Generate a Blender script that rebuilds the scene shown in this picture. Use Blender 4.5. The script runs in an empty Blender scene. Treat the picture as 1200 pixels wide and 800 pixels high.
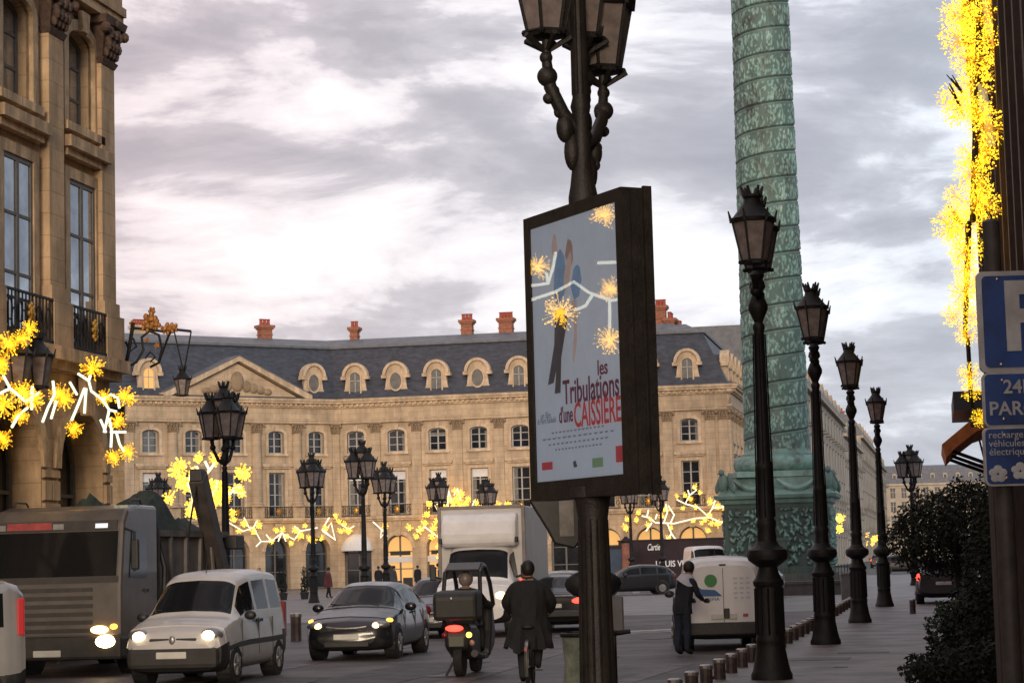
import bpy, bmesh, math, random
import numpy as np
from mathutils import Vector, Matrix, noise as mnoise

random.seed(7)
rng = np.random.default_rng(7)
R = math.radians
S = bpy.context.scene
COL = S.collection

# ------------------------------------------------------------------ camera
F = 2600.0                      # focal length in photo pixels (1200 px wide)
EYE = 1.85
PITCH = math.atan(257.0 / F)
ROLL = 0.027
fw = Vector((0, math.cos(PITCH), math.sin(PITCH)))
up0 = Vector((0, -math.sin(PITCH), math.cos(PITCH)))
r0 = Vector((1, 0, 0))
c_r = r0 * math.cos(ROLL) - up0 * math.sin(ROLL)
c_u = up0 * math.cos(ROLL) + r0 * math.sin(ROLL)
cam_d = bpy.data.cameras.new('camera')
cam = bpy.data.objects.new('camera', cam_d)
COL.objects.link(cam)
cam_d.sensor_width = 36
cam_d.lens = 36 * F / 1200
cam_d.clip_start = 0.2
cam_d.clip_end = 6000
cam.matrix_world = Matrix(((c_r.x, c_u.x, -fw.x, 0), (c_r.y, c_u.y, -fw.y, 0), (c_r.z, c_u.z, -fw.z, EYE), (0, 0, 0, 1)))
S.camera = cam

# ------------------------------------------------------------------ sky
SUN_AZ = 181.0                  # the light travels towards azimuth 1
SUN_EL = 9.0
W = bpy.data.worlds.new('World')
S.world = W
W.use_nodes = True
wn, wl = W.node_tree.nodes, W.node_tree.links
wn.clear()
def wnode(t, **k):
    n = wn.new(t)
    for a, b in k.items():
        setattr(n, a, b)
    return n
w_out = wnode('ShaderNodeOutputWorld')
w_bg = wnode('ShaderNodeBackground')
w_bg.inputs[1].default_value = 0.1
wl.new(w_bg.outputs[0], w_out.inputs[0])
sky = wnode('ShaderNodeTexSky', sky_type='NISHITA')
sky.sun_disc = False
sky.sun_elevation = R(SUN_EL)
sky.sun_rotation = R(SUN_AZ)
sky.dust_density = 2.0
tc = wnode('ShaderNodeTexCoord')
# broad, layered evening cloud over the whole sky
mp = wnode('ShaderNodeMapping')
mp.inputs['Scale'].default_value = (1.0, 1.0, 2.9)
mp.inputs['Location'].default_value = (0.31, 0.1, 0.42)
mp.inputs['Rotation'].default_value = (0, R(3), 0)
wl.new(tc.outputs['Generated'], mp.inputs['Vector'])
n1 = wnode('ShaderNodeTexNoise')
n1.inputs['Scale'].default_value = 5.6
n1.inputs['Detail'].default_value = 9
n1.inputs['Roughness'].default_value = 0.56
n1.inputs['Distortion'].default_value = 0.35
wl.new(mp.outputs[0], n1.inputs['Vector'])
mp2 = wnode('ShaderNodeMapping')
mp2.inputs['Scale'].default_value = (1.0, 1.0, 3.6)
mp2.inputs['Location'].default_value = (3.1, 0.7, 1.35)
wl.new(tc.outputs['Generated'], mp2.inputs['Vector'])
n2 = wnode('ShaderNodeTexNoise')
n2.inputs['Scale'].default_value = 13
n2.inputs['Detail'].default_value = 8
n2.inputs['Roughness'].default_value = 0.62
n2.inputs['Distortion'].default_value = 0.45
wl.new(mp2.outputs[0], n2.inputs['Vector'])
mx = wnode('ShaderNodeMix', data_type='FLOAT')
mx.inputs[0].default_value = 0.22
wl.new(n1.outputs[0], mx.inputs[2])
wl.new(n2.outputs[0], mx.inputs[3])
rp = wnode('ShaderNodeValToRGB')
e = rp.color_ramp.elements
e[0].position, e[0].color = 0.34, (0.40, 0.395, 0.435, 1)
e[1].position, e[1].color = 0.575, (1.0, 0.985, 0.975, 1)
for p, c in ((0.43, (0.475, 0.47, 0.505, 1)), (0.49, (0.60, 0.59, 0.62, 1)), (0.525, (0.83, 0.82, 0.835, 1))):
    k = rp.color_ramp.elements.new(p)
    k.color = c
wl.new(mx.outputs[0], rp.inputs[0])
# west is pink, east cooler
sep = wnode('ShaderNodeSeparateXYZ')
wl.new(tc.outputs['Generated'], sep.inputs[0])
mr = wnode('ShaderNodeMapRange')
mr.inputs[1].default_value = -0.32
mr.inputs[2].default_value = 0.32
wl.new(sep.outputs[0], mr.inputs[0])
tint = wnode('ShaderNodeValToRGB')
t_ = tint.color_ramp.elements
t_[0].position, t_[0].color = 0.12, (1.0, 0.83, 0.825, 1)
t_[1].position, t_[1].color = 0.85, (0.88, 0.95, 1.03, 1)
k = t_.new(0.45); k.color = (1.0, 0.95, 0.97, 1)
wl.new(mr.outputs[0], tint.inputs[0])
mul = wnode('ShaderNodeMix', data_type='RGBA', blend_type='MULTIPLY')
mul.inputs[0].default_value = 1.0
wl.new(rp.outputs[0], mul.inputs[6])
wl.new(tint.outputs[0], mul.inputs[7])
sc = wnode('ShaderNodeVectorMath', operation='SCALE')
sc.inputs['Scale'].default_value = 9.0
wl.new(mul.outputs[2], sc.inputs[0])
fin = wnode('ShaderNodeMix', data_type='RGBA')
fin.inputs[0].default_value = 0.93
wl.new(sky.outputs[0], fin.inputs[6])
wl.new(sc.outputs[0], fin.inputs[7])
wl.new(fin.outputs[2], w_bg.inputs[0])

# ------------------------------------------------------------------ sun
sd = bpy.data.lights.new('sun', 'SUN')
sd.energy = 1.5
sd.angle = R(14)
sd.color = (1.0, 0.80, 0.58)
sun = bpy.data.objects.new('sun', sd)
COL.objects.link(sun)
ldir = Vector((math.sin(R(SUN_AZ - 180)) * math.cos(R(SUN_EL)), math.cos(R(SUN_AZ - 180)) * math.cos(R(SUN_EL)), -math.sin(R(SUN_EL))))
sun.rotation_euler = ldir.to_track_quat('-Z', 'Y').to_euler()
sun.location = (-30, -60, 40)

S.view_settings.view_transform = 'Standard'
S.view_settings.look = 'None'
S.view_settings.gamma = 1
S.view_settings.use_curve_mapping = False
S.view_settings.exposure = 0.38

# ------------------------------------------------------------------ pixel -> place
def ray(px, py):
    return (fw * F + c_r * (px - 600) + c_u * (400 - py)).normalized()
def G(px, py, z=0.0):
    d = ray(px, py)
    k = (z - EYE) / d.z
    return Vector((d.x * k, d.y * k, z))
def P(px, py, Y):
    d = ray(px, py)
    k = Y / d.y
    return Vector((d.x * k, Y, EYE + d.z * k))
ALPHA = R(10.6)
U = Vector((math.sin(ALPHA), math.cos(ALPHA), 0))       # street axis, away from the camera
N = Vector((math.cos(ALPHA), -math.sin(ALPHA), 0))      # across the street, to the right
COLUMN = Vector((13.9, 115.0, 0))
def HX(px, Y):
    """ground point below pixel column px at depth Y"""
    y = 657 - 0.027 * (px - 600) + EYE * F / Y
    d = ray(px, y)
    k = Y / d.y
    return Vector((d.x * k, Y, 0))

# ------------------------------------------------------------------ materials
MATS = {}
def mat(name, col, rough=0.7, metal=0.0, var=0.0, scale=4.0, bump=0.0, bscale=30.0, emit=None, estr=0.0, spec=0.5, col2=None, coat=0.0, det=6, stretch=None, bdist=0.02, sharp=0.17):
    if name in MATS:
        return MATS[name]
    m = bpy.data.materials.new(name)
    m.use_nodes = True
    nt = m.node_tree
    b = nt.nodes['Principled BSDF']
    b.inputs['Base Color'].default_value = (*col, 1)
    b.inputs['Roughness'].default_value = rough
    b.inputs['Metallic'].default_value = metal
    b.inputs['Specular IOR Level'].default_value = spec
    b.inputs['Coat Weight'].default_value = coat
    if emit:
        b.inputs['Emission Color'].default_value = (*emit, 1)
        b.inputs['Emission Strength'].default_value = estr
    if var or bump:
        tcn = nt.nodes.new('ShaderNodeTexCoord')
        vec = tcn.outputs['Object']
        if stretch:
            mpn = nt.nodes.new('ShaderNodeMapping')
            mpn.inputs['Scale'].default_value = stretch
            nt.links.new(vec, mpn.inputs[0])
            vec = mpn.outputs[0]
    if var:
        n = nt.nodes.new('ShaderNodeTexNoise')
        n.inputs['Scale'].default_value = scale
        n.inputs['Detail'].default_value = det
        n.inputs['Roughness'].default_value = 0.65
        nt.links.new(vec, n.inputs['Vector'])
        r = nt.nodes.new('ShaderNodeValToRGB')
        a = tuple(max(0, c * (1 - var)) for c in col)
        c2 = col2 if col2 else tuple(min(1, c * (1 + var)) for c in col)
        r.color_ramp.elements[0].position = 0.5 - sharp
        r.color_ramp.elements[1].position = 0.5 + sharp
        r.color_ramp.elements[0].color = (*a, 1)
        r.color_ramp.elements[1].color = (*c2, 1)
        nt.links.new(n.outputs[0], r.inputs[0])
        nt.links.new(r.outputs[0], b.inputs['Base Color'])
    if bump:
        n = nt.nodes.new('ShaderNodeTexNoise')
        n.inputs['Scale'].default_value = bscale
        n.inputs['Detail'].default_value = 5
        nt.links.new(vec, n.inputs['Vector'])
        bp = nt.nodes.new('ShaderNodeBump')
        bp.inputs['Strength'].default_value = bump
        bp.inputs['Distance'].default_value = bdist
        nt.links.new(n.outputs[0], bp.inputs['Height'])
        nt.links.new(bp.outputs[0], b.inputs['Normal'])
    MATS[name] = m
    return m

def sparkle(name, c1, c2, strength, scale):
    m = mat(name, c1, 0.5, emit=c1, estr=strength)
    nt = m.node_tree
    b = nt.nodes['Principled BSDF']
    tcn = nt.nodes.new('ShaderNodeTexCoord')
    n = nt.nodes.new('ShaderNodeTexNoise')
    n.inputs['Scale'].default_value = scale
    n.inputs['Detail'].default_value = 3
    nt.links.new(tcn.outputs['Object'], n.inputs['Vector'])
    r = nt.nodes.new('ShaderNodeValToRGB')
    r.color_ramp.elements[0].position = 0.4
    r.color_ramp.elements[1].position = 0.6
    r.color_ramp.elements[0].color = (*c1, 1)
    r.color_ramp.elements[1].color = (*c2, 1)
    nt.links.new(n.outputs[0], r.inputs[0])
    nt.links.new(r.outputs[0], b.inputs['Emission Color'])
    nt.links.new(r.outputs[0], b.inputs['Base Color'])
    return m

def glow(name, col, strength):
    if name in MATS:
        return MATS[name]
    return mat(name, tuple(c * 0.6 for c in col), 0.5, emit=col, estr=strength)

STONE = mat('limestone', (0.60, 0.46, 0.315), 0.85, var=0.2, scale=0.55, bump=0.25, bscale=14)
STONE2 = mat('limestone_trim', (0.63, 0.48, 0.33), 0.85, var=0.22, scale=1.3, bump=0.25, bscale=20)
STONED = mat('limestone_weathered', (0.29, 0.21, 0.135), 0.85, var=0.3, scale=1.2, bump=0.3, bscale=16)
STONEN = mat('limestone_street', (0.57, 0.40, 0.245), 0.85, var=0.28, scale=0.9, bump=0.35, bscale=22)
STONENT = mat('limestone_street_trim', (0.61, 0.43, 0.265), 0.85, var=0.3, scale=2.4, bump=0.35, bscale=26)
def weather(m, sx, amt, joint=None):
    """soot runs and faint block joints on a stone material"""
    nt = m.node_tree
    b = nt.nodes['Principled BSDF']
    src = b.inputs['Base Color'].links[0].from_socket
    tcn = nt.nodes.new('ShaderNodeTexCoord')
    mp_ = nt.nodes.new('ShaderNodeMapping'); mp_.inputs['Scale'].default_value = (sx, sx, sx * 0.14)
    nt.links.new(tcn.outputs['Object'], mp_.inputs[0])
    n = nt.nodes.new('ShaderNodeTexNoise'); n.inputs['Scale'].default_value = 1.0; n.inputs['Detail'].default_value = 8; n.inputs['Roughness'].default_value = 0.7
    nt.links.new(mp_.outputs[0], n.inputs['Vector'])
    r = nt.nodes.new('ShaderNodeMapRange'); r.inputs[1].default_value = 0.38; r.inputs[2].default_value = 0.62; r.inputs[3].default_value = 1 - amt; r.inputs[4].default_value = 1.06
    nt.links.new(n.outputs[0], r.inputs[0])
    mx_ = nt.nodes.new('ShaderNodeMix'); mx_.data_type = 'RGBA'; mx_.blend_type = 'MULTIPLY'; mx_.inputs[0].default_value = 1.0
    nt.links.new(src, mx_.inputs[6]); nt.links.new(r.outputs[0], mx_.inputs[7])
    out = mx_.outputs[2]
    if joint:
        sp = nt.nodes.new('ShaderNodeSeparateXYZ'); cb = nt.nodes.new('ShaderNodeCombineXYZ')
        nt.links.new(tcn.outputs['Object'], sp.inputs[0]); nt.links.new(sp.outputs[0], cb.inputs[0]); nt.links.new(sp.outputs[2], cb.inputs[1])
        bt = nt.nodes.new('ShaderNodeTexBrick')
        bt.inputs['Scale'].default_value = 1.0; bt.inputs['Brick Width'].default_value = joint[0]; bt.inputs['Row Height'].default_value = joint[1]; bt.inputs['Mortar Size'].default_value = joint[2]
        bt.inputs['Color1'].default_value = (1, 1, 1, 1); bt.inputs['Color2'].default_value = (0.88, 0.87, 0.86, 1); bt.inputs['Mortar'].default_value = (0.62, 0.58, 0.55, 1)
        nt.links.new(cb.outputs[0], bt.inputs['Vector'])
        m2 = nt.nodes.new('ShaderNodeMix'); m2.data_type = 'RGBA'; m2.blend_type = 'MULTIPLY'; m2.inputs[0].default_value = 1.0
        nt.links.new(out, m2.inputs[6]); nt.links.new(bt.outputs[0], m2.inputs[7])
        out = m2.outputs[2]
    nt.links.new(out, b.inputs['Base Color'])
weather(STONE, 1.1, 0.26, (1.3, 0.46, 0.012))
weather(STONE2, 1.6, 0.32)
weather(STONEN, 1.8, 0.38, (0.95, 0.46, 0.008))
weather(STONENT, 2.6, 0.5)
SLATE = mat('slate', (0.042, 0.047, 0.064), 0.55, var=0.45, scale=1.6, bump=0.5, bscale=9, stretch=(1, 1, 2.5))
LEAD = mat('lead_sheet', (0.13, 0.135, 0.15), 0.6, var=0.25, scale=1.5, bump=0.2)
BRICKM = mat('chimney_brick', (0.31, 0.125, 0.075), 0.85, var=0.3, scale=5, bump=0.4, bscale=25)
POTM = mat('clay_pot', (0.36, 0.075, 0.045), 0.8, var=0.25, scale=6)
GLASS = mat('window_glass', (0.018, 0.021, 0.026), 0.04, spec=0.8, var=0.5, scale=0.8)
GLASSG = mat('window_glass_grey', (0.11, 0.12, 0.125), 0.08, spec=0.8, var=0.3, scale=2)
GLASSN = mat('street_window_glass', (0.34, 0.37, 0.41), 0.05, metal=0.75, var=0.35, scale=1.2)
GLASSN.node_tree.nodes['Principled BSDF'].inputs['IOR'].default_value = 2.4
GLASSD = mat('dormer_glass', (0.15, 0.145, 0.135), 0.45, spec=0.25, var=0.3, scale=2)
FRAMEW = mat('painted_frame', (0.42, 0.41, 0.39), 0.6, var=0.15, scale=5)
FRAMED = mat('painted_frame_street', (0.14, 0.13, 0.12), 0.6, var=0.15, scale=5)
BLIND = mat('white_blind', (0.74, 0.74, 0.76), 0.8, var=0.08, scale=6)
IRON = mat('cast_iron', (0.008, 0.0075, 0.008), 0.55, spec=0.35, var=0.4, scale=9, bump=0.35, bscale=40)
IRONB = mat('cast_iron_brown', (0.022, 0.018, 0.016), 0.55, var=0.4, scale=7, bump=0.5, bscale=60, bdist=0.01)
GILT = mat('gilding', (0.55, 0.30, 0.06), 0.42, metal=0.7, var=0.3, scale=10)
LGLASS = mat('lantern_glass', (0.24, 0.2, 0.19), 0.25, var=0.3, scale=5)
BLACKP = mat('black_plastic', (0.018, 0.018, 0.02), 0.5, var=0.3, scale=12)
RUBBER = mat('tyre_rubber', (0.014, 0.014, 0.015), 0.85, var=0.3, scale=12)
RIM = mat('wheel_rim', (0.28, 0.28, 0.29), 0.4, metal=0.7, var=0.2, scale=8)
STEEL = mat('brushed_steel', (0.36, 0.33, 0.32), 0.38, metal=0.85, var=0.3, scale=14, stretch=(1, 1, 0.2))
CARGLASS = mat('car_glass', (0.010, 0.011, 0.013), 0.06, spec=0.15)
TUBE = glow('light_tube', (0.93, 1.0, 0.72), 0.95)
TUBEF = glow('light_tube_far', (1.0, 0.93, 0.66), 0.95)
POMP = sparkle('pompom_light', (0.72, 0.28, 0.003), (1.0, 0.66, 0.04), 1.25, 9)
POMPF = sparkle('pompom_light_far', (0.9, 0.45, 0.02), (1.0, 0.72, 0.12), 1.35, 4)
POMPR = sparkle('pompom_spark', (0.8, 0.38, 0.002), (1.0, 0.78, 0.05), 1.6, 7)
HEADL = glow('headlamp_glow', (1.0, 0.74, 0.36), 9.0)
HEADLW = glow('headlamp_glow_soft', (1.0, 0.60, 0.22), 4.0)
AMBER = glow('indicator_glow', (1.0, 0.42, 0.05), 3.0)
TAIL = glow('tail_lamp_glow', (1.0, 0.05, 0.03), 3.0)
TAILOFF = mat('tail_lamp_unlit', (0.2, 0.012, 0.015), 0.25)
WARM = glow('shop_interior', (1.0, 0.56, 0.18), 0.42)
WHITEP = mat('white_paint', (0.8, 0.79, 0.79), 0.35, var=0.08, scale=3, coat=0.3)
PLATE = mat('number_plate', (0.55, 0.54, 0.5), 0.5, var=0.1)

# ------------------------------------------------------------------ mesh helpers
class MB:
    def __init__(s):
        s.v, s.f = [], []
    def add(s, vs, fs):
        o = len(s.v)
        s.v.extend([tuple(x) for x in vs])
        s.f.extend([tuple(i + o for i in f) for f in fs])
        return s
    def box(s, x0, x1, y0, y1, z0, z1):
        return s.add([(x0, y0, z0), (x1, y0, z0), (x1, y1, z0), (x0, y1, z0), (x0, y0, z1), (x1, y0, z1), (x1, y1, z1), (x0, y1, z1)],
                     [(0, 3, 2, 1), (4, 5, 6, 7), (0, 1, 5, 4), (1, 2, 6, 5), (2, 3, 7, 6), (3, 0, 4, 7)])
    def cbox(s, cx, cy, cz, sx, sy, sz):
        return s.box(cx - sx / 2, cx + sx / 2, cy - sy / 2, cy + sy / 2, cz - sz / 2, cz + sz / 2)
    def lathe(s, prof, n=16, c=(0, 0), a0=0.0, sq=False):
        vs, fs = [], []
        for r, z in prof:
            for i in range(n):
                a = a0 + 2 * math.pi * i / n
                vs.append((c[0] + r * math.cos(a), c[1] + r * math.sin(a), z))
        m = len(prof)
        for j in range(m - 1):
            for i in range(n):
                fs.append((j * n + i, j * n + (i + 1) % n, (j + 1) * n + (i + 1) % n, (j + 1) * n + i))
        fs.append(tuple(range(n - 1, -1, -1)))
        fs.append(tuple((m - 1) * n + i for i in range(n)))
        return s.add(vs, fs)
    def bar(s, a, b, ra, rb=None, n=8):
        a, b = Vector(a), Vector(b)
        rb = ra if rb is None else rb
        d = (b - a)
        if d.length < 1e-6:
            return s
        d.normalize()
        x = d.orthogonal().normalized()
        y = d.cross(x)
        vs = []
        for c, r in ((a, ra), (b, rb)):
            for i in range(n):
                t = 2 * math.pi * (i + 0.5) / n
                vs.append(c + x * (r * math.cos(t)) + y * (r * math.sin(t)))
        fs = [(i, (i + 1) % n, n + (i + 1) % n, n + i) for i in range(n)]
        fs += [tuple(range(n - 1, -1, -1)), tuple(range(n, 2 * n))]
        return s.add(vs, fs)
    def tube(s, pts, r, n=8):
        pts = [Vector(p) for p in pts]
        rs = r if isinstance(r, (list, tuple)) else [r] * len(pts)
        vs, fs = [], []
        x = None
        for i, p in enumerate(pts):
            d = (pts[min(i + 1, len(pts) - 1)] - pts[max(i - 1, 0)]).normalized()
            if x is None:
                x = d.orthogonal().normalized()
            else:
                x = (x - d * x.dot(d))
                x = x.normalized() if x.length > 1e-5 else d.orthogonal().normalized()
            y = d.cross(x)
            for k in range(n):
                t = 2 * math.pi * k / n
                vs.append(p + x * (rs[i] * math.cos(t)) + y * (rs[i] * math.sin(t)))
        for j in range(len(pts) - 1):
            for i in range(n):
                fs.append((j * n + i, j * n + (i + 1) % n, (j + 1) * n + (i + 1) % n, (j + 1) * n + i))
        fs.append(tuple(range(n - 1, -1, -1)))
        fs.append(tuple((len(pts) - 1) * n + i for i in range(n)))
        return s.add(vs, fs)
    def prism(s, poly, a0, a1, axis='y'):
        """poly in the plane across axis; axis y: (x,z); axis x: (y,z); axis z: (x,y)"""
        n = len(poly)
        def mk(p, a):
            return (p[0], a, p[1]) if axis == 'y' else ((a, p[0], p[1]) if axis == 'x' else (p[0], p[1], a))
        vs = [mk(p, a0) for p in poly] + [mk(p, a1) for p in poly]
        fs = [tuple(range(n)), tuple(range(2 * n - 1, n - 1, -1))]
        fs += [(i, n + i, n + (i + 1) % n, (i + 1) % n) for i in range(n)]
        return s.add(vs, fs)
    def ball(s, c, rx, ry=None, rz=None, n=10, m=6):
        ry = rx if ry is None else ry
        rz = rx if rz is None else rz
        prof = [(math.sin(math.pi * j / m), -math.cos(math.pi * j / m)) for j in range(m + 1)]
        vs, fs = [], []
        for r, z in prof:
            r = max(r, 1e-3)
            for i in range(n):
                a = 2 * math.pi * i / n
                vs.append((c[0] + rx * r * math.cos(a), c[1] + ry * r * math.sin(a), c[2] + rz * z))
        for j in range(m):
            for i in range(n):
                fs.append((j * n + i, j * n + (i + 1) % n, (j + 1) * n + (i + 1) % n, (j + 1) * n + i))
        return s.add(vs, fs)
    def xform(s, M, start=0):
        for i in range(start, len(s.v)):
            s.v[i] = tuple(M @ Vector(s.v[i]))
        return s
    def mesh(s, name, m, smooth=False):
        me = bpy.data.meshes.new(name)
        me.from_pydata(s.v, [], s.f)
        if m:
            me.materials.append(m)
        bm = bmesh.new()
        bm.from_mesh(me)
        bmesh.ops.recalc_face_normals(bm, faces=bm.faces)
        bm.to_mesh(me)
        bm.free()
        if smooth:
            me.shade_smooth()
            me.set_sharp_from_angle(angle=R(38))
        me.update()
        return me
    def build(s, name, m, parent=None, smooth=False, loc=None, rz=0.0, kind=None, bevel=0):
        o = bpy.data.objects.new(name, s.mesh(name, m, smooth))
        COL.objects.link(o)
        if parent:
            o.parent = parent
        if loc is not None:
            o.location = loc
        if rz:
            o.rotation_euler = (0, 0, rz)
        if kind:
            o['kind'] = kind
        if bevel:
            md = o.modifiers.new('bevel', 'BEVEL')
            md.width = bevel
            md.segments = 2
            md.limit_method = 'ANGLE'
        return o

def empty(name, loc=(0, 0, 0), rz=0.0):
    o = bpy.data.objects.new(name, None)
    COL.objects.link(o)
    o.empty_display_size = 0.2
    o.location = loc
    o.rotation_euler = (0, 0, rz)
    return o
def tag(o, label, cat, group=None):
    o['label'] = label
    o['category'] = cat
    if group:
        o['group'] = group
    return o
def link(name, me, parent=None, loc=None, rot=None, scale=None):
    o = bpy.data.objects.new(name, me)
    COL.objects.link(o)
    if parent:
        o.parent = parent
    if loc is not None:
        o.location = loc
    if rot is not None:
        o.rotation_euler = rot
    if scale is not None:
        o.scale = scale
    return o
def copy_tree(o, parent=None):
    c = o.copy()
    COL.objects.link(c)
    c.parent = parent
    for ch in list(o.children):
        copy_tree(ch, c)
    return c
def text_mesh(name, body, size, m, thick=0.0, sx=1.0, shear=0.0, align='CENTER', bold=0.0):
    cu = bpy.data.curves.new(name, 'FONT')
    cu.body = body
    cu.size = size
    cu.align_x = align
    cu.align_y = 'CENTER'
    cu.extrude = thick
    cu.shear = shear
    cu.offset = bold
    cu.resolution_u = 3
    t = bpy.data.objects.new(name, cu)
    COL.objects.link(t)
    dg = bpy.context.evaluated_depsgraph_get()
    me = bpy.data.meshes.new_from_object(t.evaluated_get(dg))
    bpy.data.objects.remove(t)
    bpy.data.curves.remove(cu)
    me.name = name
    if sx != 1.0:
        me.transform(Matrix.Diagonal((sx, 1, 1, 1)))
    # text lies in XY facing +Z; stand it up: reads from -Y
    me.transform(Matrix.Rotation(R(90), 4, 'X'))
    me.materials.clear()
    me.materials.append(m)
    return me
# ================================================================== ground
def structure(o):
    o['kind'] = 'structure'
    return o
ASPH = mat('asphalt', (0.052, 0.049, 0.05), 0.6, var=0.35, scale=1.3, bump=0.6, bscale=45, spec=0.4)
ROAD = mat('worn_road', (0.078, 0.068, 0.069), 0.6, var=0.45, scale=0.5, bump=1.0, bscale=9, spec=0.3, det=12, bdist=0.03, sharp=0.09)
SQUARE = mat('granite_setts', (0.14, 0.13, 0.125), 0.5, var=0.3, scale=0.6, bump=0.8, bscale=8, spec=0.4, sharp=0.09)
PAVE = mat('pavement_asphalt', (0.125, 0.108, 0.107), 0.5, var=0.5, scale=0.8, bump=1.0, bscale=14, spec=0.4, det=12, bdist=0.02, sharp=0.09)
KERB = mat('granite_kerb', (0.16, 0.145, 0.14), 0.7, var=0.25, scale=3)
MARK = mat('road_marking', (0.5, 0.49, 0.48), 0.7, var=0.45, scale=5)
def st(q, t):
    """street coordinates of the camera: q along the axis, t to the right"""
    return U * q + N * t
def sheet(name, pts, z, m, kind='structure'):
    mb = MB()
    mb.add([(p.x, p.y, z) for p in pts], [tuple(range(len(pts)))])
    o = mb.build(name, m)
    if kind:
        o['kind'] = kind
    return o
mb = MB()
mb.add([(-2500, -300, 0), (2500, -300, 0), (2500, 4000, 0), (-2500, 4000, 0)], [(0, 1, 2, 3)])
structure(mb.build('ground', ASPH))
sheet('road', [st(-40, -17.4), st(-40, -3.4), st(84, -3.4), st(84, 10), st(100, 30), st(175, 30), st(175, -70), st(66, -70), st(66, -17.4)], 0.004, ROAD)
oct_c = COLUMN
def sq(s, t):
    return COLUMN + U * s + N * t
sheet('square_paving', [sq(-44, -34), sq(-44, 30), sq(-20, 46), sq(30, 46), sq(62, 34), sq(62, -42), sq(36, -60), sq(-22, -60)], 0.008, SQUARE)
# raised pavement on the right with a granite kerb
pv = [st(-12, -3.5), st(84, -2.75), st(86, -2.2), st(86, 40), st(81, 40), st(81, 2.9), st(-12, 2.9)]
mb = MB()
n = len(pv)
mb.add([(p.x, p.y, 0.11) for p in pv] + [(p.x, p.y, -0.05) for p in pv], [tuple(range(n))] + [(i, (i + 1) % n, n + (i + 1) % n, n + i) for i in range(n)])
pavement = structure(mb.build('pavement', PAVE))
kb = MB().box(-0.15, 0.15, -0.485, 0.485, -0.05, 0.122).mesh('kerb_stone', KERB)
a, b = st(8, -3.62), st(84, -2.87)
dv = (b - a).normalized()
L = (b - a).length
for i in range(int(L)):
    p = a + dv * (i + 0.5)
    link('kerb_stone', kb, pavement, (p.x, p.y, 0), (0, 0, -math.atan2(dv.x, dv.y)))
def patch(name, pts, z, m, parent=None):
    o = sheet(name, pts, z, m, None)
    o.parent = parent
    return o
COVER = mat('drain_cover', (0.035, 0.033, 0.034), 0.5, var=0.3, scale=12, bump=0.6, bscale=60)
for px, py, w, l in ((950, 772, 1.3, 0.9), (1012, 764, 0.9, 0.5), (985, 781, 0.22, 0.3)):
    c = G(px, py, 0.11)
    mb = MB().box(-w / 2, w / 2, -l / 2, l / 2, 0, 0.006)
    mb.build('drain_cover', COVER, pavement, loc=(c.x, c.y, 0.11), rz=-ALPHA)
for px, py in ((735, 742), (768, 740), (800, 737)):
    c = G(px, py, 0)
    mb = MB().box(-0.28, 0.28, -1.9, 1.9, 0, 0.004)
    o = mb.build('road_marking', MARK, None, loc=(c.x, c.y, 0.0105), rz=-R(62))
    structure(o)

# mended strips and covers in the carriageway
PATCH = mat('road_patch', (0.055, 0.049, 0.05), 0.65, var=0.4, scale=1.5, bump=0.8, bscale=20, spec=0.3, sharp=0.1)
PATCHL = mat('road_patch_pale', (0.11, 0.098, 0.096), 0.6, var=0.4, scale=1.5, bump=0.8, bscale=20, spec=0.3, sharp=0.1)
for px, py, w, l, rot, m_ in ((470, 788, 1.6, 7.0, 12, PATCH), (590, 782, 0.5, 14, 10, PATCHL), (360, 778, 0.4, 16, 11, PATCHL), (670, 735, 1.2, 9, 75, PATCHL), (745, 795, 0.35, 9, 14, PATCHL), (300, 800, 2.0, 3.0, 10, PATCH)):
    c = G(px, py, 0)
    structure(MB().box(-w / 2, w / 2, -l / 2, l / 2, 0, 0.003).build('road_patch', m_, None, loc=(c.x, c.y, 0.0065), rz=-R(rot)))
for px, py in ((520, 792), (705, 770), (455, 755), (770, 748)):
    c = G(px, py, 0)
    structure(MB().lathe([(0.34, 0), (0.34, 0.004), (0.3, 0.005)], 20).build('manhole_cover', COVER, None, loc=(c.x, c.y, 0.0105)))

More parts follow.
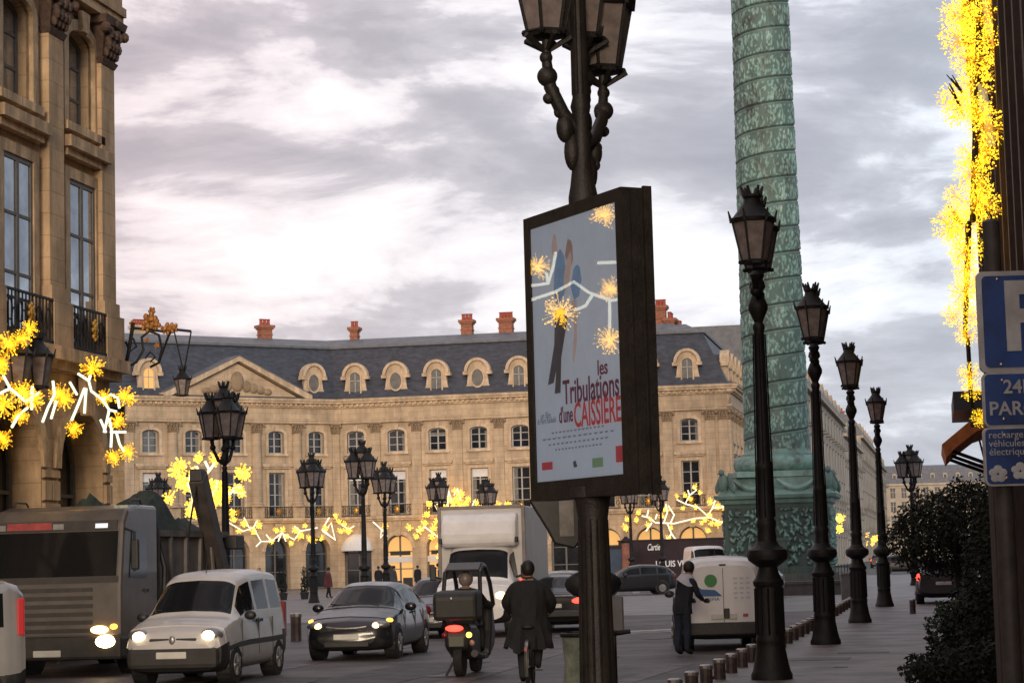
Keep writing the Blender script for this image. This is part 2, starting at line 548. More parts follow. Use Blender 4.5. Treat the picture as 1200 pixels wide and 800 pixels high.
# ================================================================== facades round the square
LVF = dict(sc0=5.55, sc1=5.95, w1a=6.05, w1b=9.75, mo=10.25, w2a=11.35, w2b=13.25, ca=13.0, cb=13.9, ct=15.95, arch=4.35, aw=2.35)
LVN = dict(sc0=6.0, sc1=6.45, w1a=6.6, w1b=10.15, mo=10.75, w2a=11.35, w2b=13.45, ca=12.95, cb=14.0, ct=16.0, arch=5.25, aw=2.5)
WW = 1.5
CURT = mat('curtain', (0.2, 0.19, 0.17), 0.8, var=0.3, scale=6)
def arch_pts(x0, x1, zs, rise, k=10):
    """from (x1,zs) over the top to (x0,zs)"""
    cx, a = (x0 + x1) / 2, (x1 - x0) / 2
    return [(cx + a * math.cos(math.pi * i / k), zs + rise * math.sin(math.pi * i / k)) for i in range(k + 1)]
def open_panel(mb, xa, xb, za, zb, ox0, ox1, oz0, oz1, rise, rev):
    """wall panel at y=0 with one opening whose head is an arch of the given rise"""
    q = lambda *p: mb.add([(x, y, z) for x, y, z in p], [tuple(range(len(p)))])
    if oz0 > za + 1e-4:
        q((ox0, 0, za), (ox1, 0, za), (ox1, 0, oz0), (ox0, 0, oz0))
        q((ox0, 0, oz0), (ox1, 0, oz0), (ox1, rev, oz0), (ox0, rev, oz0))
    q((xa, 0, za), (ox0, 0, za), (ox0, 0, zb), (xa, 0, zb))
    q((ox1, 0, za), (xb, 0, za), (xb, 0, zb), (ox1, 0, zb))
    pts = arch_pts(ox0, ox1, oz1 - rise, rise)
    for (x1, z1), (x2, z2) in zip(pts[:-1], pts[1:]):
        q((x1, 0, z1), (x1, 0, zb), (x2, 0, zb), (x2, 0, z2))
        q((x1, 0, z1), (x2, 0, z2), (x2, rev, z2), (x1, rev, z1))
    q((ox0, 0, oz0), (ox0, 0, oz1 - rise), (ox0, rev, oz1 - rise), (ox0, rev, oz0))
    q((ox1, 0, oz0), (ox1, 0, oz1 - rise), (ox1, rev, oz1 - rise), (ox1, rev, oz0))

MESH = {}
def win_frame(w, h, rise, cols, rows, fm, key, t=0.10):
    """bars of a casement, origin bottom centre, front at y=0"""
    k = ('wf', w, h, rise, cols, rows, key)
    if k in MESH:
        return MESH[k]
    mb = MB()
    hs = h - rise
    s0_ = 0
    mb.box(-w / 2, -w / 2 + t, -0.02, 0.05, 0, hs)
    mb.box(w / 2 - t, w / 2, -0.02, 0.05, 0, hs)
    mb.box(-w / 2 + t, w / 2 - t, -0.02, 0.05, 0, t)
    if rise > 0.02:
        o = arch_pts(-w / 2, w / 2, hs, rise, 10)
        i_ = arch_pts(-w / 2 + t, w / 2 - t, hs, rise - t, 10)
        for a in range(10):
            mb.prism([o[a], o[a + 1], i_[a + 1], i_[a]], -0.02, 0.05)
    else:
        mb.box(-w / 2 + t, w / 2 - t, -0.02, 0.05, h - t, h)
    mb.box(-t * 0.6, t * 0.6, -0.03, 0.045, t, h - t)
    for i in range(1, rows):
        z = h * i / rows
        tt = t * 0.32
        mb.box(-w / 2 + t, -t * 0.6, -0.015, 0.04, z - tt, z + tt)
        mb.box(t * 0.6, w / 2 - t, -0.015, 0.04, z - tt, z + tt)
    if cols == 4:
        for s in (-1, 1):
            x = s * w / 4
            mb.box(x - t * 0.25, x + t * 0.25, -0.012, 0.037, t, h - t - rise * 0.5)
    if key == 'near':
        mb.v = [(x_, y_ if y_ < 0 and y_ > -0.025 else (0.006 if y_ > 0 else -0.024), z_) for x_, y_, z_ in mb.v]
    MESH[k] = mb.mesh('window', fm)
    return MESH[k]
def pane_mesh(w, h, rise, gm, key):
    k = ('pn', w, h, rise, key)
    if k not in MESH:
        mb = MB()
        if rise > 0.02:
            mb.prism([(-w / 2 + 0.02, 0.02), (w / 2 - 0.02, 0.02)] + arch_pts(-w / 2 + 0.02, w / 2 - 0.02, h - rise, rise - 0.02), 0.055, 0.075)
        else:
            mb.box(-w / 2 + 0.02, w / 2 - 0.02, 0.055, 0.075, 0.02, h - 0.02)
        MESH[k] = mb.mesh('pane', gm)
    return MESH[k]
def surround(w, h, rise, sm, key, sill=True):
    k = ('sr', w, h, rise, key)
    if k not in MESH:
        mb = MB()
        t = 0.24
        hs = h - rise
        mb.box(-w / 2 - t, -w / 2, -0.1, 0.06, -0.02, hs)
        mb.box(w / 2, w / 2 + t, -0.1, 0.06, -0.02, hs)
        if rise > 0.02:
            o = arch_pts(-w / 2 - t, w / 2 + t, hs, rise + t, 10)
            i_ = arch_pts(-w / 2, w / 2, hs, rise, 10)
            for a in range(10):
                mb.prism([o[a], o[a + 1], i_[a + 1], i_[a]], -0.1, 0.06)
            mb.prism([(-0.16, h - 0.02), (0.16, h - 0.02), (0.24, h + 0.42), (-0.24, h + 0.42)], -0.2, -0.1)
        else:
            mb.box(-w / 2 - t, w / 2 + t, -0.1, 0.06, h, h + t)
        if sill:
            mb.box(-w / 2 - t - 0.08, w / 2 + t + 0.08, -0.2, 0.06, -0.2, -0.02)
        MESH[k] = mb.mesh('window_surround', sm)
    return MESH[k]
def capital_mesh(h, m, wid, key):
    k = ('cap', h, wid, key)
    if k not in MESH:
        mb = MB()
        a, b = wid / 2, wid / 2 + 0.2
        # flared bell
        vs = []
        for z, hw, d in ((0, a, 0.02), (h * 0.12, a + 0.06, 0.08), (h * 0.16, a + 0.01, 0.03), (h * 0.8, a + 0.05, 0.1), (h * 0.84, b, 0.2), (h, b + 0.05, 0.24)):
            vs += [(-hw, -0.2 - d, z), (hw, -0.2 - d, z), (hw, 0.05, z), (-hw, 0.05, z)]
        fs = []
        for j in range(5):
            for i in range(4):
                fs.append((j * 4 + i, j * 4 + (i + 1) % 4, j * 4 + 4 + (i + 1) % 4, j * 4 + 4 + i))
        fs += [(3, 2, 1, 0), (20, 21, 22, 23)]
        mb.add(vs, fs)
        # two rows of leaves and corner scrolls
        for row, (z0, nn) in enumerate(((h * 0.17, 4), (h * 0.42, 3))):
            for i in range(nn):
                x = -a + (i + 0.5) * 2 * a / nn
                lw = a / nn * 0.8
                for s in (0, 1):
                    y = -0.2 - (0.09 if row == 0 else 0.13)
                    mb.ball((x, y - s * 0.05, z0 + h * (0.1 + 0.13 * s)), lw, 0.07 + 0.02 * s, h * 0.12, 6, 4)
        for s in (-1, 1):
            mb.ball((s * b * 0.95, -0.38, h * 0.73), 0.12, 0.12, 0.12, 8, 5)
            mb.ball((s * b * 0.35, -0.36, h * 0.74), 0.08, 0.08, 0.08, 6, 4)
        mb.ball((0, -0.44, h * 0.9), 0.09, 0.05, 0.09, 6, 4)
        MESH[k] = mb.mesh('capital', m)
    return MESH[k]
def pilaster_mesh(lv, m, wid, key, round_=False):
    k = ('pil', wid, key, round_)
    if k not in MESH:
        mb = MB()
        zb = lv['sc1']
        if round_:
            r = wid / 2
            mb.lathe([(r + 0.16, zb + 0.95), (r + 0.16, zb + 1.08), (r + 0.05, zb + 1.12), (r + 0.1, zb + 1.22), (r, zb + 1.3), (r, zb + 3.5), (r * 0.88, lv['ca'])], 18, (0, -0.12))
        else:
            mb.box(-wid / 2, wid / 2, -0.2, 0.02, zb + 1.25, lv['ca'])
            mb.box(-wid / 2 - 0.06, wid / 2 + 0.06, -0.26, 0.02, zb + 0.95, zb + 1.25)
        mb.box(-wid / 2 - 0.12, wid / 2 + 0.12, -0.34, 0.02, zb, zb + 0.95)
        MESH[k] = mb.mesh('pilaster', m, smooth=round_)
    return MESH[k]
def railing_mesh(w, h=0.95, gilt=True):
    k = ('rail', w, h)
    if k not in MESH:
        mb = MB()
        mb.box(-w / 2, w / 2, -0.025, 0.025, h - 0.05, h)
        mb.box(-w / 2, w / 2, -0.025, 0.025, 0.04, 0.09)
        nb = int(w / 0.17)
        for i in range(nb + 1):
            x = -w / 2 + w * i / nb
            mb.box(x - 0.013, x + 0.013, -0.013, 0.013, 0, h - 0.05)
        for i in range(5):
            x = -w / 2 + w * (i + 0.5) / 5
            for r in (0.13, ):
                for j in range(10):
                    t0, t1 = 2 * math.pi * j / 10, 2 * math.pi * (j + 1) / 10
                    mb.bar((x + r * math.cos(t0), 0, h * 0.55 + r * 1.6 * math.sin(t0)), (x + r * math.cos(t1), 0, h * 0.55 + r * 1.6 * math.sin(t1)), 0.018, n=4)
        MESH[k] = mb.mesh('railing', IRON)
        g = MB()
        g.ball((0, -0.06, h * 0.55), 0.17, 0.07, 0.24, 8, 6)
        for j in range(8):
            t0 = 2 * math.pi * j / 8
            g.ball((0.22 * math.cos(t0), -0.05, h * 0.55 + 0.3 * math.sin(t0)), 0.06, 0.05, 0.08, 6, 4)
        MESH[('gm',)] = g.mesh('gilded_mask', GILT)
    return MESH[k]

def add_window(root, x, z, w, h, rise, cols, rows, fm, gm, key, rev):
    wdw = link('window', win_frame(w, h, rise, cols, rows, fm, key), root, (x, rev, z))
    link('pane', pane_mesh(w, h, rise, gm, gm.name), wdw, (0, -0.047 if key == 'near' else 0, 0))
    return wdw

def dormer(root, x, z, oval, gm, scale=1.0):
    k = ('dorm', oval)
    if k not in MESH:
        out = [(-1.2, 0), (1.2, 0), (1.12, 0.25), (0.95, 0.7), (0.86, 1.3), (0.84, 1.75)] + [(0.84 * math.cos(R(a)), 1.75 + 0.95 * math.sin(R(a))) for a in range(20, 180, 20)] + [(-0.84, 1.75), (-0.86, 1.3), (-0.95, 0.7), (-1.12, 0.25)]
        mb = MB().prism(out, 0, 0.5)
        # hood
        o = [(1.12 * math.cos(R(a)), 1.78 + 1.15 * math.sin(R(a))) for a in range(0, 181, 15)]
        i_ = [(0.86 * math.cos(R(a)), 1.78 + 0.92 * math.sin(R(a))) for a in range(0, 181, 15)]
        for a in range(12):
            mb.prism([o[a], o[a + 1], i_[a + 1], i_[a]], -0.28, 0.5)
        for s in (-1, 1):
            mb.box(min(s * 0.8, s * 1.24), max(s * 0.8, s * 1.24), -0.22, 0.4, 1.5, 1.775)
        mb.box(-1.25, 1.25, -0.12, 0.5, -0.15, 0.0)
        # ring round the opening
        if oval:
            ro = [(0.64 * math.cos(R(a)), 1.22 + 0.86 * math.sin(R(a))) for a in range(0, 361, 20)]
            ri = [(0.5 * math.cos(R(a)), 1.22 + 0.72 * math.sin(R(a))) for a in range(0, 361, 20)]
        else:
            ro = [(0.56, 0.3)] + arch_pts(-0.56, 0.56, 1.72, 0.5) + [(-0.56, 0.3)]
            ri = [(0.44, 0.3)] + arch_pts(-0.44, 0.44, 1.72, 0.38) + [(-0.44, 0.3)]
        for a in range(len(ro) - 1):
            mb.prism([ro[a], ro[a + 1], ri[a + 1], ri[a]], -0.12, 0.0)
        MESH[k] = mb.mesh('dormer', STONE2)
        MESH[('dormp', oval)] = ri
        c = MB().prism([(-0.82, 0.02), (0.82, 0.02), (0.82, 1.7)] + [(0.82 * math.cos(R(a)), 1.75 + 0.85 * math.sin(R(a))) for a in range(20, 180, 20)] + [(-0.82, 1.7)], 0.5, 3.2)
        MESH[('dormc', )] = c.mesh('dormer_cheek', SLATE)
    d = link('dormer', MESH[k], root, (x, 0.25, z), scale=(scale, 1, scale))
    link('dormer_cheek', MESH[('dormc', )], d)
    kp = ('dp', oval, gm.name)
    if kp not in MESH:
        ri = MESH[('dormp', oval)]
        mb = MB().prism(ri, -0.03, -0.005)
        MESH[kp] = mb.mesh('pane', gm)
        fb = MB()
        fb.box(-0.03, 0.03, -0.06, -0.03, 0.4, 2.0)
        fb.box(-0.44, 0.44, -0.06, -0.03, 1.35, 1.41)
        MESH[('df', oval)] = fb.mesh('glazing_bar', FRAMEW)
    link('pane', MESH[kp], d)
    if not oval:
        link('glazing_bar', MESH[('df', oval)], d)
    return d

def chimney(root, x, y, z, w, d, h, pots, m=None):
    w, h = w * 0.88, h * 0.88
    mb = MB().box(-w / 2, w / 2, -d / 2, d / 2, 0, h)
    mb.box(-w / 2 - 0.1, w / 2 + 0.1, -d / 2 - 0.1, d / 2 + 0.1, h - 0.38, h - 0.24)
    mb.box(-w / 2 - 0.2, w / 2 + 0.2, -d / 2 - 0.2, d / 2 + 0.2, h - 0.24, h)
    mb.box(-w / 2 - 0.06, w / 2 + 0.06, -d / 2 - 0.06, d / 2 + 0.06, h * 0.45, h * 0.5)
    c = mb.build('chimney', m or BRICKM, root, loc=(x, y, z))
    for i in range(pots):
        px = -w / 2 + w * (i + 0.5) / pots
        MB().lathe([(0.17, h), (0.14, h + 0.45), (0.18, h + 0.47), (0.18, h + 0.55), (0.1, h + 0.56)], 8, (px, 0)).build('chimney_pot', POTM, c)
    return c

def facade(root, x0, nb, bay, lv, sm, tm, fm, key, rev=0.35, round_cols=(), blinds=(), warm=(), grey=(), awn=(), roof=True, ext=(0, 0), dorm=True, arches=True, capm=None, rise2=0.28, rows1=4, skip_pil=(), near=False, pier=0.0, prepier=0.0, hip=(0, 0)):
    x1 = x0 + nb * bay
    rev1, rev2 = (-0.045, 0.26) if near else (rev, rev)
    wall = MB()
    if pier:
        wall.add([(x1, 0, 0), (x1 + pier, 0, 0), (x1 + pier, 0, lv['ct']), (x1, 0, lv['ct'])], [(0, 1, 2, 3)])
    if prepier:
        wall.add([(x0 - prepier, 0, 0), (x0, 0, 0), (x0, 0, lv['ct']), (x0 - prepier, 0, lv['ct'])], [(0, 1, 2, 3)])
    for i in range(nb):
        xa, xb = x0 + i * bay, x0 + (i + 1) * bay
        xc = (xa + xb) / 2
        aw = lv['aw']
        open_panel(wall, xa, xb, 0, lv['sc1'], xc - aw / 2, xc + aw / 2, 0, lv['arch'], aw / 2 - 0.02, rev + 0.25)
        h1 = lv['w1b'] - lv['w1a']
        open_panel(wall, xa, xb, lv['sc1'], lv['mo'] + 0.2, xc - WW / 2, xc + WW / 2, lv['w1a'], lv['w1b'], 0.0, max(rev1, 0.03))
        open_panel(wall, xa, xb, lv['mo'] + 0.2, lv['cb'], xc - WW / 2, xc + WW / 2, lv['w2a'], lv['w2b'], rise2, rev2)
    wall.add([(x0, 0, lv['cb']), (x1, 0, lv['cb']), (x1, 0, lv['ct']), (x0, 0, lv['ct'])], [(0, 1, 2, 3)])
    wall.build('wall', sm, root)
    for i in range(nb):
        xc = x0 + (i + 0.5) * bay
        # first floor
        g = GLASSN if near else (GLASSG if i in grey else GLASS)
        w = add_window(root, xc, lv['w1a'], WW, lv['w1b'] - lv['w1a'], 0, 2, rows1, fm, g, key, rev1)
        if i in blinds:
            MB().box(-WW / 2 + 0.1, WW / 2 - 0.1, -0.06, -0.035, (lv['w1b'] - lv['w1a']) * 0.8, lv['w1b'] - lv['w1a'] - 0.06).build('blind', BLIND, w)
        link('window_surround', surround(WW, lv['w1b'] - lv['w1a'], 0, tm, key, False), root, (xc, 0, lv['w1a']))
        MB().box(-bay / 2 + 0.5, bay / 2 - 0.5, -0.32, 0.02, lv['mo'], lv['mo'] + 0.24).box(-bay / 2 + 0.62, bay / 2 - 0.62, -0.2, 0.02, lv['mo'] - 0.16, lv['mo']).build('moulding', tm, root, loc=(xc, 0, 0))
        r = link('railing', railing_mesh(bay - 1.0), root, (xc, -0.3, lv['sc1'] + 0.0))
        gm_ = link('gilded_mask', MESH[('gm',)], r, (0, 0, 0.18 if near else 0))
        if near:
            gm_.scale = (0.6, 0.8, 0.65)
        # second floor
        w2_ = add_window(root, xc, lv['w2a'], WW, lv['w2b'] - lv['w2a'], rise2, 2, 3, fm, g, key, rev2)
        if not near:
            cr__ = random.Random(i * 7 + int(x0 * 3) + nb)
            for wn_, hh_ in ((w2_, lv['w2b'] - lv['w2a'] - rise2), (w, lv['w1b'] - lv['w1a'])):
                k__ = cr__.random()
                if k__ < 0.3:
                    MB().box(-WW / 2 + 0.1, -WW / 2 + 0.1 + cr__.uniform(0.15, 0.4), 0.044, 0.054, 0.1, hh_ - 0.1).build('curtain', CURT, wn_)
                if 0.2 < k__ < 0.55:
                    MB().box(WW / 2 - 0.1 - cr__.uniform(0.12, 0.35), WW / 2 - 0.1, 0.044, 0.054, 0.1, hh_ - 0.1).build('curtain', CURT, wn_)
                if k__ > 0.9:
                    MB().box(-WW / 2 + 0.1, WW / 2 - 0.1, 0.044, 0.054, hh_ * cr__.uniform(0.5, 0.8), hh_ - 0.08).build('curtain', CURT, wn_)
        link('window_surround', surround(WW, lv['w2b'] - lv['w2a'], rise2, tm, key), root, (xc, 0, lv['w2a']))
        # arcade
        aw, at = lv['aw'], lv['arch']
        o = arch_pts(-aw / 2 - 0.3, aw / 2 + 0.3, at - aw / 2, aw / 2 + 0.3, 14)
        i_ = arch_pts(-aw / 2, aw / 2, at - aw / 2, aw / 2, 14)
        mb = MB()
        for a in range(14):
            mb.prism([o[a], o[a + 1], i_[a + 1], i_[a]], -0.08, 0.03)
        mb.prism([(-0.2, at - 0.1), (0.2, at - 0.1), (0.32, lv['sc0'] - 0.05), (-0.32, lv['sc0'] - 0.05)], -0.24, -0.08)
        mb.build('arch_moulding', tm, root, loc=(xc, 0, 0))
        if i in awn:
            dm = MB()
            vs, fs = [], []
            K, J = 12, 6
            for j in range(J + 1):
                ph = math.pi / 2 * j / J
                for a in range(K + 1):
                    th = math.pi * a / K
                    vs.append((1.35 * math.cos(th), -1.1 * math.sin(ph) * math.sin(th) ** 0.5 if 0 < a < K else 0, at - aw / 2 - 0.1 + 1.45 * math.sin(th) * math.cos(ph)))
            for j in range(J):
                for a in range(K):
                    fs.append((j * (K + 1) + a, j * (K + 1) + a + 1, (j + 1) * (K + 1) + a + 1, (j + 1) * (K + 1) + a))
            dm.add(vs, fs)
            dm.build('awning', BLIND, root, smooth=True, loc=(xc, -0.1, 0))
        sw = link('shop_window', win_frame(aw, at, aw / 2 - 0.03, 2, 3, FRAMED, 'shop', 0.12), root, (xc, rev + 0.2, 0))
        link('pane', pane_mesh(aw, at, aw / 2 - 0.03, WARM if i in warm else GLASS, 'warm' if i in warm else 'g'), sw)
        if i in warm:
            MB().box(-aw / 2, aw / 2, -0.12, -0.02, at * 0.46, at * 0.57).build('fascia', BLIND, sw)
            mb = MB()
            mb.box(-aw / 2 + 0.1, -aw / 2 + 0.55, -0.05, 0.0, 0, at * 0.4).box(0.2, aw / 2 - 0.15, -0.05, 0.0, 0, 0.7).box(-0.5, 0.1, -0.05, 0, 0, 0.45)
            mb.box(-aw / 2 + 0.3, aw / 2 - 0.3, -0.05, 0, at * 0.6, at * 0.68)
            mb.build('shop_display', BLACKP, sw)
    for i in range(nb + 1):
        if i in skip_pil:
            continue
        x = x0 + i * bay
        if i == 0:
            x += 0.0
        rd = i in round_cols
        wid = 0.86 if rd else 0.78
        p = link('pilaster', pilaster_mesh(lv, sm, wid, key, rd), root, (x, 0, 0))
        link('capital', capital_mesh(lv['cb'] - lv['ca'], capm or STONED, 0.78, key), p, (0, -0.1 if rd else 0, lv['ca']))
    if pier:
        p = link('pilaster', pilaster_mesh(lv, sm, 0.78, key, False), root, (x1 + pier - 0.42, 0, 0))
        link('capital', capital_mesh(lv['cb'] - lv['ca'], capm or STONED, 0.78, key), p, (0, 0, lv['ca']))
    if prepier:
        p = link('pilaster', pilaster_mesh(lv, sm, 0.78, key, False), root, (x0 - prepier + 0.42, 0, 0))
        link('capital', capital_mesh(lv['cb'] - lv['ca'], capm or STONED, 0.78, key), p, (0, 0, lv['ca']))
    x1 += pier
    x0 -= prepier
    # courses
    MB().box(x0 - 0.2, x1 + 0.2, -0.42, 0.02, lv['sc0'] + 0.18, lv['sc1']).box(x0 - 0.1, x1 + 0.1, -0.26, 0.02, lv['sc0'], lv['sc0'] + 0.18).build('string_course', tm, root)
    c = lv['cb']
    ent = MB().box(x0 - 0.3, x1 + 0.3, -0.3, 0.02, c, c + 0.22).box(x0 - 0.33, x1 + 0.33, -0.36, 0.02, c + 0.22, c + 0.42)
    ent.box(x0 - 0.28, x1 + 0.28, -0.28, 0.02, c + 0.42, c + 1.3)
    ent.box(x0 - 0.4, x1 + 0.4, -0.45, 0.02, c + 1.3, c + 1.42)
    eo = ent.build('entablature', sm, root)
    dn = MB()
    x = x0 - 0.25
    while x < x1 + 0.2:
        dn.box(x, x + 0.22, -0.66, -0.4, c + 1.42, c + 1.62)
        x += 0.46
    d = dn.build('dentil_band', tm, eo)
    d['kind'] = 'stuff'
    MB().prism([(0.02, c + 1.42), (-0.45, c + 1.42), (-0.45, c + 1.62), (-0.85, c + 1.66), (-0.85, c + 1.8), (-0.95, c + 1.84), (-1.0, c + 2.05), (0.02, c + 2.05)], x0 - 0.7, x1 + 0.7, 'x').build('cornice', tm, eo)
    if roof:
        zt = c + 2.05
        xa, xb = x0 - ext[0], x1 + ext[1]
        xm_ = (xa + xb) / 2
        def hipped(m_):
            for j, (vx, vy, vz) in enumerate(m_.v):
                k_ = max(0, min(vz, zt + 4.6) - zt - 0.2) + max(0, vz - zt - 4.6) * 3.4
                m_.v[j] = (vx - hip[1] * k_ if vx > xm_ else vx + hip[0] * k_, vy, vz)
            return m_
        hipped(MB().prism([(-0.8, zt), (-0.8, zt + 0.12), (0.0, zt + 0.22), (2.1, zt + 4.6), (2.3, zt + 4.75), (14, zt + 4.75), (14, zt)], xa, xb, 'x')).build('roof', SLATE, root)
        hipped(MB().prism([(1.95, zt + 4.6), (1.95, zt + 4.8), (5.2, zt + 5.7), (10, zt + 5.7), (14, zt + 4.7)], xa, xb, 'x')).build('roof_ridge', LEAD, root)
        x1 -= pier
        x0 += prepier
        MB().box(x0, x1, 13.9, 14.2, 0, zt).build('back_wall', sm, root)
        if dorm:
            for i in range(nb):
                dormer(root, x0 + (i + 0.5) * bay, zt + 0.22, i % 2 == 1 if dorm == 1 else i % 2 == 0, GLASSD)

def face_root(name, a, b):
    """empty at a, local x towards b (b to the right seen from the square), local y into the building"""
    d = (b - a)
    return empty(name, a, math.atan2(d.y, d.x)), d.length

# --- north side of the square (A) and its chamfer (B)
def on_line(o, d, px):
    h = ray(px, 560)
    rr = h.x / h.y
    return o + d * ((rr * o.y - o.x) / (d.x - rr * d.y))
v_ab = on_line(sq(68, 0), N, 394)                # vertex of the octagon
a_end = on_line(sq(68, 0), N, 856)
d_a = (a_end - v_ab)
A, LA = face_root('palace_wing', v_ab, a_end)
PIER = 1.5
BAY = (LA - PIER) / 9
facade(A, 0, 9, BAY, LVF, STONE, STONE2, FRAMEW, 'far', blinds=(0, 1, 2, 3), warm=(1, 2, 6, 7, 8), awn=(0,), ext=(5.5, 0), dorm=1, pier=PIER, hip=(0, 0.47))
tag(A, 'sandstone palace wing with slate mansard, nine bays and round topped dormers', 'building')
# return into the far street
a_ret = empty('return_wing', a_end, A.rotation_euler.z + R(90))
a_ret.parent = None
facade(a_ret, PIER, 7, BAY, LVF, STONE, STONE2, FRAMEW, 'far', warm=(2, 4), roof=True, dorm=1, ext=(0, 0), prepier=PIER, hip=(0.485, 0))
tag(a_ret, 'stone side wing running back into the far street from the palace corner', 'building')
zt = LVF['cb'] + 2.05
# chimneys on A placed along its ridge
def on_face(root, px, depth_y):
    """local x on a facade root where pixel column px meets the plane local y = depth_y"""
    M = root.matrix_world if False else Matrix.Translation(root.location) @ Matrix.Rotation(root.rotation_euler.z, 4, 'Z')
    o = M @ Vector((0, depth_y, 0))
    d = M.to_3x3() @ Vector((1, 0, 0))
    h = ray(px, 560)
    # (o + d*k).x / y == h.x / h.y
    rr = h.x / h.y
    return (rr * o.y - o.x) / (d.x - rr * d.y)
for px, w, h, pots in ((419, 0.75, 1.7, 2), (552, 1.1, 1.9, 3), (598, 1.35, 1.9, 4), (781, 1.0, 2.4, 3)):
    chimney(A, on_face(A, px, 5.6), 5.6, zt + 5.3, w, 0.9, h, pots)
for y0, w, pots in ((6.0, 2.2, 5), (13, 1.5, 3)):
    chimney(a_ret, y0, 5.2, zt + 4.6, w, 0.8, 1.9, pots)

dirB = Vector((-(N + U).x, -(N + U).y, 0)).normalized()
LB = (on_line(v_ab, dirB, 151) - v_ab).length
b_end = v_ab + dirB * LB
B, _ = face_root('pedimented_pavilion', b_end, v_ab)
BB = LB / 5
facade(B, 0, 5, BB, LVF, STONE, STONE2, FRAMEW, 'far', round_cols=(1, 2, 3, 4), blinds=(0,), warm=(), grey=(0,), dorm=0, ext=(9, 5.5))
tag(B, 'pedimented corner pavilion with round columns under a slate roof', 'building')
# pediment over the three middle bays
c = LVF['cb'] + 2.05
xa, xb = BB - 0.6, 4 * BB + 0.6
xm, hp = (xa + xb) / 2, 3.15
MB().prism([(xa + 0.4, c), (xb - 0.4, c), (xm, c + hp - 0.25)], -0.45, 0.6).build('tympanum', STONE, B)
rk = MB()
for s in (-1, 1):
    xe = xa - 0.5 if s < 0 else xb + 0.5
    rk.prism([(xe, c + 0.02), (xe, c + 0.3), (xm, c + hp + 0.3), (xm, c + hp - 0.12), (xe - s * 0.6, c + 0.02)], -1.0, 0.6)
rk.build('raking_cornice', STONE2, B)
rk = MB()
for s in (-1, 1):
    xe = xa - 0.5 if s < 0 else xb + 0.5
    rk.prism([(xe, c + 0.3), (xm, c + hp + 0.3), (xm, c + hp + 0.36), (xe, c + 0.36)], -1.05, 3.2)
rk.build('pediment_roof', LEAD, B)
ca = MB()
ca.ball((xm, -0.55, c + 1.35), 0.62, 0.25, 0.85, 12, 8)
for s in (-1, 1):
    for j in range(4):
        ca.ball((xm + s * (0.9 + 0.65 * j), -0.5, c + 0.95 - 0.14 * j), 0.42, 0.22, 0.5 - 0.07 * j, 8, 6)
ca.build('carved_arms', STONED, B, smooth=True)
dd = dormer(B, BB * 0.5, c + 0.22, False, WARM)
dormer(B, BB * 4.5, c + 0.22, True, GLASSD)
chimney(B, on_face(B, 313, 5.6), 5.6, c + 5.3, 1.2, 0.8, 1.8, 3)
chimney(B, on_face(B, 170, 6.5), 6.5, c + 5.2, 2.2, 0.9, 1.5, 6, STONE2)

# --- near left corner house of the street
n_c = st(49.0, 0) * 0
c_pt = HX(131, 48.7)
n_org = c_pt - U * (3.4 * 5)
NB, _ = face_root('corner_building', n_org, c_pt)
facade(NB, 0, 5, 3.4, LVN, STONEN, STONENT, FRAMED, 'near', rev=0.45, roof=False, dorm=0, capm=mat('capital_sooty', (0.105, 0.065, 0.05), 0.9, var=0.4, scale=6, bump=0.4), grey=(3, 4), rows1=3, skip_pil=(5,), near=True)
p = link('pilaster', pilaster_mesh(LVN, STONEN, 0.78, 'near', False), NB, (16.55, 0, 0))
link('capital', capital_mesh(LVN['cb'] - LVN['ca'], MATS['capital_sooty'], 0.78, 'near'), p, (0, 0, LVN['ca']))
tag(NB, 'brown stone street-corner house with arcade, balconies and tall pilasters', 'building')
mb = MB()
mb.box(0, 17, 15.8, 16, 0, 22).box(16.8, 17, 0.05, 15.8, 0, 16).box(0, 17, 0.02, 16, 16.05, 16.2)
mb.prism([(-0.8, 16.2), (0, 16.5), (2.1, 20.8), (5, 21.7), (11, 21.7), (16, 16.2)], 0, 17, 'x')
mb.build('roof', SLATE, NB)
# rusticated stones of the piers and spandrels
blk = {}
def stone_run(root, x0, x1, z0, z1, hgt, gap=0.035):
    k = 0
    z = z0
    while z < z1 - 0.1:
        h = min(hgt, z1 - z)
        off = 0.0 if k % 2 == 0 else 0.5
        wd = x1 - x0
        cuts = [x0, x1] if wd < 1.1 and k % 2 == 0 else [x0, x0 + wd * (0.5 if wd < 1.1 else 0.35 + 0.3 * off), x1]
        for a, b in zip(cuts[:-1], cuts[1:]):
            key = (round(b - a, 3), round(h, 3))
            if key not in blk:
                w2, h2 = (b - a) / 2 - gap / 2, h - gap
                m_ = MB()
                m_.add([(-w2, 0.02, 0), (w2, 0.02, 0), (w2, 0.02, h2), (-w2, 0.02, h2), (-w2 + 0.02, -0.07, 0.02), (w2 - 0.02, -0.07, 0.02), (w2 - 0.02, -0.07, h2 - 0.02), (-w2 + 0.02, -0.07, h2 - 0.02)],
                       [(4, 5, 6, 7), (0, 1, 5, 4), (1, 2, 6, 5), (2, 3, 7, 6), (3, 0, 4, 7)])
                blk[key] = m_.mesh('stone_block', STONEN)
            link('stone_block', blk[key], root, ((a + b) / 2, 0, z))
        z += hgt
        k += 1
for i in range(3, 6):
    x = i * 3.4
    hw = (3.4 - LVN['aw']) / 2 - 0.02
    if i < 5:
        stone_run(NB, x - hw, x + hw, 0.1, LVN['arch'] - LVN['aw'] / 2, 0.46)
    else:
        stone_run(NB, x - hw, x, 0.1, LVN['arch'] - LVN['aw'] / 2, 0.46)
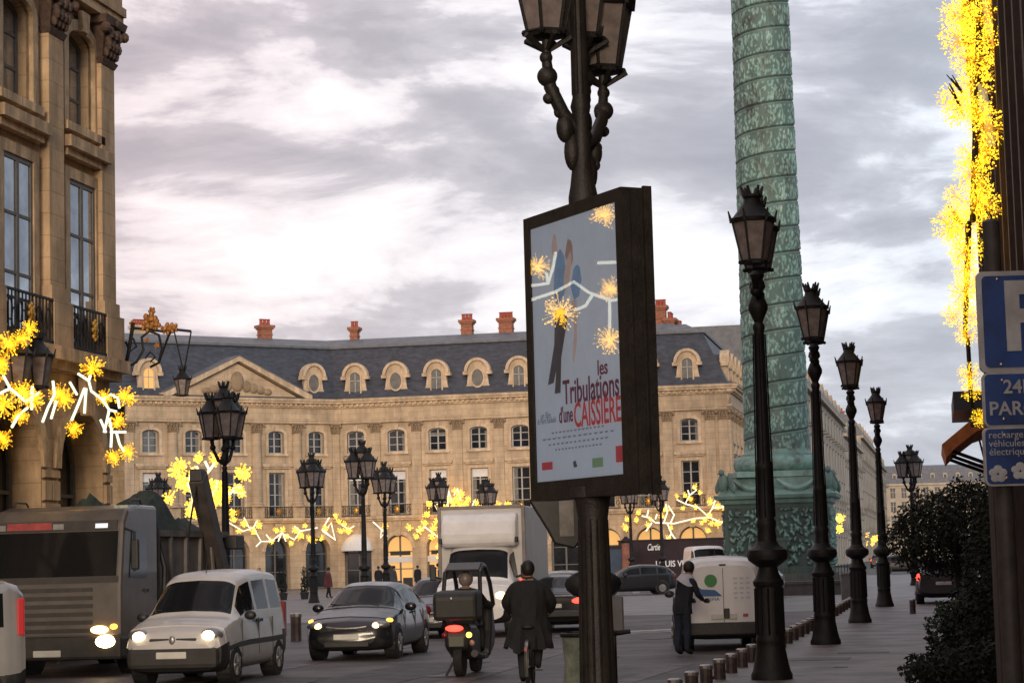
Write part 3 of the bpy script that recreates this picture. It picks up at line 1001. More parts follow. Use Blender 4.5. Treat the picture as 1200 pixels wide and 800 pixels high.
# the houses continuing the street behind the photographer on the left, and the near side of the square
HOUSE = mat('street_house_render', (0.3, 0.235, 0.16), 0.85, var=0.2, scale=0.4, bump=0.2)
def plain_house(name, org, rz, L, D, H, label, nb):
    r = empty(name, org, rz)
    w = MB().box(0, L, 0, D, 0, H)
    w.build('wall', HOUSE, r)
    MB().prism([(-0.5, H), (-0.5, H + 0.3), (2.0, H + 4.2), (D - 2, H + 4.2), (D + 0.2, H)], 0, L, 'x').build('roof', SLATE, r)
    fr = win_frame(1.4, 2.4, 0, 2, 3, FRAMEW, 'plain')
    pn = pane_mesh(1.4, 2.4, 0, GLASS, 'plain')
    for i in range(nb):
        for z in (1.2, 5.6, 9.6, 13.2):
            if z + 2.6 < H:
                o = link('window', fr, r, ((i + 0.5) * L / nb, -0.07, z))
                link('pane', pn, o, (0, -0.06, 0))
    tag(r, label, 'building')
    return r
q0 = n_org
for i in range(5):
    L = 22 + 3 * (i % 2)
    q1 = q0 - U * L
    plain_house('street_house', q1, math.atan2(U.y, U.x), L - 0.02, 15, 16.0 + (i % 3) * 0.7, ['rendered street house joined to the brown corner house', 'rendered street house two doors behind the corner house', 'rendered street house three doors behind the corner house', 'rendered street house four doors behind the corner house', 'rendered street house five doors behind the corner house'][i], 6)
    q0 = q1
wl_ = plain_house('square_house', c_pt - N * 46 - U * 0.2, math.atan2(N.y, N.x) + math.pi, 0.01, 0.01, 0.01, 'x', 0) if False else None
sh = empty('square_house', c_pt - N * 16.3 - U * 14, math.atan2(-N.y, -N.x))
MB().box(0, 44, -14, 0, 0, 16).build('wall', HOUSE, sh)
MB().prism([(0.6, 16), (0.6, 16.3), (-1.8, 20.8), (-5, 21.7), (-9, 21.7), (-14.3, 16)], 0, 44, 'x').build('roof', SLATE, sh)
tag(sh, 'stone house on the near side of the square behind the corner house', 'building')
# ================================================================== the bronze column
def nz(x, y, z):
    return mnoise.noise(Vector((x, y, z)))
BRONZE = bpy.data.materials.new('verdigris_bronze')
BRONZE.use_nodes = True
nt = BRONZE.node_tree
bs = nt.nodes['Principled BSDF']
bs.inputs['Roughness'].default_value = 0.62
bs.inputs['Metallic'].default_value = 0.15
tcn = nt.nodes.new('ShaderNodeTexCoord')
n1_ = nt.nodes.new('ShaderNodeTexNoise'); n1_.inputs['Scale'].default_value = 1.1; n1_.inputs['Detail'].default_value = 8; n1_.inputs['Roughness'].default_value = 0.7
mpn = nt.nodes.new('ShaderNodeMapping'); mpn.inputs['Scale'].default_value = (1, 1, 0.45)
nt.links.new(tcn.outputs['Object'], mpn.inputs[0]); nt.links.new(mpn.outputs[0], n1_.inputs['Vector'])
rp_ = nt.nodes.new('ShaderNodeValToRGB')
ee = rp_.color_ramp.elements
ee[0].position, ee[0].color = 0.3, (0.05, 0.06, 0.055, 1)
ee[1].position, ee[1].color = 0.72, (0.18, 0.37, 0.33, 1)
for p_, c_ in ((0.44, (0.15, 0.225, 0.20, 1)), (0.54, (0.16, 0.285, 0.255, 1)), (0.62, (0.23, 0.32, 0.285, 1))):
    k_ = ee.new(p_); k_.color = c_
nt.links.new(n1_.outputs[0], rp_.inputs[0])
# base colour multiplied by relief height: recesses darker, raised figures paler
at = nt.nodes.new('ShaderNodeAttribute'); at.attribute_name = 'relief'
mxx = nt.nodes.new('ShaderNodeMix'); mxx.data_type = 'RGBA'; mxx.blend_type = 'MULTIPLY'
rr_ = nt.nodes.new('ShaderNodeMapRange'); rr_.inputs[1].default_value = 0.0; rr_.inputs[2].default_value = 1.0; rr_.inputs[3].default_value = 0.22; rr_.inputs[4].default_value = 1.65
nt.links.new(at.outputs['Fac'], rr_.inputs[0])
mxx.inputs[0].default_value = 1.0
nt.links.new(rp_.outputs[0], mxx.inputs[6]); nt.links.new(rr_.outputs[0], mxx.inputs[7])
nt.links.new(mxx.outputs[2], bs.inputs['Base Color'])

def relief_field(w, h, cell, seed, tall=2.0):
    """heights 0..1 of crowded small figures on a w x h sample sheet; cell = samples per figure width"""
    r_ = np.random.default_rng(seed)
    Z = np.zeros((h, w))
    nfig = int(w * h / (cell * cell * tall) * 2.6)
    for _ in range(nfig):
        cx, cy = r_.uniform(0, w), r_.uniform(0, h)
        a = r_.normal(0, 0.45)
        sx, sy = cell * r_.uniform(0.16, 0.38), cell * tall * r_.uniform(0.16, 0.5)
        R_ = int(max(sx, sy) * 1.6) + 1
        x0_, x1_ = int(cx - R_), int(cx + R_)
        y0_, y1_ = max(0, int(cy - R_)), min(h, int(cy + R_))
        if y1_ <= y0_:
            continue
        xs = np.arange(x0_, x1_)
        ys = np.arange(y0_, y1_)
        X, Y = np.meshgrid(xs - cx, ys - cy)
        xr = X * math.cos(a) - Y * math.sin(a)
        yr = X * math.sin(a) + Y * math.cos(a)
        v = np.clip(1 - (xr / sx) ** 2 - (yr / sy) ** 2, 0, 1) ** 0.6 * r_.uniform(0.5, 1.0)
        xi = xs % w
        Z[y0_:y1_, xi] = np.maximum(Z[y0_:y1_, xi], v)
    return Z

def rel_attr(me, vals):
    a = me.attributes.new('relief', 'FLOAT', 'POINT')
    a.data.foreach_set('value', np.asarray(vals, dtype=np.float32))

VC = empty('triumphal_column', HX(917, 115.0))
tag(VC, 'tall green bronze column wound with a spiral relief, on square pedestal', 'column')
z0s, z1s = 6.95, 39.5
NA, NZ_ = 300, 720
RF = relief_field(NA, NZ_, 6.5, 3, 1.7)
zz = np.linspace(z0s, z1s, NZ_)
th = np.linspace(0, 2 * math.pi, NA, endpoint=False)
TH, ZZ = np.meshgrid(th, zz)
pitch_ = 1.32
ph = ((ZZ - z0s) / pitch_ - TH / (2 * math.pi)) % 1.0
edge = np.minimum(ph, 1 - ph)
rim = np.clip(1 - edge / 0.05, 0, 1)
fig = RF * np.clip((edge - 0.05) / 0.08, 0, 1)
gro = np.exp(-((ph - 0.06) / 0.025) ** 2)
RR = 1.67 - 0.25 * ((ZZ - z0s) / (38.0 - z0s)) ** 1.1 + 0.055 * fig + 0.02 * rim - 0.06 * gro
X = RR * np.cos(TH); Y = RR * np.sin(TH)
verts = np.stack([X, Y, ZZ], -1).reshape(-1, 3)
I, J = np.meshgrid(np.arange(NA), np.arange(NZ_ - 1))
f_ = np.stack([J * NA + I, J * NA + (I + 1) % NA, (J + 1) * NA + (I + 1) % NA, (J + 1) * NA + I], -1).reshape(-1, 4)
me = bpy.data.meshes.new('shaft')
me.from_pydata(verts.tolist(), [], f_.tolist())
me.materials.append(BRONZE)
me.shade_smooth()
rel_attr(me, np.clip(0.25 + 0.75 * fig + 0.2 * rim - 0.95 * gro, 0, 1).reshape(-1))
link('shaft', me, VC)
def bronze(mb, name, parent, smooth=False, val=0.6, **k):
    o = mb.build(name, BRONZE, parent, smooth=smooth, **k)
    rel_attr(o.data, [val] * len(o.data.vertices))
    return o
# torus of oak leaves, plinth, pedestal with reliefs
tor = MB()
pr = []
for j in range(15):
    a = -math.pi / 2 + math.pi * j / 14
    pr.append((1.9 + 0.36 * math.cos(a), 6.45 + 0.42 * math.sin(a)))
tor.lathe(pr, 96)
o = tor.build('leaf_torus', BRONZE, VC, smooth=True)
vals = []
for v in o.data.vertices:
    a = math.atan2(v.co.y, v.co.x)
    k = nz(a * 14, v.co.z * 7, 1.0) * 0.5 + 0.5
    v.co.x *= 1 + 0.02 * k; v.co.y *= 1 + 0.02 * k
    vals.append(0.2 + 0.8 * k)
rel_attr(o.data, vals)
bronze(MB().lathe([(1.76, 6.8), (1.85, 6.86), (1.85, 6.98), (1.72, 7.05), (1.68, 7.2)], 64), 'shaft_fillet', VC, True)
bronze(MB().box(-2.35, 2.35, -2.35, 2.35, 5.75, 6.05), 'plinth', VC, val=0.75)
PW = 2.62
def relief_panel(w, h, seed, nx, ny, cell, depth, tall=1.4):
    Zf = relief_field(nx, ny, cell, seed, tall)
    ed = np.minimum.outer(np.minimum(np.arange(ny), np.arange(ny)[::-1]) / 4.0, np.ones(nx))
    ex = np.minimum(np.minimum(np.arange(nx), np.arange(nx)[::-1]) / 4.0, 1.0)[None, :]
    msk = np.clip(np.minimum(ed, ex), 0, 1)
    Zf = Zf * msk
    xs = np.linspace(-w / 2, w / 2, nx); zs = np.linspace(0, h, ny)
    XX, ZZ2 = np.meshgrid(xs, zs)
    vv = np.stack([XX, -depth * Zf, ZZ2], -1).reshape(-1, 3)
    I, J = np.meshgrid(np.arange(nx - 1), np.arange(ny - 1))
    ff = np.stack([J * nx + I, J * nx + I + 1, (J + 1) * nx + I + 1, (J + 1) * nx + I], -1).reshape(-1, 4)
    me = bpy.data.meshes.new('relief_panel')
    me.from_pydata(vv.tolist(), [], ff.tolist())
    me.materials.append(BRONZE)
    me.shade_smooth()
    rel_attr(me, np.clip(0.05 + 0.75 * Zf, 0, 1).reshape(-1))
    return me
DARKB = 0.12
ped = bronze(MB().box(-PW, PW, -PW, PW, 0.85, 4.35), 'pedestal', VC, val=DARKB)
ped.rotation_euler.z = -ALPHA
for q in range(4):
    a = q * math.pi / 2
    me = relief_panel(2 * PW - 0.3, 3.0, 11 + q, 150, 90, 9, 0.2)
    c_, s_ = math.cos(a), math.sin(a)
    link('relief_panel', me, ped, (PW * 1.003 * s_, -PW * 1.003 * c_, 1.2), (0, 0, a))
# cornice and attic with swags
sl = MB()
def frust(mb, lv):
    vs, fs = [], []
    for hw, z in lv:
        vs += [(-hw, -hw, z), (hw, -hw, z), (hw, hw, z), (-hw, hw, z)]
    for j in range(len(lv) - 1):
        for i in range(4):
            fs.append((j * 4 + i, j * 4 + (i + 1) % 4, j * 4 + 4 + (i + 1) % 4, j * 4 + 4 + i))
    fs += [(3, 2, 1, 0), tuple(len(vs) - 4 + i for i in range(4))]
    mb.add(vs, fs)
    return mb
o = bronze(frust(MB(), [(PW + 0.02, 4.35), (PW + 0.15, 4.42), (PW + 0.2, 4.6), (PW + 0.42, 4.66), (PW + 0.48, 4.82), (PW + 0.4, 4.86)]), 'pedestal_cornice', VC, val=0.55)
o.rotation_euler.z = -ALPHA
at_ = bronze(frust(MB(), [(PW + 0.3, 4.86), (PW + 0.05, 5.1), (PW - 0.25, 5.25), (PW - 0.35, 5.72), (PW - 0.3, 5.75)]), 'attic', VC, val=0.5)
at_.rotation_euler.z = -ALPHA
for q in range(4):
    a = q * math.pi / 2
    sw = MB()
    for s in (-1, 1):
        pts, rs = [], []
        for i in range(13):
            t = i / 12
            pts.append((s * (0.1 + t * 2.0), -PW - 0.02 - 0.05 * math.sin(math.pi * t), 5.62 - 0.5 * math.sin(math.pi * t)))
            rs.append(0.07 + 0.1 * math.sin(math.pi * t))
        sw.tube(pts, rs, 8)
    o = bronze(sw, 'swag', at_, True, val=0.65)
    o.rotation_euler.z = a
    # eagle on each corner
    eg = MB()
    eg.ball((0, 0, 0.62), 0.3, 0.26, 0.5, 12, 8)
    eg.ball((0, -0.12, 1.16), 0.15, 0.17, 0.17, 10, 6)
    eg.bar((0, -0.22, 1.16), (0, -0.4, 1.08), 0.06, 0.015, 6)
    for s in (-1, 1):
        for j in range(5):
            eg.ball((s * (0.32 + 0.09 * j), 0.1, 0.75 - 0.1 * j), 0.13, 0.07, 0.42 - 0.04 * j, 8, 6)
        eg.bar((s * 0.14, 0, 0.35), (s * 0.16, -0.04, 0), 0.09, 0.07, 6)
    k = PW - 0.02
    ex_ = (k if q in (1, 2) else -k, k if q in (2, 3) else -k)
    o = bronze(eg, 'eagle', at_, True, loc=(ex_[0], ex_[1], 4.86), val=0.4)
    o.rotation_euler.z = [R(-45), R(45), R(135), R(225)][q]
STEPM = mat('granite_step', (0.13, 0.125, 0.115), 0.75, var=0.3, scale=2, bump=0.3)
o = MB().box(-3.0, 3.0, -3.0, 3.0, 0.35, 0.85).box(-3.3, 3.3, -3.3, 3.3, 0.0, 0.35).build('step', STEPM, VC)
o.rotation_euler.z = -ALPHA
# door in the pedestal
o = bronze(MB().box(-0.5, 0.5, -PW - 0.34, -PW - 0.02, 0.85, 2.5).box(-0.62, 0.62, -PW - 0.38, -PW - 0.02, 2.5, 2.66), 'door', ped, val=0.1)
# railing round the column
FEN = mat('green_railing', (0.05, 0.085, 0.075), 0.6, var=0.3, scale=6)
fb = MB()
FR = 3.75
post = MB().box(-0.05, 0.05, -0.05, 0.05, 0, 1.3).ball((0, 0, 1.36), 0.08, n=8, m=5).mesh('post', FEN)
fence = empty('railing_fence', VC.location, -ALPHA)
tag(fence, 'low green iron railing on a stone curb round the bronze column', 'fence')
bars = MB()
for q in range(4):
    m_ = Matrix.Rotation(q * math.pi / 2, 4, 'Z')
    b_ = MB()
    b_.box(-FR, FR, -FR - 0.02, -FR + 0.02, 1.1, 1.15).box(-FR, FR, -FR - 0.02, -FR + 0.02, 0.45, 0.49)
    b_.build('rail', FEN, fence, rz=q * math.pi / 2)
    bb = MB()
    for i in range(48):
        x = -FR + (i + 0.5) * 2 * FR / 48
        bb.box(x - 0.018, x + 0.018, -FR - 0.015, -FR + 0.015, 0.3, 1.25)
    o = bb.build('baluster_row', FEN, fence, rz=q * math.pi / 2)
    o['kind'] = 'stuff'
    for i in range(5):
        p_ = m_ @ Vector((-FR + i * FR / 2, -FR, 0.28))
        if i < 4:
            link('post', post, fence, p_)
    MB().box(-FR - 0.25, FR - 0.25, -FR - 0.25, -FR + 0.25, 0, 0.3).build('curb', STEPM, fence, rz=q * math.pi / 2)
# long stone bench-like kerb band in front of it
lowwall = MB().box(-2.3, 2.3, -0.5, 0.5, 0, 0.5).box(-2.4, 2.4, -0.58, 0.58, 0.5, 0.62).build('low_wall', mat('dark_granite', (0.06, 0.055, 0.055), 0.6, var=0.3, scale=2), None, loc=(*(HX(948, 99.0) + N * 0.0).xy, 0), rz=-ALPHA)
tag(lowwall, 'low dark granite wall on the square in front of the column', 'wall')

# ================================================================== lamps
def lantern_meshes():
    if 'lan' in MESH:
        return MESH['lan']
    n = 6
    gl = MB().lathe([(0.20, 0.06), (0.335, 0.70)], n)
    fr = MB()
    for i in range(n):
        a = 2 * math.pi * i / n
        c0, s0 = math.cos(a), math.sin(a)
        fr.bar((0.205 * c0, 0.205 * s0, 0.05), (0.345 * c0, 0.345 * s0, 0.72), 0.02, 0.022, 5)
        a2 = 2 * math.pi * (i + 1) / n
        fr.bar((0.345 * c0, 0.345 * s0, 0.72), (0.345 * math.cos(a2), 0.345 * math.sin(a2), 0.72), 0.022, n=5)
        fr.bar((0.205 * c0, 0.205 * s0, 0.05), (0.205 * math.cos(a2), 0.205 * math.sin(a2), 0.05), 0.02, n=5)
        # crown points at the rim
        fr.bar((0.36 * c0, 0.36 * s0, 0.70), (0.41 * c0, 0.41 * s0, 0.90), 0.035, 0.012, 5)
        fr.ball((0.235 * c0, 0.235 * s0, 0.03), 0.04, n=6, m=4)
    fr.lathe([(0.10, -0.02), (0.215, 0.0), (0.215, 0.05), (0.1, 0.05)], n)
    rf = MB().lathe([(0.37, 0.70), (0.385, 0.76), (0.33, 0.80), (0.25, 0.90), (0.155, 1.02), (0.135, 1.10), (0.165, 1.13), (0.155, 1.17), (0.12, 1.18)], 12)
    for i in range(6):
        a = 2 * math.pi * i / 6
        rf.bar((0.125 * math.cos(a), 0.125 * math.sin(a), 1.15), (0.185 * math.cos(a), 0.185 * math.sin(a), 1.31), 0.045, 0.02, 5)
    MESH['lan'] = (fr.mesh('lantern', IRON), gl.mesh('lantern_glass', LGLASS), rf.mesh('lantern_roof', IRON, True))
    return MESH['lan']
def lantern(parent, loc, sc=1.0, rz=0.2):
    a, b, c = lantern_meshes()
    o = link('lantern', a, parent, loc, (0, 0, rz), (sc, sc, sc))
    link('lantern_glass', b, o)
    link('lantern_roof', c, o)
    return o
def lamp_meshes():
    if 'lamp' not in MESH:
        base = MB().lathe([(0.33, 0), (0.33, 0.07), (0.30, 0.12), (0.265, 0.26), (0.235, 0.42), (0.225, 0.5), (0.235, 0.52), (0.235, 0.56), (0.222, 0.6), (0.215, 1.28), (0.24, 1.31), (0.25, 1.36), (0.2, 1.42), (0.165, 1.5), (0.15, 1.56), (0.22, 1.6), (0.31, 1.66), (0.33, 1.73), (0.31, 1.8), (0.2, 1.86), (0.16, 1.92)], 18)
        for i in range(12):
            a = 2 * math.pi * i / 12
            base.bar((0.222 * math.cos(a), 0.222 * math.sin(a), 0.62), (0.216 * math.cos(a), 0.216 * math.sin(a), 1.27), 0.018, n=4)
        sh = MB().lathe([(0.165, 1.92), (0.15, 2.1), (0.165, 2.14), (0.165, 2.2), (0.14, 2.24), (0.135, 2.9), (0.15, 2.94), (0.15, 3.0), (0.118, 3.05), (0.085, 4.9), (0.1, 4.93), (0.1, 4.98), (0.07, 5.02), (0.12, 5.12), (0.165, 5.2), (0.165, 5.27), (0.12, 5.36), (0.085, 5.42), (0.09, 5.46), (0.14, 5.52), (0.12, 5.6), (0.08, 5.64)], 14)
        for i in range(8):
            a = 2 * math.pi * i / 8
            sh.bar((0.15 * math.cos(a), 0.15 * math.sin(a), 2.26), (0.1 * math.cos(a), 0.1 * math.sin(a), 4.85), 0.012, n=4)
        MESH['lamp'] = (base.mesh('base', IRON, True), sh.mesh('shaft', IRON, True))
    return MESH['lamp']
def street_lamp(loc, label, kind='twin', hscale=1.0, grp=None, rz=0.0):
    r_ = empty('street_lamp', loc, rz)
    b_, s_ = lamp_meshes()
    link('base', b_, r_, (0, 0, 0), scale=(0.88, 0.88, 1))
    link('shaft', s_, r_, (0, 0, 0), scale=(0.85, 0.85, 1))
    hd = MB()
    if kind == 'twin':
        hd.lathe([(0.08, 5.62), (0.11, 5.7), (0.06, 5.76)], 10)
        for s in (-1, 1):
            pts = [(0, 0, 5.45), (0, s * 0.2, 5.42), (0, s * 0.42, 5.5), (0, s * 0.5, 5.62)]
            hd.tube(pts, [0.05, 0.06, 0.05, 0.06], 8)
            hd.ball((0, s * 0.34, 5.44), 0.09, n=8, m=5)
        hd.build('arm', IRON, r_, smooth=True)
        lantern(r_, (0, -0.46, 5.8), 0.84)
        lantern(r_, (0, 0.46, 5.8), 0.84)
    else:
        for i in range(3):
            a = 2 * math.pi * i / 3 + 0.6
            c0, s0 = math.cos(a), math.sin(a)
            pts = [(0.03 * c0, 0.03 * s0, 5.1), (0.2 * c0, 0.2 * s0, 5.2), (0.36 * c0, 0.36 * s0, 5.55), (0.40 * c0, 0.40 * s0, 5.85)]
            hd.tube(pts, [0.07, 0.06, 0.05, 0.07], 8)
            hd.ball((0.37 * c0, 0.37 * s0, 5.6), 0.1, n=8, m=5)
            lantern(r_, (0.42 * c0, 0.42 * s0, 5.85), 1.12, a)
        hd.bar((0, 0, 5.6), (0, 0, 6.4), 0.07, 0.05, 8)
        hd.build('arm', IRON, r_, smooth=True)
        lantern(r_, (0, 0, 6.35), 1.0)
    if hscale != 1.0:
        r_.scale = (1, 1, hscale)
    tag(r_, label, 'street lamp', grp)
    return r_
for px, Y, lb in ((905, 31.4, 'dark twin-lantern street lamp beside the parked white van'), (968, 42.8, 'dark twin-lantern lamp, second along the bollards counting from the parked van'), (1008, 55.2, 'dark twin-lantern lamp, third along the bollards counting from the parked van'), (1037, 70.5, 'dark twin-lantern lamp by the round clipped tree, last along the bollards')):
    p = HX(px, Y)
    street_lamp((p.x, p.y, 0.11), lb, 'twin', 1.0, 'twin lamps along the bollards', -ALPHA + R(1))
for px, Y, hs, lb in ((266, 69, 1.0, 'three-armed street lamp standing behind the small silver van, in front of the pediment'),
                  (368, 114, 1.0, 'three-armed lamp next to the walker in the red coat'),
                  (428, 104, 1.0, 'three-armed lamp in front of the white domed awning, the taller one'),
                  (453, 126, 1.0, 'three-armed lamp between the white domed awning and the lit shop arch'),
                  (517, 143, 1.0, 'three-armed lamp rising behind the roof of the white box lorry cab'),
                  (575, 156, 1.0, 'three-armed lamp rising behind the middle of the white box lorry'),
                  (187, 132, 1.0, 'three-armed lamp in front of the left window of the pavilion'),
                  (777, 160, 1.0, 'three-armed lamp in front of the dark shop hoarding'),
                  (741, 166, 1.0, 'three-armed lamp between the lit arch and the dark hoarding'),
                  (1073, 118, 0.97, 'three-armed lamp rising behind the round clipped tree')):
    p = HX(px, Y)
    street_lamp((p.x, p.y, 0.008), lb, 'triple', hs, 'three-armed lamps on the square', random.uniform(0, 1))

# ================================================================== far street
FST = [mat('far_house_stone_%s' % 'abc'[i], c, 0.85, var=0.2, scale=0.3) for i, c in enumerate(((0.40, 0.33, 0.255), (0.36, 0.31, 0.25), (0.43, 0.37, 0.30)))]
SHUT = mat('dark_opening', (0.05, 0.05, 0.055), 0.5, var=0.3, scale=1)
def far_house(name, org, rz, L, H, D, m, label, bays, floors, balc=True, roofm=None, dormers=0, roofh=4.5):
    r_ = empty(name, org, rz)
    MB().box(0, L, 0, D, 0, H).build('wall', m, r_)
    MB().prism([(-0.5, H), (-0.5, H + 0.25), (1.6, H + roofh * 0.85), (4, H + roofh), (D - 2, H + roofh), (D + 0.2, H)], 0.05, L - 0.05, 'x').build('roof', roofm or LEAD, r_)
    MB().box(-0.1, L + 0.1, -0.55, 0.01, H - 0.45, H + 0.02).build('cornice', m, r_)
    fh = H / (floors + 0.3)
    wm = MESH.setdefault(('fw', round(fh, 2)), MB().box(-0.62, 0.62, -0.05, 0.0, 0, fh * 0.66).box(-0.75, 0.75, -0.14, 0, fh * 0.66, fh * 0.72).mesh('window', SHUT))
    fm_ = MESH.setdefault(('ff', round(fh, 2)), MB().box(-0.05, 0.05, -0.09, -0.05, 0, fh * 0.66).box(-0.6, 0.6, -0.085, -0.05, fh * 0.4, fh * 0.43).mesh('frame', FRAMEW))
    bm_ = MESH.setdefault(('fb', ), MB().box(-0.9, 0.9, -0.75, 0, -0.25, -0.05).box(-0.9, 0.9, -0.75, -0.71, -0.05, 0.8).mesh('balcony', FRAMED))
    for f__ in range(floors):
        for i in range(bays):
            x = (i + 0.5) * L / bays
            o = link('window', wm, r_, (x, 0, f__ * fh + fh * 0.28))
            link('frame', fm_, o)
            if balc and f__ in (1, 2, 4):
                link('balcony', bm_, r_, (x, 0, f__ * fh + fh * 0.28))
    if dormers:
        for i in range(dormers):
            x = (i + 0.5) * L / dormers
            d_ = MB().prism([(-0.55, 0), (0.55, 0), (0.55, 1.7), (0.3, 2.0), (-0.3, 2.0), (-0.55, 1.7)], 0.1, 1.8).build('dormer', m, r_, loc=(x, 0, H + 0.6))
            MB().box(-0.32, 0.32, 0.05, 0.1, 0.25, 1.6).build('pane', SHUT, d_)
    for i in range(2):
        chimney(r_, L * (0.2 + 0.6 * i), 4, H + roofh - 0.3, 1.6, 0.8, 1.6, 3)
    tag(r_, label, 'building')
    return r_
rz_u = math.atan2(U.y, U.x)
p_start = HX(930, 232)
labs = ['pale stone street house behind the column, the one its shaft partly hides', 'pale stone house with balconies beyond the column, between the second and third bollard lamps', 'grey stone house with balconies further down the far street', 'tall cream house down the far street near its end', 'last pale house of the far street before the closing block']
pp = Vector((p_start.x, p_start.y, 0))
tgt = HX(1042, 560)
dirf = (tgt - pp).normalized()
rzf = math.atan2(dirf.y, dirf.x)
Ltot = (tgt - pp).length
lens = [0.16, 0.2, 0.2, 0.22, 0.22]
acc = 0
for i, l in enumerate(lens):
    L = Ltot * l
    far_house('street_house', pp + dirf * acc, rzf, L - 0.1, [21.5, 22.0, 20.5, 23.5, 22.0][i], 14, FST[i % 3], labs[i], [8, 9, 10, 10, 10][i], 5, dormers=6)
    acc += L
e0 = HX(1030, 575)
far_house('closing_block', e0, 0, 46, 19.0, 12, FST[2], 'cream block with a row of dormers closing the far street', 16, 5, False, LEAD, 14, 4.8)
# right hand side of the far street, mostly hidden by the trees
far_house('street_house', HX(1180, 330) , rzf + 0.0, 0.1, 1, 1, FST[0], 'x', 1, 1) if False else None
# houses seen above the return wing
bk = far_house('rear_house', HX(826, 262), 0, 9, 23.0, 10, FST[2], 'plain pale house rising behind the stone side wing', 3, 6, False, LEAD, 0, 2.5)
# ================================================================== right hand hotel front
BR = mat('dark_brown_stone', (0.075, 0.05, 0.035), 0.85, var=0.3, scale=1.0, bump=0.3)  # dark brown base colour over the whole hotel front
hr = empty('hotel_front', st(81.5, 2.7), math.atan2(-U.y, -U.x))        # local x back towards the camera, local y away from the street (to the right)
# wall with pilasters and window strips
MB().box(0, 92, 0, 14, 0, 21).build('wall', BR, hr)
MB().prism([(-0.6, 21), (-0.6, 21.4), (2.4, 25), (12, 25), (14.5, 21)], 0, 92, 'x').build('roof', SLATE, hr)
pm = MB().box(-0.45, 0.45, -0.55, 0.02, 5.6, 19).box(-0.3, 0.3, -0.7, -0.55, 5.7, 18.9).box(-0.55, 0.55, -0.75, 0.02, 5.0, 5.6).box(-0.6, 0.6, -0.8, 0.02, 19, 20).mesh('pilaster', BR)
for i in range(12):
    link('pilaster', pm, hr, (0.6 + i * 3.6, 0, 0))
SHD = mat('dark_shutter', (0.012, 0.011, 0.012), 0.6, var=0.3, scale=4)
shm = MB().box(-0.75, -0.7, -0.6, -0.1, 0, 3.2).mesh('shutter', SHD)
for i in range(11):
    for z in (6.4, 10.6, 14.6):
        link('shutter', shm, hr, (2.4 + i * 3.6, 0, z))
fr = win_frame(1.5, 3.2, 0, 2, 3, FRAMED, 'hotel')
pn = pane_mesh(1.5, 3.2, 0, GLASS, 'hotel')
for i in range(11):
    for z in (6.4, 10.6, 14.6):
        o = link('window', fr, hr, (2.4 + i * 3.6, -0.08, z))
        link('pane', pn, o, (0, -0.06, 0))
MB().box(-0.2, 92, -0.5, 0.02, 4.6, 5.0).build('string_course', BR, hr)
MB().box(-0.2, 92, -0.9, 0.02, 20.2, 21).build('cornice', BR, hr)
tag(hr, 'dark stone hotel front hung with yellow lights beside the pavement', 'building')

# entrance canopy: orange awning under a dark box
AWN = mat('orange_canvas', (0.42, 0.14, 0.045), 0.8, var=0.25, scale=4)
aw = empty('entrance_canopy', st(66, 2.6), math.atan2(-U.y, -U.x))
MB().prism([(-2.2, 4.25), (-2.3, 4.6), (-1.6, 5.15), (-0.3, 5.45), (0, 5.5), (0, 5.25), (-0.4, 5.2), (-1.4, 4.9), (-1.95, 4.5)], 0, 6.5, 'x').build('canvas', AWN, aw)
MB().box(0.3, 6.2, -1.95, -0.3, 5.5, 6.0).build('lamp_box', mat('navy_box', (0.02, 0.03, 0.06), 0.5), aw)
for x in (0.3, 3.2, 6.2):
    ir = MB().bar((x, -2.1, 4.45), (x, 0, 3.6), 0.05, 0.05, 6)
    ir.bar((x, -1.2, 5.0), (x, -1.0, 4.0), 0.03, 0.03, 6)
    ir.build('bracket', IRON, aw)
tag(aw, 'orange canvas entrance canopy on iron brackets fixed to the hotel front', 'canopy')

# ================================================================== winter light garlands
def pompom_mesh(key, n, r, spike, m, core=0.45):
    k = ('pom', key)
    if k not in MESH:
        rr = random.Random(len(MESH) + 3)
        mb = MB()
        if core:
            mb.ball((0, 0, 0), r * core, n=8, m=6)
        for i in range(n):
            z = rr.uniform(-1, 1)
            a = rr.uniform(0, 2 * math.pi)
            s_ = math.sqrt(1 - z * z)
            d = Vector((s_ * math.cos(a), s_ * math.sin(a), z))
            L = r * rr.uniform(0.35, 1.1)
            mb.bar(d * r * 0.1, d * L, spike * 0.35, spike * 0.3, 3)
            mb.ball(d * L, spike * rr.uniform(1.0, 2.0), n=5, m=3)
        MESH[k] = mb.mesh('pompom', m)
    return MESH[k]
def garland(name, label, branches, poms, tubemat, pommesh, tr, wire=None, grp=None):
    """branches: list of point lists (world), poms: list of (point, scale)"""
    base = Vector(branches[0][0]) if branches else Vector(poms[0][0])
    r_ = empty(name, base)
    for b in branches:
        MB().tube([Vector(p) - base for p in b], tr, 8).build('light_tube', tubemat, r_)
    for p, s_ in poms:
        link('pompom', pommesh, r_, Vector(p) - base, (random.uniform(0, 3), random.uniform(0, 3), random.uniform(0, 3)), (s_, s_, s_))
    if wire:
        w_ = MB()
        for a, b in wire:
            w_.bar(Vector(a) - base, Vector(b) - base, 0.012, n=4)
        w_.build('wire', IRON, r_)
    tag(r_, label, 'light garland', grp)
    return r_
NP = pompom_mesh('near', 130, 0.225, 0.0085, POMP, 0.14)
FP = pompom_mesh('far', 34, 0.5, 0.042, POMPF, 0.22)

def plane_pt(px, py, q0, t0, nvec):
    """pixel ray meets the vertical plane through q0 with normal nvec"""
    d = ray(px, py)
    k = ((q0 - Vector((0, 0, EYE))).dot(nvec)) / d.dot(nvec)
    return Vector((0, 0, EYE)) + d * k
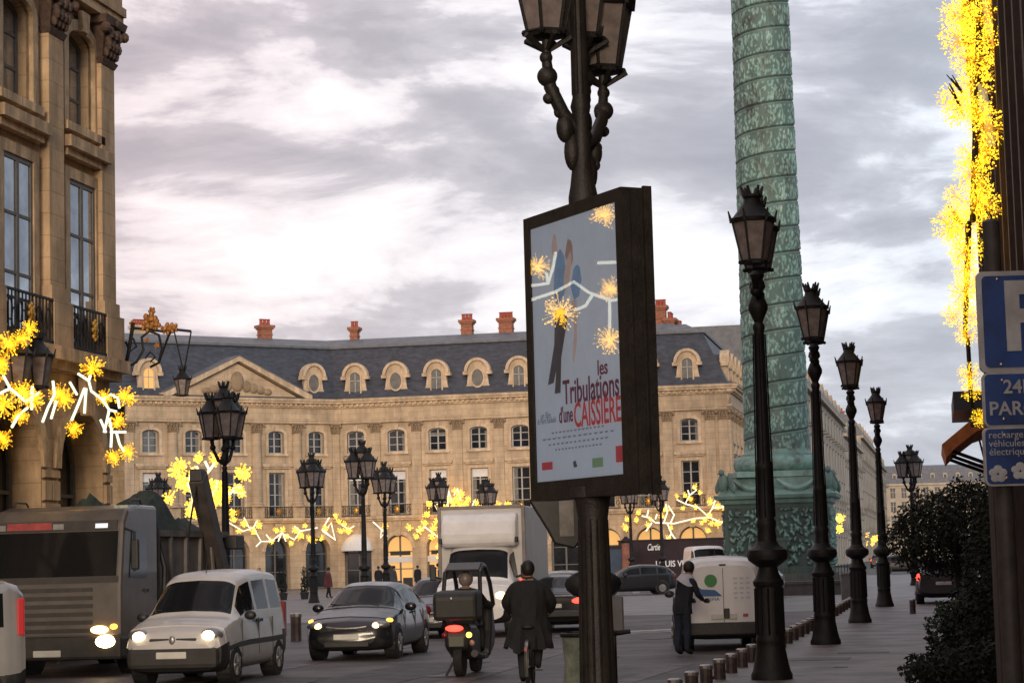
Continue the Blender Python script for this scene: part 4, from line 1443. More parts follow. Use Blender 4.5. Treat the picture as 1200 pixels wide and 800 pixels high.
# --- left: hangs in front of the corner house, on a plane 1.1 m off its wall
lp0 = c_pt + N * 1.1
def LP(px, py):
    return plane_pt(px, py, lp0, 0, N)
br = [[(-60, 500), (-20, 470), (12, 455), (30, 470)], [(12, 455), (4, 440)], [(14, 500), (22, 486), (32, 478)], [(30, 470), (46, 460)], [(36, 462), (38, 452), (37, 480)],
      [(50, 494), (56, 478), (64, 462)], [(60, 490), (66, 470)], [(64, 462), (62, 446)], [(84, 492), (90, 478), (99, 455)], [(99, 484), (100, 468), (101, 455)], [(82, 448), (90, 462)],
      [(92, 438), (104, 446), (107, 458), (120, 468), (130, 462), (138, 466)], [(120, 468), (128, 480), (136, 482)], [(128, 480), (125, 494), (122, 506)], [(128, 490), (131, 505), (130, 524)], [(136, 505), (140, 520), (145, 528)], [(130, 506), (147, 506)], [(118, 492), (124, 506)], [(138, 466), (140, 478)], [(104, 446), (106, 440)]]
bl = [[LP(*p) for p in b] for b in br]
po = [(35, 386), (27, 396), (-4, 436), (4, 475), (22, 488), (4, 515), (-20, 500), (26, 460), (76, 468), (70, 462), (109, 432), (123, 466), (147, 464), (138, 494), (88, 502), (133, 536), (150, 530), (10, 402), (2, 425), (40, 470)]
garland('light_garland', 'garland of glowing sticks and yellow pompoms on the corner house', bl, [(LP(*p), random.uniform(0.8, 1.15)) for p in po], TUBE, NP, 0.028)
# --- garland further back on the street houses (what the poster glass mirrors)
PANEL_C = None

# --- far facade garlands
def afacade(px, py, off=1.2):
    return plane_pt(px, py, a_end - U * off, 0, U)
dirBn = Vector((-dirB.y, dirB.x, 0))
def bfacade(px, py, off=1.2):
    nn = Vector((dirB.y, -dirB.x, 0))
    if nn.y > 0:
        nn = -nn
    return plane_pt(px, py, v_ab + nn * off, 0, nn)
g1 = [[(268, 612), (285, 622), (297, 618), (306, 634), (318, 634), (330, 624), (345, 632), (352, 622), (372, 618)], [(286, 606), (292, 618)], [(297, 618), (301, 610)], [(318, 634), (312, 626)], [(335, 634), (332, 626)], [(345, 616), (352, 622)], [(306, 634), (300, 640)], [(330, 624), (326, 634)]]
garland('light_garland', 'chain of yellow lights across the arches below the pediment', [[bfacade(*p) for p in b] for b in g1], [(bfacade(*p), random.uniform(0.5, 0.8)) for p in [(274, 608), (286, 613), (297, 622), (304, 615), (318, 634), (324, 621), (331, 620), (346, 621), (352, 628), (357, 616), (341, 636), (336, 628), (280, 622), (363, 630)]], TUBEF, FP, 0.055)
g2 = [[(372, 618), (381, 622), (393, 633), (388, 612), (384, 618)], [(393, 632), (378, 622)], [(400, 614), (408, 620), (415, 616)], [(380, 616), (386, 606)], [(437, 611), (447, 620), (446, 630), (452, 622), (447, 620)], [(447, 620), (454, 628)]]
garland('light_garland', 'small broken chain of lights either side of the white domed awning', [[afacade(*p) for p in b] for b in g2], [(afacade(*p), random.uniform(0.55, 0.85)) for p in [(393, 604), (397, 611), (381, 619), (376, 630), (366, 633), (399, 622), (404, 614), (408, 621), (451, 616), (360, 632)]], TUBEF, FP, 0.055)
# the tall lit tree shape above the lorry arm
g3 = [[(223, 600), (226, 580), (220, 566), (226, 548)], [(240, 605), (243, 585), (238, 560), (246, 550), (252, 542)], [(238, 560), (230, 546)], [(243, 585), (252, 575), (255, 562)], [(268, 580), (274, 572), (283, 570)], [(270, 575), (285, 578)], [(246, 552), (240, 540)]]
def sq3(px, py):
    return P(px, py, 84.0)
tr_ = [(sq3(*p), random.uniform(0.35, 0.7)) for p in [(205, 552), (212, 545), (212, 560), (210, 568), (225, 552), (234, 535), (231, 538), (250, 533), (253, 538), (281, 553), (287, 556), (283, 577), (278, 572), (250, 567), (253, 575), (246, 580), (260, 572), (197, 583), (218, 570), (222, 592), (235, 596), (228, 600), (240, 590), (255, 585), (262, 578), (248, 592), (222, 600), (233, 575), (258, 568), (243, 566), (266, 586), (272, 600)]]
garland('light_tree', 'tall cluster of yellow lights standing behind the lorry arm', [[sq3(*p) for p in b] for b in g3], tr_, TUBEF, FP, 0.05)
lt = bpy.data.objects[[o.name for o in bpy.data.objects if o.name.startswith('light_tree')][0]]
MB().bar(HX(241, 84.0) - lt.location, sq3(240, 590) - lt.location, 0.07, 0.05, 8).build('pole', IRON, lt)
g4 = [[(512, 590), (520, 600), (516, 620), (514, 650)], [(524, 598), (526, 575), (530, 590)], [(490, 622), (498, 617), (508, 625), (515, 630)], [(507, 588), (512, 598)], [(553, 594), (556, 586)], [(540, 585), (536, 572), (532, 580)]]
p4 = [(503, 590), (500, 602), (498, 612), (479, 618), (492, 620), (488, 628), (508, 618), (506, 628), (515, 628), (514, 640), (522, 594), (527, 585), (533, 575), (531, 590), (540, 578), (540, 592), (546, 590), (548, 585), (558, 589), (563, 588), (512, 610), (515, 652), (585, 592), (594, 592), (536, 584), (527, 598)]
garland('light_tree', 'cluster of yellow lights on the facade above the white box lorry', [[afacade(*p) for p in b] for b in g4], [(afacade(*p), random.uniform(0.6, 0.95)) for p in p4], TUBEF, FP, 0.06)
g5 = [[(752, 604), (760, 606), (768, 612), (790, 613), (815, 607), (832, 606), (850, 614)], [(778, 612), (782, 600), (780, 590)], [(786, 612), (790, 603), (783, 592)], [(782, 613), (787, 625), (792, 632)], [(787, 625), (781, 632)], [(793, 585), (803, 590), (808, 580), (806, 574)], [(808, 580), (816, 574), (812, 570)], [(803, 590), (818, 594), (829, 604), (835, 595), (838, 586)], [(835, 595), (848, 594), (852, 586)], [(846, 592), (853, 596)], [(758, 606), (760, 597)], [(764, 612), (757, 622)], [(768, 608), (770, 602)]]
p5 = [(735, 608), (733, 618), (746, 609), (748, 600), (762, 608), (759, 615), (775, 605), (780, 597), (786, 618), (784, 630), (793, 581), (803, 580), (809, 584), (814, 570), (820, 577), (800, 595), (815, 594), (812, 610), (826, 608), (831, 604), (832, 588), (841, 593), (851, 585), (850, 596), (834, 613), (830, 621), (841, 613), (822, 612)]
garland('light_garland', 'branching chain of yellow lights above the dark shop hoarding', [[afacade(*p) for p in b] for b in g5], [(afacade(*p), random.uniform(0.45, 0.75)) for p in p5], TUBEF, FP, 0.06)
for px, py, Y, lb in ((984, 614, 300, 'small yellow light cluster beside the column pedestal'), (1015, 630, 420, 'yellow light clusters hanging across the far street')):
    garland('light_garland', lb, [[P(px - 6, py - 8, Y), P(px + 4, py - 6, Y)]], [(P(px + random.uniform(-9, 11) * (Y > 350) * 1.3, py + random.uniform(-9, 7), Y), random.uniform(0.9, 1.6)) for _ in range(5 if Y < 350 else 12)], TUBEF, FP, 0.1)

# --- right: thick golden pompom branches up the hotel corner
RPM = []
for kk in range(3):
    key = ('rp', kk)
    rr = random.Random(kk + 11)
    mb = MB()
    for i in range(230):
        d = Vector((rr.gauss(0, 1), rr.gauss(0, 1), rr.gauss(0, 1))).normalized() * rr.uniform(0.15, 1.0) ** 0.5
        mb.ball(d, rr.uniform(0.022, 0.055), n=5, m=3)
        if i % 5 == 0:
            d2 = d.normalized() * rr.uniform(0.95, 1.2)
            mb.bar(d * 0.7, d2, 0.006, 0.005, 3)
    RPM.append(mb.mesh('pompom', POMPR))
RPT = mat('pompom_twig', (0.6, 0.33, 0.03), 0.5, emit=(1.0, 0.45, 0.01), estr=0.45)
rc = [mb for mb in ()]
TW = []
for kk in range(2):
    rr = random.Random(kk + 40)
    mb = MB()
    for i in range(60):
        d = Vector((rr.gauss(0, 1), rr.gauss(0, 1), rr.gauss(0, 1))).normalized()
        mb.bar(d * 0.1, d * rr.uniform(0.6, 1.0), 0.009, 0.007, 3)
    TW.append(mb.mesh('pompom_sprays', RPT))
rp0 = st(70, 1.6)
def RP(px, py):
    return P(px, py, 53 + (600 - py) * 0.003)
ctr = [(1128, -20), (1150, -25), (1120, 18), (1140, 10), (1157, 22), (1125, 45), (1146, 42), (1162, 52), (1135, 75), (1152, 72), (1140, 99), (1128, 112), (1126, 128), (1140, 134), (1152, 152), (1146, 180), (1158, 176), (1138, 205), (1150, 222), (1142, 240), (1158, 238), (1120, 228), (1118, 252), (1124, 272), (1136, 262), (1112, 266), (1122, 298), (1130, 318), (1133, 356), (1130, 392), (1138, 292), (1128, 345), (1136, 335), (1122, 368), (1137, 372), (1136, 440), (1142, 458), (1144, 490)]
hg = empty('light_garland', RP(1140, 380))
ofs = Vector(hg.location)
for i, (px, py) in enumerate(ctr):
    c = RP(px + random.uniform(-3, 3), py) + Vector((0, random.uniform(-0.5, 0.5), 0)) - ofs
    s_ = random.uniform(0.5, 0.72) * (0.47 if py > 350 else (0.66 if py > 220 else 0.82))
    o = link('pompom', RPM[i % 3], hg, c, (random.uniform(0, 3), random.uniform(0, 3), 0), (s_, s_, s_ * 1.05))
    o['kind'] = 'stuff'
    link('pompom_sprays', TW[i % 2], o)['kind'] = 'stuff'
tub = [[(1148, -10), (1160, 30), (1170, 60), (1176, 100), (1178, 130)], [(1168, -20), (1175, 15), (1180, 58), (1182, 100)], [(1152, 105), (1157, 140), (1162, 170)], [(1146, 100), (1150, 130)], [(1165, 2), (1172, 18)]]
TUBO = mat('faint_glow_tube', (0.5, 0.5, 0.42), 0.5, var=0.1, emit=(1.0, 0.95, 0.7), estr=0.12)  # unlit tubes with a faint warm glow put into their material
for b in tub:
    MB().tube([RP(*p) - ofs for p in b], 0.1, 10).build('light_tube', TUBO, hg)
tw = MB()
for px, py, a in ((1118, 95, 2.4), (1115, 110, 2.1), (1118, 250, 2.6)):
    for j in range(4):
        b_ = RP(px + 10, py + 14) - ofs
        e_ = RP(px - 4 + random.uniform(-8, 6), py - 6 + random.uniform(-8, 8)) - ofs
        tw.bar(b_, e_, 0.035, 0.012, 5)
tw.bar(RP(1135, 260) - ofs, RP(1131, 395) - ofs, 0.09, 0.06, 6)
tw.bar(RP(1134, 395) - ofs, RP(1140, 500) - ofs, 0.06, 0.06, 6)
tw.bar(RP(1150, -30) - ofs, RP(1140, 260) - ofs, 0.1, 0.09, 6)
tw.build('branch', IRON, hg)
tag(hg, 'thick golden light garland climbing the corner of the hotel front', 'light garland')

# ================================================================== advertising lamp column
AD_Y = 14.8
_l = P(613, 257, AD_Y + 0.62); _r = P(727, 219, AD_Y - 0.66)
_e = Vector((_r.x - _l.x, _r.y - _l.y, 0)).normalized()
adp = Vector(((_l.x + _r.x) / 2, (_l.y + _r.y) / 2, 0)) + Vector((-_e.y, _e.x, 0)) * 0.105
AD = empty('advertising_lamp', (adp.x, adp.y, 0.0))
tag(AD, 'dark lamp column carrying a film poster case', 'lamp column')
AD.location.z = 0.11
def azl(v):
    return Vector((v[0] - adp.x, v[1] - adp.y, v[2] - 0.11))
zb_pre = P(735, 578, AD_Y - 0.66).z
po_ = MB().lathe([(0.2, 0), (0.2, 0.1), (0.15, 0.2), (0.125, 0.35), (0.108, 0.9), (0.096, 1.9), (0.098, 2.0), (0.115, 2.12), (0.145, 2.22), (0.15, zb_pre - 0.11)], 16)
for i in range(14):
    a = 2 * math.pi * i / 14
    po_.bar((0.122 * math.cos(a), 0.122 * math.sin(a), 0.36), (0.093 * math.cos(a), 0.093 * math.sin(a), 2.0), 0.009, n=4)
po_.build('post', IRONB, AD, smooth=True)
# case: corners from the photo
pl = P(613, 257, AD_Y + 0.62)
prr = P(727, 219, AD_Y - 0.66)
zb_ = P(735, 578, AD_Y - 0.66).z
zt_ = (pl.z + prr.z) / 2
cl = Vector((pl.x, pl.y, 0)); cr = Vector((prr.x, prr.y, 0))
ex = (cr - cl).normalized()
WID = (cr - cl).length
cs = empty('poster_case', azl((cl + cr) / 2) + Vector((0, 0, zb_ + 0.0)), math.atan2(ex.y, ex.x))
HGT = zt_ - zb_
TH_ = 0.205
# local: x across the face, y back, z up. the face is at y=0
bpy.data.objects.remove(cs)
cm = Vector(((cl + cr) / 2))
CASE_LOC = Vector((cm.x - adp.x, cm.y - adp.y, zb_ - 0.11))
CASE_RZ = math.atan2(ex.y, ex.x)
w2 = WID / 2
fr = 0.085
cb_ = MB()
cb_.box(-w2, -w2 + fr, 0, TH_, 0, HGT).box(w2 - fr, w2, 0, TH_, 0, HGT).box(-w2 + fr, w2 - fr, 0, TH_, 0, fr * 1.5).box(-w2 + fr, w2 - fr, 0, TH_, HGT - fr, HGT).box(-w2 + fr, w2 - fr, 0.06, TH_ - 0.01, fr * 1.5, HGT - fr)
cb_.box(w2, w2 + 0.02, 0.06, 0.12, 0.0, HGT - 0.01).box(w2, w2 + 0.025, TH_ - 0.05, TH_ + 0.01, -0.01, HGT + 0.01)
case = cb_.build('poster_case', IRONB, AD, loc=CASE_LOC, rz=CASE_RZ)
PW_, PH_ = WID - 2 * fr, HGT - 2.5 * fr
POS = mat('poster_paper', (0.42, 0.45, 0.50), 0.6, var=0.12, scale=3.0, emit=(0.5, 0.54, 0.62), estr=0.26)  # paper, like the inks below, has a mild even emission
zp = fr * 1.5
poster = MB().box(-PW_ / 2, PW_ / 2, 0.014, 0.05, zp, zp + PH_).build('poster', POS, case)
def ppoly(name, pts, m, y=0.0125, sub=None):
    if name == 'printed_figure':
        pts = [(a - 0.13, b * 0.95) for a, b in pts]
    """flat print on the poster; pts in 0..1 of width and 0..1 from the top"""
    mb = MB()
    vs = [(-PW_ / 2 + a * PW_, y, zp + PH_ * (1 - b)) for a, b in pts]
    mb.add(vs, [tuple(range(len(vs)))])
    return mb.build(name, m, poster)
pm_ = lambda n, c: mat(n, c, 0.6, var=0.25, scale=9, emit=c, estr=0.35)
BLUEP, SKINP, HAIRP, DARKP = pm_('print_blue', (0.15, 0.24, 0.36)), pm_('print_skin', (0.40, 0.30, 0.28)), pm_('print_orange', (0.27, 0.18, 0.16)), pm_('print_dark', (0.06, 0.055, 0.07))
REDP, GREENP = pm_('print_red', (0.36, 0.05, 0.06)), pm_('print_green', (0.16, 0.24, 0.15))
PURP = pm_('print_purple', (0.10, 0.025, 0.055)); GREYP = pm_('print_grey', (0.16, 0.18, 0.23))
# two plain dancing figures
def blob(cx, cy, rx, ry, a=0, n=14, w=0.12, seed=0):
    rr = random.Random(seed)
    o = []
    for i in range(n):
        t = 2 * math.pi * i / n
        k = 1 + rr.uniform(-w, w)
        x, y = rx * k * math.cos(t), ry * k * math.sin(t)
        o.append((cx + x * math.cos(a) - y * math.sin(a), cy + x * math.sin(a) + y * math.cos(a)))
    return o
ppoly('printed_figure', blob(0.42, 0.10, 0.035, 0.05, 0, seed=1), SKINP, 0.0112)
ppoly('printed_figure', blob(0.47, 0.23, 0.07, 0.115, 0.25, seed=2), BLUEP, 0.0125)
ppoly('printed_figure', blob(0.59, 0.15, 0.045, 0.06, 0, seed=3), HAIRP, 0.0108)
ppoly('printed_figure', blob(0.57, 0.22, 0.035, 0.09, 0.5, seed=4), SKINP, 0.0104)
ppoly('printed_figure', blob(0.66, 0.27, 0.055, 0.075, 0.5, seed=8), BLUEP, 0.0118)
ppoly('printed_figure', [(0.40, 0.36), (0.52, 0.36), (0.46, 0.52), (0.36, 0.655), (0.29, 0.66), (0.38, 0.5)], DARKP, 0.0130)
ppoly('printed_figure', [(0.46, 0.38), (0.55, 0.4), (0.46, 0.56), (0.44, 0.70), (0.37, 0.70), (0.42, 0.52)], DARKP, 0.0122)
ppoly('printed_figure', [(0.6, 0.34), (0.66, 0.34), (0.65, 0.5), (0.61, 0.59), (0.59, 0.58), (0.62, 0.46)], SKINP, 0.0128)
def ptext(body, size, m, x, y, wfrac=0.3, **k):
    me = text_mesh('lettering', body, size, m, 0.001, 1.0, **k)
    xs_ = [v.co.x for v in me.vertices]
    me.transform(Matrix.Diagonal((wfrac * PW_ / (max(xs_) - min(xs_)), 1, 1, 1)))
    return link('lettering', me, poster, (-PW_ / 2 + x * PW_, 0.0085, zp + PH_ * (1 - y)))
ptext('les', 0.14, PURP, 0.80, 0.60, 0.11, bold=0.002)
ptext('Tribulations', 0.23, PURP, 0.66, 0.672, 0.63, bold=0.003)
ptext("d'une", 0.15, PURP, 0.37, 0.755, 0.16, bold=0.002)
ptext('CAISSIÈRE', 0.235, REDP, 0.725, 0.765, 0.52, bold=0.003)
ptext('un film', 0.07, GREYP, 0.13, 0.745, 0.12)
ptext('de Pierre Rambaldi', 0.06, GREYP, 0.14, 0.765, 0.22)
for i in range(4):
    lw = [0.62, 0.84, 0.7, 0.55][i]
    for j in range(14):
        x0_ = 0.5 - lw / 2 + lw * j / 14
        ppoly('credit_line', [(x0_, 0.812 + i * 0.022), (x0_ + lw / 14 * random.uniform(0.5, 0.92), 0.812 + i * 0.022), (x0_ + lw / 14 * 0.5, 0.819 + i * 0.022), (x0_, 0.819 + i * 0.022)], GREYP, 0.0125)
ppoly('logo', [(0.06, 0.925), (0.19, 0.925), (0.19, 0.955), (0.06, 0.955)], REDP)
ppoly('logo', [(0.65, 0.93), (0.77, 0.93), (0.77, 0.965), (0.65, 0.965)], GREENP)
ppoly('logo', [(0.43, 0.935), (0.46, 0.93), (0.48, 0.955), (0.44, 0.957)], DARKP)
ppoly('logo', [(0.91, 0.895), (0.99, 0.895), (0.99, 0.955), (0.91, 0.955)], REDP)
# clear front pane
GL = bpy.data.materials.new('clear_glass')
GL.use_nodes = True
nt = GL.node_tree
for nd in list(nt.nodes):
    nt.nodes.remove(nd)
ou = nt.nodes.new('ShaderNodeOutputMaterial'); mxs = nt.nodes.new('ShaderNodeMixShader'); tr = nt.nodes.new('ShaderNodeBsdfTransparent'); gs = nt.nodes.new('ShaderNodeBsdfGlossy'); fz = nt.nodes.new('ShaderNodeFresnel')
gs.inputs['Roughness'].default_value = 0.01
fz.inputs['IOR'].default_value = 1.75
nt.links.new(fz.outputs[0], mxs.inputs[0]); nt.links.new(tr.outputs[0], mxs.inputs[1]); nt.links.new(gs.outputs[0], mxs.inputs[2]); nt.links.new(mxs.outputs[0], ou.inputs[0])
mb = MB()
mb.add([(-PW_ / 2, 0.003, zp), (PW_ / 2, 0.003, zp), (PW_ / 2, 0.003, zp + PH_), (-PW_ / 2, 0.003, zp + PH_)], [(0, 1, 2, 3)])
mb.build('front_pane', GL, case)
# neck above the case and the lanterns
top = zb_ + HGT
nk = MB().lathe([(0.1, top - 0.12), (0.1, top - 0.06), (0.085, top + 0.02), (0.062, top + 0.2), (0.056, top + 0.4), (0.06, top + 0.52), (0.07, top + 0.56), (0.054, top + 0.62), (0.052, top + 1.5), (0.05, top + 1.9), (0.046, top + 2.4), (0.04, top + 3.0)], 12)
for i in range(10):
    a = 2 * math.pi * i / 10
    nk.bar((0.05 * math.cos(a), 0.05 * math.sin(a), top + 0.64), (0.046 * math.cos(a), 0.046 * math.sin(a), top + 1.9), 0.008, n=4)
nk.build('neck', IRONB, AD, smooth=True)
def adlan(px, pyb, Yo, sc_):
    b_ = azl(P(px, pyb, AD_Y + Yo))
    lantern(AD, b_, sc_, 0.3)
    ar = MB()
    hx, hy = b_.x, b_.y
    z = b_.z
    pts = [(hx * 0.12, hy * 0.12, z - 0.62), (hx * 0.55, hy * 0.55, z - 0.52), (hx * 0.92, hy * 0.92, z - 0.34), (hx, hy, z - 0.18), (hx, hy, z - 0.02)]
    ar.tube(pts, [0.035, 0.048, 0.045, 0.035, 0.03], 10)
    ar.ball((hx, hy, z - 0.27), 0.07, n=16, m=10)
    ar.ball((hx * 1.02, hy * 1.02, z - 0.14), 0.045, n=12, m=8)
    ar.ball((hx * 0.98, hy * 0.98, z - 0.42), 0.04, n=12, m=8)
    ar.ball((hx * 0.5, hy * 0.5, z - 0.62), 0.06, 0.06, 0.1, n=14, m=10)
    ar.ball((hx * 0.3, hy * 0.3, z - 0.78), 0.055, 0.055, 0.13, n=14, m=10)
    for k in range(7):
        a = 2 * math.pi * k / 7
        ar.ball((hx * (0.4 + 0.09 * k) + 0.03 * math.cos(a * 3), hy * (0.4 + 0.09 * k), z - 0.72 + 0.07 * k), 0.03, 0.03, 0.04, 10, 6)
    for i in range(5):
        a = 2 * math.pi * i / 5
        ar.bar((hx, hy, z - 0.1), (hx + 0.17 * math.cos(a), hy + 0.17 * math.sin(a), z + 0.0), 0.018, 0.022, 5)
    ar.build('arm', IRONB, AD, smooth=True)
adlan(640, 44, -0.05, 0.64)
adlan(706, 86, 0.62, 0.66)
adlan(684, 48, 0.42, 0.62)

# --- lights on the street houses that the poster glass mirrors
nrm = Vector((math.sin(CASE_RZ), -math.cos(CASE_RZ), 0))
c_face = Vector((cm.x, cm.y, 0))
def mirrored(px, py):
    d = ray(px, py)
    o = Vector((0, 0, EYE))
    k = (c_face - o).dot(nrm) / d.dot(nrm)
    h = o + d * k
    rdir = d - nrm * (2 * d.dot(nrm))
    kk = (lp0 - h).dot(N) / rdir.dot(N)
    return h + rdir * kk
try:
    mp_ = [(629, 312), (657, 366), (708, 252), (715, 398), (714, 338)]
    mbr = [[(620, 335), (642, 332), (648, 312), (651, 295)], [(620, 352), (650, 342), (672, 330), (690, 343), (716, 352), (727, 350)], [(694, 345), (686, 358), (672, 364)], [(714, 352), (714, 385)], [(700, 308), (727, 307)], [(642, 332), (640, 320)]]
    pmx = pompom_mesh('mirror', 130, 0.30, 0.0085, glow('pompom_strong', (1.0, 0.55, 0.03), 6.5), 0.12)
    garland('light_garland', 'lit garland on the street houses mirrored in the poster glass', [[mirrored(*p) for p in b] for b in mbr], [(mirrored(*p), s_) for p, s_ in zip(mp_, (0.6, 0.85, 0.7, 0.75, 0.6))], glow('light_tube_strong', (1.0, 1.0, 0.8), 2.6), pmx, 0.022)
except Exception as ex_:
    print('mirror', ex_)
# ================================================================== signs, bollards, small street things
BLUE = mat('sign_blue', (0.014, 0.06, 0.25), 0.45, var=0.4, scale=3, bump=0.1, bscale=5)
SWHITE = mat('sign_white', (0.5, 0.5, 0.51), 0.5, var=0.25, scale=4)
SG = empty('parking_sign', (*HX(1194, 13.9).xy, 0.11))
GREYPOST = mat('sign_post_paint', (0.06, 0.052, 0.048), 0.6, var=0.3, scale=8)
MB().lathe([(0.07, 0), (0.065, 0.1), (0.055, 3.8), (0.03, 3.82)], 12).build('post', GREYPOST, SG, smooth=True, loc=(0.03, 0.08, 0))
sl0 = Vector(SG.location)
def rrect(x0, x1, z0, z1, r, n=5):
    o = []
    for cx, cz, a0 in ((x1 - r, z0 + r, -90), (x1 - r, z1 - r, 0), (x0 + r, z1 - r, 90), (x0 + r, z0 + r, 180)):
        for i in range(n + 1):
            a = R(a0 + 90 * i / n)
            o.append((cx + r * math.cos(a), cz + r * math.sin(a)))
    return o
def sign_panel(px0, py0, px1, py1, nm, border):
    a = P(px0, py0, 13.9) - sl0
    b = P(px1, py1, 13.9) - sl0
    x0, x1, z0, z1 = a.x, b.x, b.z, a.z
    pl_ = MB().prism(rrect(x0, x1, z0, z1, 0.04), -0.02, 0.02).build(nm, SWHITE, SG)
    MB().prism(rrect(x0 + border, x1 - border, z0 + border, z1 - border, 0.03), -0.026, -0.0205).build('blue_field', BLUE, pl_)
    for zz_ in (z0 + 0.05, z1 - 0.05):
        MB().ball((0.03, -0.028, zz_), 0.012, 0.006, 0.012, 8, 5).build('bolt', STEEL, pl_)
    return pl_, x0, x1, z0, z1
p1_, x0, x1, z0, z1 = sign_panel(1143, 319, 1258, 434, 'sign_panel', 0.03)
me = text_mesh('letter', 'P', 0.60, SWHITE, 0.003, 0.95, bold=0.018)
link('letter', me, p1_, ((x0 + x1) / 2, -0.03, (z0 + z1) / 2 + 0.01))
p2_, x0, x1, z0, z1 = sign_panel(1150, 437, 1256, 498, 'sign_panel', 0.012)
for tx, sz, xo, zo in (('24H/24', 0.12, 0.02, 0.075), ('PARC VENDÔME', 0.12, 0.12, -0.06)):
    me = text_mesh('letter', tx, sz, SWHITE, 0.002, 1.0, bold=0.002, align='LEFT')
    link('letter', me, p2_, (x0 + (0.125 if tx[0] == '2' else 0.03), -0.03, (z0 + z1) / 2 + zo))
p3_, x0, x1, z0, z1 = sign_panel(1151, 501, 1256, 567, 'sign_panel', 0.012)
for i, tx in enumerate(('recharge', 'véhicules', 'électriques')):
    me = text_mesh('letter', tx, 0.062, SWHITE, 0.002, 1.0, align='LEFT')
    link('letter', me, p3_, (x0 + 0.03, -0.03, z1 - 0.05 - i * 0.053))
for i in range(4):
    mb = MB()
    cx = x0 + 0.08 + i * 0.14
    for k in range(5):
        a = 2 * math.pi * k / 5 + 0.3
        mb.ball((cx + 0.032 * math.cos(a), -0.027, z0 + 0.075 + 0.032 * math.sin(a) + 0.015 * (i % 2)), 0.028, 0.003, 0.024, 8, 5)
    mb.build('pictogram', SWHITE, p3_)
tag(SG, 'blue parking sign panels on a post at the pavement edge', 'sign')
# pole behind the sign, orange lamplight put into its colour and emission
OR_ = mat('pole_lit_orange', (0.7, 0.22, 0.03), 0.5, var=0.15, scale=3, emit=(1.0, 0.35, 0.03), estr=0.25)
b0 = P(1181, 694, 24); b1 = P(1173, 566, 24)
op = MB().bar(Vector((b0.x, b0.y, 0.11)), b0, 0.05, 0.05, 8).bar(b0, b1 + Vector((-0.01, 0, 0.2)), 0.055, 0.05, 8).build('orange_pole', OR_)
tag(op, 'pole coloured as if lit orange, standing behind the blue signs', 'pole')
# brown timber post at the frame's right edge
tp = MB().box(-0.14, 0.14, -0.1, 0.1, 0, 3.0).build('timber_post', mat('brown_post', (0.065, 0.048, 0.04), 0.8, var=0.35, scale=5, bump=0.4, stretch=(4, 4, 0.5)), None, loc=(*HX(1199, 17).xy, 0.11), bevel=0.02)
tag(tp, 'square brown post behind the blue parking sign', 'post')

# --- bollards
BOL = MB().lathe([(0.085, 0), (0.085, 0.34), (0.08, 0.36), (0.0801, 0.37), (0.02, 0.375)], 12).mesh('shaft', mat('bollard_dark', (0.08, 0.06, 0.058), 0.45, metal=0.4, var=0.45, scale=6))
CAPM = MB().lathe([(0.088, 0.335), (0.094, 0.35), (0.094, 0.385), (0.07, 0.4)], 12).mesh('cap', STEEL)
def bollard(loc, label, grp):
    r_ = empty('bollard', loc)
    link('shaft', BOL, r_)
    link('cap', CAPM, r_)
    tag(r_, label, 'bollard', grp)
    return r_
b_a, b_b = HX(792, 26.9), HX(1000, 73)
va, vb = b_a, HX(882, 36.6)
pts = [va + (vb - va) * (i / 6) for i in range(7)]
vc, vd = HX(908, 40.5), HX(956, 52)
pts += [vc + (vd - vc) * (i / 7) for i in range(8)]
ve, vf = HX(966, 55.5), HX(1000, 74)
pts += [ve + (vf - ve) * (i / 9) for i in range(10)]
for p in pts:
    bollard((p.x, p.y, 0.0), 'short dark round bollard in the row along the kerb', 'kerb bollards')
r_ = empty('bollard', (*HX(347, 56.0).xy, 0.008))
link('shaft', BOL, r_, scale=(1.6, 1.6, 1.75)); link('cap', CAPM, r_, scale=(1.6, 1.6, 1.75))
tag(r_, 'stout dark bollard between the small silver van and the dark car', 'bollard')
r_ = empty('bollard', (*HX(1070, 62.0).xy, 0.11))
link('shaft', BOL, r_); link('cap', CAPM, r_)
tag(r_, 'lone short bollard on the pavement near the clipped tree', 'bollard')
r_ = empty('marker_post', (*HX(993, 80.0).xy, 0.11))
MB().box(-0.2, 0.2, -0.06, 0.06, 0, 0.95).build('panel', mat('grey_cabinet', (0.16, 0.16, 0.17), 0.6, var=0.2), r_)
MB().box(-0.23, 0.23, -0.09, 0.09, 0.95, 1.0).build('cap', STEEL, r_)
tag(r_, 'grey upright marker box at the end of the bollard row', 'post')

